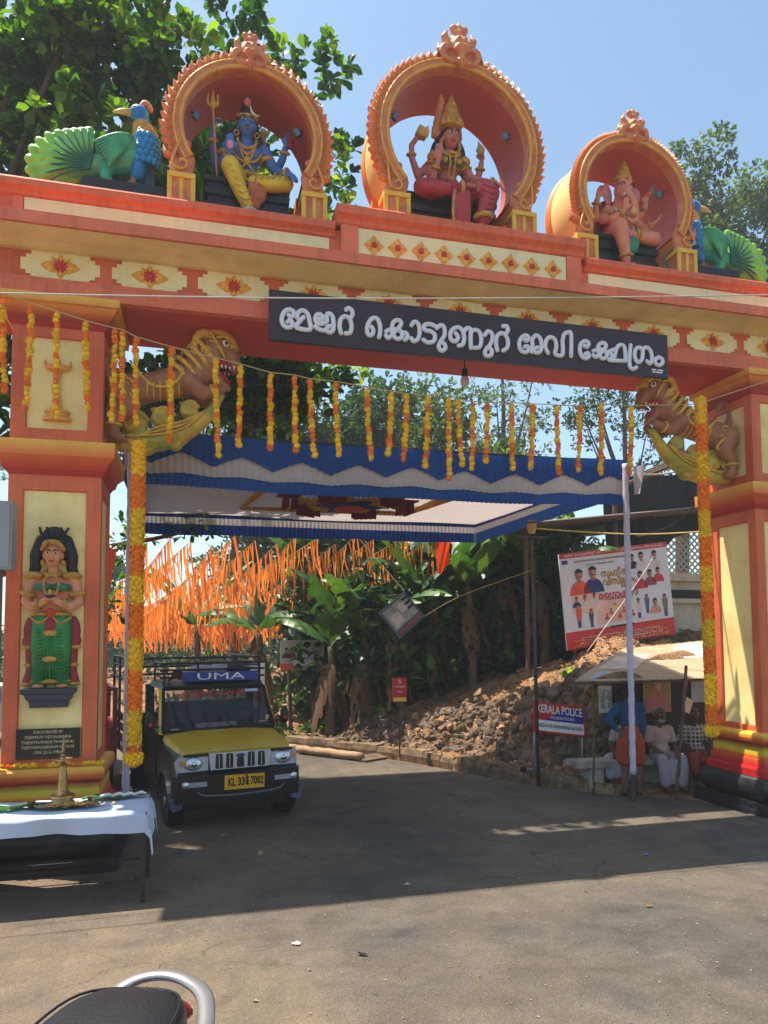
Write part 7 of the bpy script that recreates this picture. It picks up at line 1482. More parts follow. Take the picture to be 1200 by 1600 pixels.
def hanging_board():
    t = thing('hanging_board', 'poster board slung askew from a wire below the streamers in front of the trees', 'sign', (3.92, 13.5, 2.7))
    bl, br, tr, tl = V((3.46, 13.5, 2.72)), V((3.88, 13.5, 2.23)), V((4.43, 13.5, 2.77)), V((3.93, 13.5, 3.2))
    ux = (br-bl).normalized(); uy = (tl-bl); uy = (uy-ux*uy.dot(ux)).normalized(); W, H = (br-bl).length, (tl-bl).length
    # longer edge carries the lettering
    q = lambda x, z, d=0: bl+ux*x+uy*z+ux.cross(uy)*d
    MB().prism([(0, 0), (W, 0), (W, H), (0, H)], q(0, 0, -.02), ux, uy, .018).build('panel', mat('poster_slate', (70, 84, 100), .6, var=.2, scale=4), t)
    rect(t, q, .05, W-.16, .05, H-.05, mat('poster_sage', (140, 150, 140), .6, var=.35, scale=5)); 
    nn = lambda: None
    rect(t, q, .2, .45, .1, .32, mat('poster_pale', (190, 176, 168), .6, var=.2, scale=6), .005); rect(t, q, .12, .3, .36, .52, MATS['poster_pale'], .005)
    for k in range(3): rect(t, q, .08+.1*k, .13+.1*k, .5, .66, M_INK, .006)
    text_mesh('lettering', 'ഒരു കൂട്ടായ്മ', .12, mat('poster_red', (200, 70, 60), .6), t, face_mtx(q(W-.09, H/2, .006), uy, -ux), width=H*.8)
    MB().tube([q(0, H, -.01), V((3.2, 14.0, 4.2))], .006, 5).build('sling_wire', M_STR, t); MB().tube(smoothpath([q(W, H, -.01), V((4.7, 12.4, 3.0)), V((5.12, 10.36, 3.3))], 4), .006, 5).build('sling_wire', M_STR, t)
hanging_board()
t = thing('banner', 'red and white cloth banner edge showing just behind the pickup cab', 'banner', (1.3, 15.5, 0))
MB().bx(1.02, 1.5, 15.48, 15.5, 1.1, 1.75).build('sheet', MATS['sign_white'], t); MB().bx(1.02, 1.5, 15.474, 15.478, 1.1, 1.25).build('print', MATS['flex_red'], t)
for x in (1.04, 1.48): MB().cyl((x, 15.53, 0), (x, 15.53, 1.8), .02, .02, 7).build('stake', MATS['raw_pole'], t)
def lamp_post():
    t = thing('lamp_post', 'thin rusty lamp post with small lantern standing at the kerb', 'lamp post', (5.14, 10.3, 0)); rs = MATS['rusty_steel']
    MB().tube([(5.14, 10.3, -.05), (5.12, 10.3, 2), (5.1, 10.3, 3.86)], [.03, .026, .024], 10).build('post', rs, t, smooth=True)
    MB().bx(4.82, 5.38, 10.285, 10.315, 3.80, 3.83).build('cross_arm', rs, t); MB().lathe([(.05, 0), (.075, .1), (.085, .16), (.02, .16)], (5.1, 10.3, 3.86), 8).build('lantern', mat('lantern_glass', (190, 150, 80), .2), t)
    MB().lathe([(.1, 0), (.11, .015), (.03, .06), (.0, .08)], (5.1, 10.3, 4.02), 8).build('lantern_cap', rs, t)
lamp_post()
def logs():
    wood = mat('cut_log', (170, 138, 104), .9, var=.25, scale=6, bump=.4, bscale=25, dirt=(110, 82, 58), dscale=6, damt=.6)
    for lab, a, b, r in (('pale round log lying along the road edge, nearer and longer', (2.05, 14.4, .09), (3.05, 13.2, .08), .075), ('pale round log lying behind the longer one at the road edge', (1.9, 14.75, .08), (2.9, 13.5, .08), .06)):
        a, b = V(a), V(b); mb = MB(); mb.tube([a.lerp(b, i/8)+V((0, 0, .01*math.sin(i*2))) for i in range(9)], [r*(1+.08*math.sin(i*1.7)) for i in range(9)], 12); o = mb.build('log', wood, None, smooth=True); tag(o, lab, 'log', 'logs at the road edge')
    mb = MB(); mb.box((3.25, 13.3, .04), (.55, .3, .04), Matrix.Rotation(.5, 3, 'Z') @ Matrix.Rotation(.15, 3, 'X')); tag(mb.build('stone_slab', mat('slab_brown', (96, 78, 62), .9, var=.3, scale=5, bump=.4)), 'flat dark stone slab lying at the end of the logs', 'slab')
logs()
# ------------------------------------------------------------ building above the bank
def building():
    t = thing('building', 'cream house with lattice panels, dark netting and corrugated roof above the shelter', 'building', (11.5, 15, 2))
    cream = mat('house_cream', (206, 190, 160), .8, var=.08, scale=3, dirt=(150, 132, 106), dscale=2, damt=.6); net_ = mat('shade_net', (22, 26, 28), .9, var=.3, scale=8)
    MB().bx(9.4, 16, 14.4, 18, 1.8, 3.55).build('wall', cream, t); MB().bx(9.3, 16, 14.28, 14.4, 3.5, 3.68).build('band', cream, t); MB().bx(9.3, 16, 14.3, 14.4, 3.0, 3.1).build('band', cream, t)
    MB().bx(9.5, 16, 14.32, 14.398, 3.12, 3.3).build('slot_shade_strip', mat('deep_shadow_gap', (46, 40, 36), .9), t)  # solid dark bar; the shade of a slot is put into its colour
    sl = mat('lattice_white', (206, 200, 188), .7, var=.08); la = MB().bx(9.3, 9.38, 14.3, 14.4, 3.68, 5.2).build('lattice_post', cream, t)
    for k in range(40):
        x = 9.2+.155*k
        for s in (-1, 1):
            a, b = V((x if s > 0 else x+1.2, 14.34+.012*s, 3.68)), V((x+1.2 if s > 0 else x, 14.34+.012*s, 4.88)); MB().tube([a, b], .022, 4).build('lattice_slat', sl, t)
    # netting draped in folds
    g = MB(); g.grid(lambda u, v: (8.75+5.8*u, 14.12+.08*math.sin(u*23)+.05*math.sin(u*51+v*4)-.25*v*0, 5.75+.5*u-(1.62-.75*max(0, (u-.28))**.5*1.2)*v+.06*math.sin(u*9)*v), 70, 8); g.build('netting', net_, t, smooth=True)
    # corrugated roof, lower to the left
    tin = mat('corrugated_iron', (124, 112, 104), .6, var=.2, scale=3, metal=.2, dirt=(110, 74, 56), dscale=3, damt=.7); g = MB(); nu, nv = 150, 3
    for dz in (0, -.01): g.grid(lambda u, v: (6.2+9.8*v, 13.3+4.5*u, 4.5+1.38*9.8/3.4*.29*v*1.0+.03*math.sin(u*nu*.9)+dz), nu, nv)
    g.build('corrugated_roof', tin, t, smooth=True)
    for y in (13.5, 15.2, 17.2): MB().cyl((6.3, y, 4.42), (15.8, y, 8.3), .04, .04, 6).build('rafter', MATS['raw_pole'], t)
    for x, y in ((6.6, 13.6), (8.8, 13.8), (8.8, 17), (6.6, 17)): MB().cyl((x, y, 1.6), (x, y, 4.6+(x-6.2)*.4), .05, .05, 8).build('roof_post', MATS['raw_pole'], t)
    MB().bx(9.55, 9.95, 14.2, 14.3, 2.1, 2.9).build('dark_board', mat('slate_panel', (70, 72, 78), .7), t)
building()
def wires():
    w = mat('black_cable', (30, 30, 32), .6); wl = mat('pale_wire', (200, 196, 186), .6)
    for lab, pts, m, r in (('pale twisted overhead wire crossing in front of the beam and name board', [(-6, 7.3, 5.15), (-1.8, 7.35, 5.52), (2.0, 7.4, 5.93), (7.0, 7.45, 6.58), (12, 7.5, 7.3)], wl, .008), ('yellow rope running level from the lamp post to the right pillar', [(5.1, 10.3, 3.95), (6.6, 9.7, 3.82), (7.9, 8.9, 3.84)], mat('yellow_rope', (206, 190, 110), .8), .011),
                          ('black cable sagging below the right lion towards the netted house', [(7.5, 9.0, 4.6), (7.9, 10.5, 4.2), (8.8, 13, 4.3), (9.5, 14, 4.9)], w, .012), ('grey cable from the canopy corner up to the right lion bracket', [(5.95, 9.15, 4.6), (6.6, 9.1, 4.62), (7.15, 8.92, 4.75)], wl, .012), ('slanting pale guy rope in front of the festival hoarding', [(6.6, 11.3, 2.0), (8.6, 12.6, 3.45), (9.6, 13.4, 4.2)], wl, .006)):
        tag(MB().tube(smoothpath(pts, 8), r, 6).build('cable', m, None, smooth=True), lab, 'cable')
    t = thing('hanging_bulb', 'white bulb hanging from the underside of the beam below the board', 'bulb', (3.3, 8.45, 5.8))
    MB().cyl((3.3, 8.45, 5.81), (3.3, 8.45, 5.64), .008, .008, 6).build('flex', w, t); MB().lathe([(.02, .1), (.035, .09), (.04, 0), (.035, -.02)], (3.3, 8.45, 5.56), 12).build('lamp_holder', w, t); MB().lathe([(.03, .0), (.055, -.04), (.055, -.1), (.035, -.14), (.0, -.15)], (3.3, 8.45, 5.56), 14).build('bulb', mat('bulb_white', (226, 222, 214), .25), t, smooth=True)
wires()
# ------------------------------------------------------------ foreground: offering table, scooter, meter box, litter
def table():
    t = thing('offering_table', 'long table on black steel legs in front of the left pillar', 'table', (-1.9, 7.2, 0)); st = mat('black_steel', (40, 38, 40), .5, var=.25, scale=10, dirt=(90, 70, 56), dscale=6, damt=.4)
    MB().bx(-3.6, -.36, 6.79, 7.56, .72, .755).build('top', st, t)
    for x, y in ((-.38, 6.82), (-.38, 7.53), (-2.0, 6.82), (-2.0, 7.53), (-3.55, 6.82), (-3.55, 7.53)): MB().bx(x-.018, x+.018, y-.018, y+.018, -.0, .72).build('leg', st, t)
    for y in (6.82, 7.53): MB().bx(-3.55, -.4, y-.012, y+.012, .16, .184).build('stretcher', st, t)
    MB().bx(-.39, -.37, 6.84, 7.51, .21, .234).build('stretcher', st, t)
    # cloth with a sagging front edge and a long corner
    cl = cloth_mat('table_cloth', (196, 204, 226), .1, .8)
    mb = MB(); nx, ny = 60, 34
    def f(u, v):
        x = -3.65+(3.65-.36+.1)*u; s = v*1.12; top = .77; xe = -.335
        if s < .2: y, z = 6.775-.015*math.sin(u*40)*(1-s/.2), top-.16*(1-s/.2)*(1+.15*math.sin(u*7)); y -= .02*math.sin(u*23)*(1-s/.2)
        elif s < .98: y, z = 6.775+(s-.2), top
        else: y, z = 7.56+.015*math.sin(u*37), top-(s-.98)
        if x > xe: e = x-xe; z -= e*2.6*(1+.3*math.sin(v*9)); x = xe+e*.35+.012*math.sin(v*21)
        return (x, y, z+.004*math.sin(u*60+v*13))
    mb.grid(f, nx, ny); o = mb.build('table_cloth', cl, None, smooth=True); tag(o, 'white cloth with drooping edge spread over the offering table', 'tablecloth')
table()
def brass_lamp():
    br = mat('aged_brass', (176, 140, 92), .32, metal=.9, var=.2, scale=14, dirt=(90, 66, 44), dscale=10, damt=.6)
    t = thing('brass_lamp', 'tall tiered brass oil lamp standing on the white tablecloth', 'oil lamp', (-1.12, 7.3, .772)); P = (-1.12, 7.3, .772)
    MB().lathe([(.0, 0), (.105, .0), (.11, .02), (.09, .04), (.085, .06), (.11, .07), (.105, .09), (.06, .11), (.045, .14)], P, 24).build('base', br, t, angle=40)
    MB().lathe([(.045, .14), (.038, .25), (.03, .33), (.024, .35), (.034, .36), (.024, .375)], P, 20).build('stem', br, t, angle=40)
    MB().lathe([(.02, .375), (.06, .385), (.095, .41), (.09, .415), (.05, .4), (.03, .405)], P, 24).build('bowl', br, t, angle=40)
    MB().lathe([(.03, .4), (.018, .43), (.028, .44), (.014, .46), (.022, .475), (.012, .49), (.018, .51), (.004, .6), (0, .61)], P, 16).build('finial', br, t, angle=40)
brass_lamp()
def offerings():
    lf = leaf_mat('banana_leaf_cut', [(30, 76, 40), (46, 100, 50), (70, 120, 60)], .2)
    def strip(lab, x, y, L, W, a):
        mb = MB(); d = V((math.cos(a), math.sin(a), 0)); w = V((-d.y, d.x, 0)); c = V((x, y, .778))
        def f(u, v): s = (u-.5); k = math.sin(PI*min(1, max(.02, u*1.02)))**.5; return c+d*(s*L)+w*((v-.5)*W*k)+V((0, 0, .02*abs(v-.5)*2+.012*math.sin(u*9)+.004))
        mb.grid(f, 14, 6); o = mb.build('banana_leaf', lf, None, smooth=True); o.data.attributes.new('tint', 'FLOAT', 'FACE').data.foreach_set('value', [.3+.4*random.random() for _ in o.data.polygons]); tag(o, lab, 'leaf', 'cut banana leaves on the table')
    strip('cut banana leaf holding white cotton wicks at the right end of the table', -.66, 7.42, .62, .2, .05); strip('cut banana leaf with flower petals in front of the brass lamp', -1.08, 7.15, .6, .24, -.08); strip('cut banana leaf at the left on the tablecloth', -1.55, 7.2, .5, .2, .1)
    pt = [mat('petal_orange', (236, 140, 60), .7, var=.2), mat('petal_pink', (226, 150, 130), .7, var=.2), mat('petal_yellow', (240, 200, 90), .7, var=.2)]
    mb = MB(); r = random.Random(5)
    for k in range(260):
        x, y = -1.0+r.gauss(0, .13), 7.13+r.gauss(0, .035); a = r.random()*6; mb.use(r.randrange(3)); d = V((math.cos(a), math.sin(a), r.uniform(-.3, .3)))*.02; w = V((-d.y, d.x, .004))*.6; c = V((x, y, .795+r.uniform(0, .02))); mb.add([c-d, c-w, c+d, c+w], [(0, 1, 2, 3)])
    tag(mb.build('petals', pt), 'heap of orange and pink petals on the leaf before the brass lamp', 'petals', kind='stuff')
    for k in range(4): tag(MB().limb([((-.8+.1*k, 7.4, .805), .016), ((-.74+.1*k, 7.43+.02*(k % 2), .812), .02), ((-.7+.1*k, 7.41, .805), .012)]).blob('cotton_wick', mat('cotton', (214, 212, 208), .9), None, .008, 1), 'rolled white cotton wick on the banana leaf at the table end, %s from the left' % ordinal(k+1), 'wick', 'cotton wicks')
    for lab, x, y in (('small brass cup beside the flower leaf right of the lamp', -.87, 7.25), ('small brass cup at the left among the leaves', -1.36, 7.2)): tag(MB().lathe([(.02, 0), (.026, .005), (.03, .05), (.034, .06), (.028, .058), (.02, .01)], (x, y, .778), 14).build('brass_cup', MATS['aged_brass'], None, angle=40), lab, 'cup')
offerings()
# flowers laid along the plinth of the left pillar
t = thing('plinth_garland', 'marigold flowers laid along the plinth ledge of the left pillar', 'garland', (-1.36, 7.94, 1.0))
for k in range(40):
    x = -1.86+.026*k+random.uniform(-.008, .008); o = link('blossom', B_O if (k//4) % 3 == 1 else B_Y, t, (x+1.36, random.uniform(-.02, .02), .03+random.uniform(0, .015)), (random.uniform(-.6, .6), random.uniform(-.5, .5), random.random()*6), [random.uniform(.7, .9)]*3)
# meter box on a post at the left edge
t = thing('meter_box', 'grey sheet-metal box on a steel post at the left picture edge', 'box', (-1.95, 7.7, 0)); gm = mat('box_grey', (150, 150, 152), .5, var=.05, scale=2)
MB().bx(-2.3, -1.645, 7.5, 7.7, 2.94, 3.585).build('cabinet', gm, t); MB().bx(-2.28, -1.665, 7.488, 7.499, 2.96, 3.565).build('door', gm, t); MB().bx(-1.90, -1.76, 7.58, 7.72, 0, 2.94).build('post', mat('post_grey', (112, 112, 114), .6, var=.1), t)
def scooter():
    t = thing('scooter', 'parked scooter with black seat and silver grab rail at the bottom edge', 'scooter')
    vin = mat('seat_black_vinyl', (30, 30, 34), .42, var=.15, scale=10, bump=.25, bscale=120); sil = mat('rail_silver', (150, 148, 146), .35, metal=.6, var=.1); bod = mat('scooter_grey', (66, 68, 74), .3, var=.05, coat=.4)
    # rear end at the origin, front towards -y
    s = MB(); prof = [(.0, .02, -.05), (-.015, .07, -.03), (-.05, .115, -.008), (-.11, .142, .006), (-.2, .158, .012), (-.32, .163, .008), (-.46, .155, -.008), (-.6, .135, -.03), (-.72, .1, -.05)]; vs = []; n = 20
    P = smoothpath(prof, 4); m = len(P)
    for y, w, z in P:
        for j in range(n): a = 2*PI*j/n; c_, s_ = math.cos(a), math.sin(a); vs.append((w*math.copysign(abs(c_)**.75, c_), y, z-.05+(.05 if s_ > 0 else .07)*math.copysign(abs(s_)**.8, s_)))
    s.add(vs, [(i*n+j, i*n+(j+1) % n, (i+1)*n+(j+1) % n, (i+1)*n+j) for i in range(m-1) for j in range(n)]+[tuple(range(n)), tuple((m-1)*n+j for j in range(n-1, -1, -1))]).build('seat', vin, t, smooth=True)
    sm = MB(); sm.tube(smoothpath([(-.135, -.6, -.006), (-.15, -.3, .0), (-.12, -.1, -.006), (0, -.03, -.022), (.12, -.1, -.006), (.15, -.3, .0), (.135, -.6, -.006)], 5), .0035, 6); sm.build('seam', mat('seam_black', (16, 16, 18), .6), t, smooth=True)
    MB().tube(smoothpath([(-.1, -.42, -.17), (-.12, -.2, -.13), (-.12, -.05, -.085), (-.075, .055, -.055), (0, .082, -.04), (.085, .065, -.045), (.16, -.02, -.055), (.195, -.2, -.09), (.18, -.42, -.13)], 5), .02, 10, squash=(.62, 1.1), up=(0, 0, 1)).build('grab_rail', sil, t, smooth=True)
    b = MB()
    for y, w, z, h in ((.0, .1, -.16, .07), (-.15, .15, -.2, .1), (-.35, .17, -.25, .14), (-.6, .15, -.32, .16)): b.sphere((0, y, z), (w, .16, h))
    b.blob('rear_body', bod, t, .016, 4); MB().sphere((0, .1, -.14), (.09, .03, .035)).build('tail_lamp', mat('tail_red', (150, 20, 22), .2), t, smooth=True)
    w = MB(); w.lathe([(.13, -.045), (.2, -.05), (.225, 0), (.2, .05), (.13, .045)], n=26)
    for y in (-.12, -1.28): tb = MB(); tb.add([(p[2], y+p[0], -.6+p[1]) for p in w.v], w.f); wh = tb.build('wheel', MATS['tyre_rubber'], t, angle=40); MB().cyl((-.03, y, -.6), (.03, y, -.6), .13, .13, 18).build('rim', sil, wh)
    MB().bx(-.16, .16, -1.05, -.62, -.56, -.5).build('floorboard', bod, t); MB().prism([(-1.05, -.56), (-.98, -.56), (-1.14, .05), (-1.2, .05)], (-.17, 0, 0), (0, 1, 0), (0, 0, 1), .34).build('apron', bod, t)
    MB().tube([(0, -1.28, -.6), (0, -1.16, .1), (0, -1.13, .2)], .025, 8).build('steering_stem', sil, t, smooth=True); MB().tube(smoothpath([(-.33, -1.02, .2), (-.15, -1.12, .22), (.15, -1.12, .22), (.33, -1.02, .2)], 4), .016, 8).build('handlebar', sil, t, smooth=True)
    t.location = (-.10, 1.97, 1.46); t.rotation_euler = (0, 0, -.32)
scooter()
def litter():
    pm = mat('litter_paper', (176, 168, 156), .8, var=.1); lm = mat('litter_leaf', (120, 96, 60), .9, var=.3); r = random.Random(11)
    spots = [((.75, 5.35), 'pale torn paper scrap lying on the sunlit road in the foreground', .032, pm), ((1.95, 6.6), 'small paper scrap near the edge of the gate shadow', .03, pm), ((1.15, 4.98), 'flat dark stone lying on the sunlit road', .035, M_INK), ((4.6, 6.8), 'tiny blue wrapper on the road at right', .025, mat('wrapper_blue', (90, 120, 190), .5)), ((3.6, 5.3), 'dry brown leaf on the sunlit road at right', .03, lm)]
    for (x, y), lab, s, m in spots:
        a = r.random()*6; mb = MB(); z = gz(x, y)+.004; c, n = math.cos(a), math.sin(a)
        mb.grid(lambda u, v: (x+((u-.5)*c*2-(v-.5)*n)*s, y+((u-.5)*n*2+(v-.5)*c)*s, z+.008+.012*math.sin(u*4)*math.sin(v*5+1)), 4, 3); tag(mb.build('litter', m, None, smooth=True), lab, 'litter')
    mb = MB(); cols = [lm, pm, mat('grit', (150, 130, 108), .95, var=.2), mat('leaf_green_bit', (84, 92, 50), .9)]
    for k in range(1700):
        if k < 300: x, y = -.5+r.gauss(0, .5), 7.7+abs(r.gauss(0, .35))*-1
        elif k < 700: x, y = r.uniform(-2, 6), r.uniform(8.9, 13); 
        else: x, y = r.uniform(-2.5, 7), r.uniform(2.5, 8)
        if x > np.interp(y, [8, 9, 10, 11.6, 13.2], [6.6, 6.4, 5.1, 4.3, 3.5]): continue
        s = r.uniform(.003, .012)*(2 if r.random() < .06 else 1); a = r.random()*6; z = gz(x, y)+.002; mb.use(r.choice((0, 2, 2, 2, 2, 3)))
        mb.add([(x+s*math.cos(a), y+s*math.sin(a), z), (x-s*math.sin(a)*.7, y+s*math.cos(a)*.7, z+s*.5), (x-s*math.cos(a), y-s*math.sin(a), z), (x+s*math.sin(a)*.7, y-s*math.cos(a)*.7, z+s*.3)], [(0, 1, 2, 3)])
    tag(mb.build('grit_and_leaf_bits', cols), 'fine grit, petals and leaf bits scattered over the road', 'grit', kind='stuff')
litter()
# ------------------------------------------------------------ trees and plants
BARK = mat('bark', (92, 78, 66), .95, var=.35, scale=8, bump=.8, bscale=18, dirt=(60, 52, 44), dscale=4, damt=.7)
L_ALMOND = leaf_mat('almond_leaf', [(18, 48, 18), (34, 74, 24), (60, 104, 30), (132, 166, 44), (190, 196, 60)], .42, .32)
L_DARK = leaf_mat('dark_leaf', [(20, 42, 20), (34, 62, 28), (54, 86, 36), (96, 124, 52)], .35, .4)
L_FINE = leaf_mat('fine_leaf', [(38, 58, 34), (60, 84, 46), (88, 112, 62), (126, 146, 86)], .35, .5)
L_LIGHT = leaf_mat('light_leaf', [(52, 88, 30), (90, 130, 44), (130, 170, 60), (176, 200, 90)], .5, .45)
L_BAN = leaf_mat('banana_leaf', [(26, 52, 28), (42, 76, 36), (66, 102, 46), (112, 132, 62)], .28, .4)
L_DRY = leaf_mat('dry_leaf', [(92, 66, 44), (130, 98, 66), (164, 132, 92)], .25, .8)
def rand_dirs(n, bias=(0, 0, 0)):
    d = rng.normal(0, 1, (n, 3))+np.array(bias); return d/np.linalg.norm(d, axis=1, keepdims=True)
def foliage(parent, clumps, per, size, m, spread=.12, up=.25, width=.5, name='crown', droop=0.):
    """clumps: (centre, radius(3), rosettes); leaves radiate from each rosette"""
    P, A, S, T = [], [], [], []
    for c, r, n in clumps:
        r = np.array(r if hasattr(r, '__len__') else (r, r, r)); d = rand_dirs(n); rad = rng.random(n)**.45
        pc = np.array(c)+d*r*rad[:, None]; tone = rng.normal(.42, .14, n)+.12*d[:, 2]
        pos = np.repeat(pc, per, 0); dd = rand_dirs(n*per)*1.0+np.repeat(d, per, 0)*.55+np.array([0, 0, up-droop]); dd /= np.linalg.norm(dd, axis=1, keepdims=True)
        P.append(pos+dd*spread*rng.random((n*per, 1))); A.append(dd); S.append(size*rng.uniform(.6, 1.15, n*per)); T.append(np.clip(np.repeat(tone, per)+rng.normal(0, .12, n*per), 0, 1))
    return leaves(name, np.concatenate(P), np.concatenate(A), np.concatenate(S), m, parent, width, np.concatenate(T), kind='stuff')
def trunk(parent, pts, r0, r1, name='trunk', m=None, k=5):
    p = smoothpath(pts, k); n = len(p); return MB().tube([(x+.03*r0*math.sin(i*1.7)*3, y, z) for i, (x, y, z) in enumerate(p)], [r0+(r1-r0)*(i/(n-1))**.8 for i in range(n)], 10).build(name, m or BARK, parent, smooth=True)
def tree(label, base, height, clumps, per, size, m, r0=.2, group='trees around the gateway', lean=(0, 0), width=.5, droop=0., limbs=9, spread=.12, name='tree'):
    b = V(base); t = thing(name, label, 'tree', b, group); top = b+V((lean[0], lean[1], height*.8))
    trunk(t, [b-V((0, 0, .1)), b.lerp(top, .35)+V((.1*height*.1, 0, 0)), b.lerp(top, .7), top], r0, r0*.25)
    cl = sorted(clumps, key=lambda c: -c[2])[:limbs]
    for c, r, n in cl:
        c = V(c); f = min(.9, max(.25, (c.z-b.z)/height*.75)); s = b.lerp(top, f); trunk(t, [s, s.lerp(c, .5)+V((0, 0, -.1*(c-s).length)), c], r0*.42, r0*.08, 'limb', k=4)
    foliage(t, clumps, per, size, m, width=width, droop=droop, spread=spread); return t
def blob_clumps(c, r, k, rr, n, seed, flat=1.):
    g = np.random.default_rng(seed); out = []
    for _ in range(k):
        d = g.normal(0, 1, 3); d /= np.linalg.norm(d); q = g.random()**.5
        out.append(((c[0]+d[0]*r[0]*q, c[1]+d[1]*r[1]*q, c[2]+d[2]*r[2]*q), (rr*g.uniform(.7, 1.2), rr*g.uniform(.7, 1.2), rr*g.uniform(.5, .9)*flat), int(n*g.uniform(.7, 1.3))))
    return out
# big almond-leaved tree behind the left of the gate
cl = blob_clumps((-3.2, 13.2, 12.2), (3.6, 2.6, 2.6), 30, 1.0, 44, 3)+blob_clumps((-.6, 13.0, 9.6), (2.6, 2.0, 2.6), 24, .9, 44, 5)+blob_clumps((-4.6, 13.0, 8.0), (2.2, 2.0, 3.0), 14, 1.0, 36, 6)
cl += [((2.2, 12.6, 12.7), (.55, .5, .4), 16), ((1.7, 12.8, 12.1), (.6, .5, .45), 16), ((2.55, 12.7, 10.9), (.45, .5, .5), 14), ((2.6, 13, 9.9), (.45, .5, .6), 16), ((1.3, 13, 12.9), (.6, .6, .5), 18), ((2.4, 12.8, 9.0), (.5, .5, .5), 16), ((.6, 12.4, 13.3), (.6, .6, .4), 18)]
cl += blob_clumps((.9, 13.6, 7.1), (2.2, 1.2, .9), 16, .75, 26, 8)
kk = .864; cl = [((c[0]*kk, c[1]*kk, 2.3+(c[2]-2.3)*kk), tuple(v*kk for v in (r if hasattr(r, '__len__') else (r, r, r))), n) for c, r, n in cl]
cl += blob_clumps((-.7, 9.95, 7.4), (2.4, .55, .5), 14, .55, 22, 9)          # unseen boughs behind the gate top, added to shade the lane
tree('large tree with broad glossy almond leaves spreading behind the left arch', (-4.2, 12.2, 0), 11.6, cl, 10, .2, L_ALMOND, .3, width=.62, limbs=22, spread=.06)
# trees behind the canopy, seen below the beam
tree('dark leafy tree right behind the canopy left of centre, below the beam', (1.4, 26, .4), 12, blob_clumps((1.4, 26, 9.2), (4.4, 1.6, 3.4), 36, 1.2, 46, 11), 8, .26, L_DARK, .2)
tree('fine-leaved pale tree behind the canopy at the centre of the gate opening', (6.6, 27, 1.2), 12, blob_clumps((6.6, 26.8, 9.2), (4.2, 1.6, 3.2), 34, 1.2, 44, 12), 9, .24, L_FINE, .17)
tree('bright green young tree behind the canopy right of centre', (10.4, 23.5, 1.8), 9, blob_clumps((10.4, 23.5, 7.1), (2.8, 1.4, 1.5), 22, .95, 38, 13), 9, .2, L_LIGHT, .14)
tree('thin bare-branched tree against the sky right of the gate opening', (12.2, 27, 2), 14, blob_clumps((12.2, 27, 11.4), (3.0, 1.6, 2.6), 18, .8, 22, 14), 7, .17, L_FINE, .22)
tree('leafy bright tree beside the netted house behind the hoarding', (8.2, 15.6, 2.1), 4.2, blob_clumps((8.0, 15.4, 4.2), (1.2, .9, .9), 12, .6, 26, 15), 7, .16, L_LIGHT, .09)
tree('feathery tree behind the right lion bracket above the house roof', (14.5, 22, 2.4), 11, blob_clumps((14.3, 22, 9.6), (2.8, 1.6, 2.2), 14, .9, 26, 16), 7, .17, L_DARK, .18)
tree('leafy tree filling the gap behind the canopy left of the hanging bulb', (4.6, 23.5, 1), 10, blob_clumps((4.6, 23.5, 8.4), (2.8, 1.2, 2.3), 24, 1.05, 40, 17), 8, .24, L_DARK, .15)
tree('leafy tree filling the gap behind the canopy right of the hanging bulb', (8.4, 23.5, 1.6), 10, blob_clumps((8.4, 23.5, 8.2), (2.6, 1.2, 2.2), 22, 1.0, 38, 18), 8, .23, L_FINE, .15)
# tall trees right of the gate against the sky
tree('tall grey-green tree rising above the right peacock, nearer the arch', (17.0, 22.6, 2), 19, blob_clumps((17.5, 22.3, 17.0), (1.9, 1.5, 3.4), 34, 1.15, 60, 21, 1.1), 8, .24, L_FINE, .3, droop=.5)
tree('tall grey-green tree at the right picture edge behind the peacock', (21.5, 23, 2), 19, blob_clumps((21.4, 22.6, 16.2), (3.0, 1.7, 3.4), 40, 1.2, 60, 22, 1.1), 8, .24, L_FINE, .3, droop=.5)
# wooded slope behind the bank and the lane
SP = [((-9, 30), 11, L_DARK), ((-12, 38), 13, L_FINE), ((-4.5, 44), 8, L_FINE), ((2.6, 30), 10, L_FINE), ((4, 25), 9, L_DARK), ((10.5, 27), 9, L_DARK), ((-15, 26), 12, L_DARK)]
WH = ['hazy tree beyond the streamers, second from the left', 'hazy tree far down the lane at the left', 'hazy low tree far behind the streamers', 'fine-leaved tree behind the advert board', 'dark tree behind the banana plants', 'dark tree behind the netted house', 'dark tree beyond the lane at the far left']
for k, ((x, y), h, m) in enumerate(SP):
    tree(WH[k], (x, y, .3), h, blob_clumps((x, y, h*.62), (h*.27, h*.2, h*.3), 15, h*.1, 26, 40+k), 7, .26, m, .2, group='trees far behind the gate', limbs=5)
def wood():
    P = np.stack([rng.uniform(-26, 30, 16000), rng.uniform(42, 52, 16000), rng.uniform(0, 1, 16000)], 1); P[:, 2] = P[:, 2]**.8*(np.where(P[:, 0] < 2, 3.4, 7.)+1.2*np.sin(P[:, 0]*.7)+.8*np.sin(P[:, 0]*1.9))
    tag(leaves('distant_wood', P, rand_dirs(16000, (0, -.4, .2)), rng.uniform(.4, .8, 16000), L_DARK, None, .6), 'distant mass of trees closing the view behind the lane', 'wood', kind='stuff')
wood()
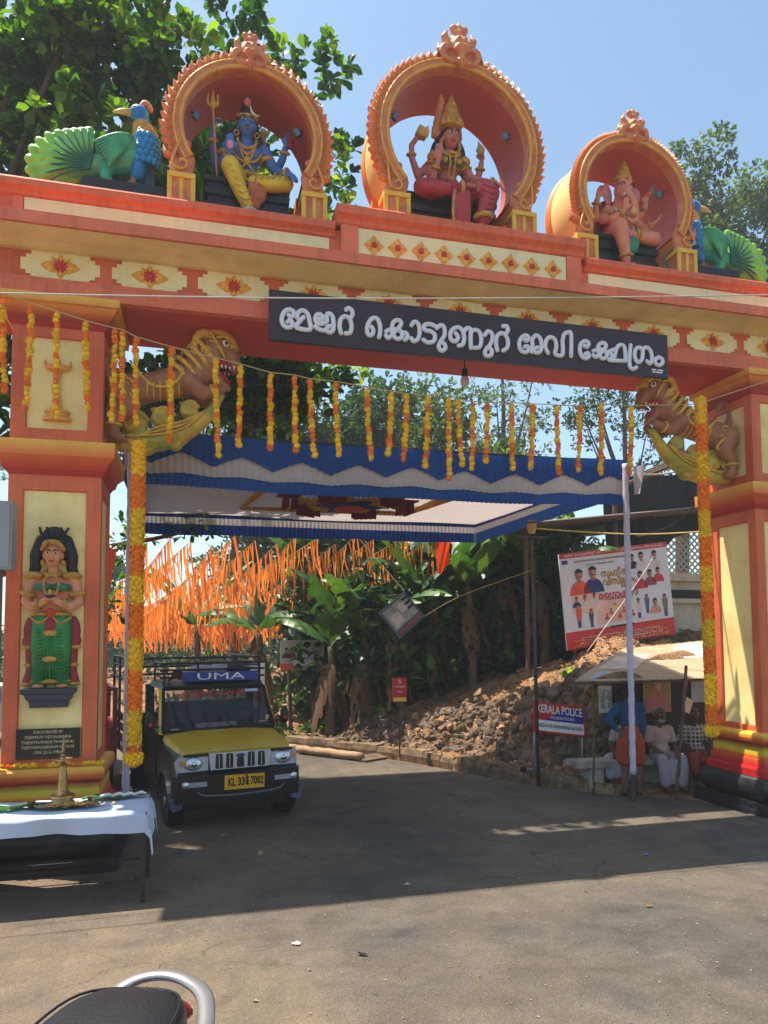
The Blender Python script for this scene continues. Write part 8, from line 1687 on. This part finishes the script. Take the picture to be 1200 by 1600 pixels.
def thicket():
    n = 9000; P = np.stack([rng.uniform(2.2, 9.5, n), rng.uniform(16.6, 19.2, n), rng.random(n)], 1); P[:, 2] = 1.0+P[:, 2]**.9*(4.3+.7*np.sin(P[:, 0]*2.1))
    m = 2600; Q = np.stack([rng.uniform(3.2, 8.6, m), rng.uniform(14.6, 16.6, m), rng.random(m)], 1); Q[:, 2] = 1.3+Q[:, 2]**1.1*2.6; P = np.concatenate([P, Q]); n += m
    tag(leaves('thicket', P, rand_dirs(n, (0, -.3, -.2)), rng.uniform(.16, .4, n), L_DARK, None, .5), 'dense dark thicket of creepers behind the banana plants', 'thicket', kind='stuff')
thicket()
# undergrowth on top of the bank
def undergrowth():
    P, A = [], []
    for k in range(420):
        x, y = random.uniform(-1, 14), random.uniform(15.5, 24); z = bank_h(x, y); n = 16
        if z < .1: continue
        c = np.array((x, y, z)); P.append(c+rng.normal(0, .18, (n, 3))*np.array([1, 1, .2])); A.append(rand_dirs(n, (0, 0, .9)))
    P = np.concatenate(P); tag(leaves('undergrowth', P, np.concatenate(A), rng.uniform(.15, .45, len(P)), L_DARK, None, .35), 'low scrub growing under the trees on top of the bank', 'scrub', kind='stuff')
    # dry fallen leaves
    n = 5200; xs, ys = rng.uniform(-1, 12, n), rng.uniform(10, 19, n); zs = np.array([bank_h(a, b) for a, b in zip(xs, ys)]); k = zs > .15; P = np.stack([xs, ys, zs+.015], 1)[k]
    A = rand_dirs(len(P)); A[:, 2] *= .25
    tag(leaves('dry_leaves', P, A, rng.uniform(.05, .13, len(P)), L_DRY, None, .55), 'dry fallen leaves littering the bank', 'leaves', kind='stuff')
undergrowth()
def roadside():
    n = 9000; k = rng.random(n); x = -5.2-3.2*rng.random(n)-6*np.clip(k-.4, 0, 1); y = 13+17*k; P = np.stack([x, y, rng.random(n)**1.5*(1.1+.9*np.sin(y*.9)+1.6*k)], 1)
    m = 3500; xx = rng.uniform(-12, 6, m); Q = np.stack([xx, 33+rng.uniform(-2, 3, m)-.2*xx, rng.random(m)*2.6], 1); P = np.concatenate([P, Q])
    tag(leaves('roadside_scrub', P, rand_dirs(len(P), (.3, -.3, .4)), rng.uniform(.15, .42, len(P)), L_DARK, None, .5), 'green scrub lining the far left side of the lane', 'scrub', kind='stuff')
roadside()
def banana(label, base, h, nl, nd, seed, tilt=0):
    r = random.Random(seed); b = V(base); t = thing('banana_plant', label, 'banana plant', b, 'banana plants on the bank')
    top = b+V((tilt, r.uniform(-.1, .1), h)); trunk(t, [b-V((0, 0, .1)), b.lerp(top, .5)+V((.05, 0, 0)), top], .13, .07, 'pseudostem', mat('banana_stem', (112, 96, 66), .8, var=.35, scale=5, dirt=(66, 50, 36), dscale=3, damt=.8, bump=.4, bscale=12))
    def leaf(a, L, W, rise, m, tint, drop, name, top=top):
        d = V((math.cos(a), math.sin(a), 0)); w = V((-d.y, d.x, 0)); n = 14; vs = []; tb = r.uniform(.0, .5)
        for i in range(n+1):
            f = i/n; c = top+d*(L*f*(.35 if drop else .85))+V((0, 0, rise*L*f-(1.15 if not drop else 1.6)*L*f*f*(.55 if not drop else .6)))
            ww = W*math.sin(PI*min(1, .08+f*.92))**.7*(0 if f < .1 else 1)*.5+.015; tear = 1+.25*math.sin(i*2.7+seed); cu = .35+.5*f
            vs += [c-w*ww*tear-V((0, 0, ww*cu)), c-w*ww*.5*tear-V((0, 0, ww*cu*.25)), c+V((0, 0, .01)), c+w*ww*.5*tear-V((0, 0, ww*cu*.25)), c+w*ww*tear-V((0, 0, ww*cu))]
        mb = MB(); mb.add(vs, [(i*5+j, i*5+j+1, (i+1)*5+j+1, (i+1)*5+j) for i in range(n) for j in range(4) if not (i > 3 and (i*7+j*3+seed) % 11 == 0)])
        o = mb.build(name, m, t, smooth=True); at = o.data.attributes.new('tint', 'FLOAT', 'FACE'); at.data.foreach_set('value', [min(1, max(0, tint+r.uniform(-.08, .08))) for _ in o.data.polygons])
    for k in range(nl): leaf(k*2.4+r.random(), r.uniform(1.5, 2.3), r.uniform(.38, .55), r.uniform(.7, 1.7), L_BAN, r.uniform(.2, .8), False, 'leaf')
    for k in range(nd+3): leaf(k*1.9+r.random(), r.uniform(1.0, 1.7), r.uniform(.16, .28), r.uniform(.0, .2), L_DRY, r.uniform(.0, .6), True, 'dry_leaf', b.lerp(top, r.uniform(.45, 1)))
BAN = [((5.9, 14.9), 2.2, 7, 7, 'banana plant standing left of the lamp post behind the stony slope'), ((6.9, 15.2), 2.3, 7, 6, 'banana plant between the lamp post and the hoarding'), ((5.2, 15.4), 2.1, 6, 8, 'banana plant with many dry leaves right of the hanging board'), ((4.4, 15.2), 2.0, 6, 8, 'banana plant behind the hanging board'), ((3.6, 15.6), 1.9, 5, 10, 'banana plant shrouded in dry leaves above the small red notice'), ((2.95, 15.9), 1.9, 5, 9, 'brown banana plant beside the advert board'), ((6.4, 16.6), 2.5, 7, 4, 'taller banana plant in the second row by the lamp post'), ((7.5, 14.6), 2.0, 6, 3, 'banana plant against the left edge of the hoarding'), ((1.7, 18.6), 2.3, 7, 4, 'banana plant further down the lane above the pickup rack'), ((.2, 21), 2.4, 7, 4, 'banana plant far down the lane left of the advert board'), ((4.9, 17.2), 2.6, 7, 4, 'banana plant in the second row behind the hanging board'), ((3.3, 18.2), 2.5, 7, 4, 'banana plant in the back row behind the advert board')]
for k, ((x, y), h, a, d, lab) in enumerate(BAN): banana(lab, (x, y, bank_h(x, y)), h, a, d, 100+k, random.uniform(-.15, .15))
# green weeds on the stony slope
for k, (u, d, lab) in enumerate(((5.35, 1.5, 'green weed tuft on top of the stone wall above the police sign'), (8.3, 1.3, 'weed tuft growing at the far end of the bank behind the logs'), (7.6, 1.5, 'weed tuft on the bank left of the red notice'))):
    p = bank_pt(u, d); t = thing('weed', lab, 'plant', p, 'weeds on the bank'); n = 60
    leaves('foliage', np.array(p)+rng.normal(0, .09, (n, 3))*np.array([1, 1, .3]), rand_dirs(n, (0, 0, 1.2)), rng.uniform(.08, .2, n), L_LIGHT, t, .4)
# reddish branch with leaves entering behind the left pole
t = thing('branch', 'leafy reddish branch reaching in behind the left pole above the streamers', 'branch', (-2.4, 13, 3.4)); trunk(t, [(-3.2, 13.2, 3.3), (-1.6, 13, 3.75), (-.4, 12.8, 4.0), (.3, 12.8, 4.25)], .07, .02, 'limb', mat('red_bark', (110, 60, 50), .9, var=.3))
foliage(t, [((-.9, 12.8, 3.95), (.5, .3, .25), 16), ((.1, 12.8, 4.2), (.5, .3, .25), 16), ((-1.4, 12.8, 3.0), (.3, .3, .6), 14)], 7, .17, L_ALMOND)
# ------------------------------------------------------------ light smoke and haze in the air
hz = bpy.data.materials.new('haze_air'); hz.use_nodes = True; ht = hz.node_tree; ht.nodes.clear()
ho = ht.nodes.new('ShaderNodeOutputMaterial'); hv = ht.nodes.new('ShaderNodeVolumePrincipled'); hv.inputs['Color'].default_value = (.92, .95, 1, 1); hv.inputs['Density'].default_value = .0019; hv.inputs['Anisotropy'].default_value = .2
ht.links.new(hv.outputs[0], ho.inputs['Volume'])
tag(MB().bx(-45, 70, -12, 95, -1.2, 26).build('haze', hz), 'thin smoky haze hanging over the whole place', 'haze', kind='stuff')
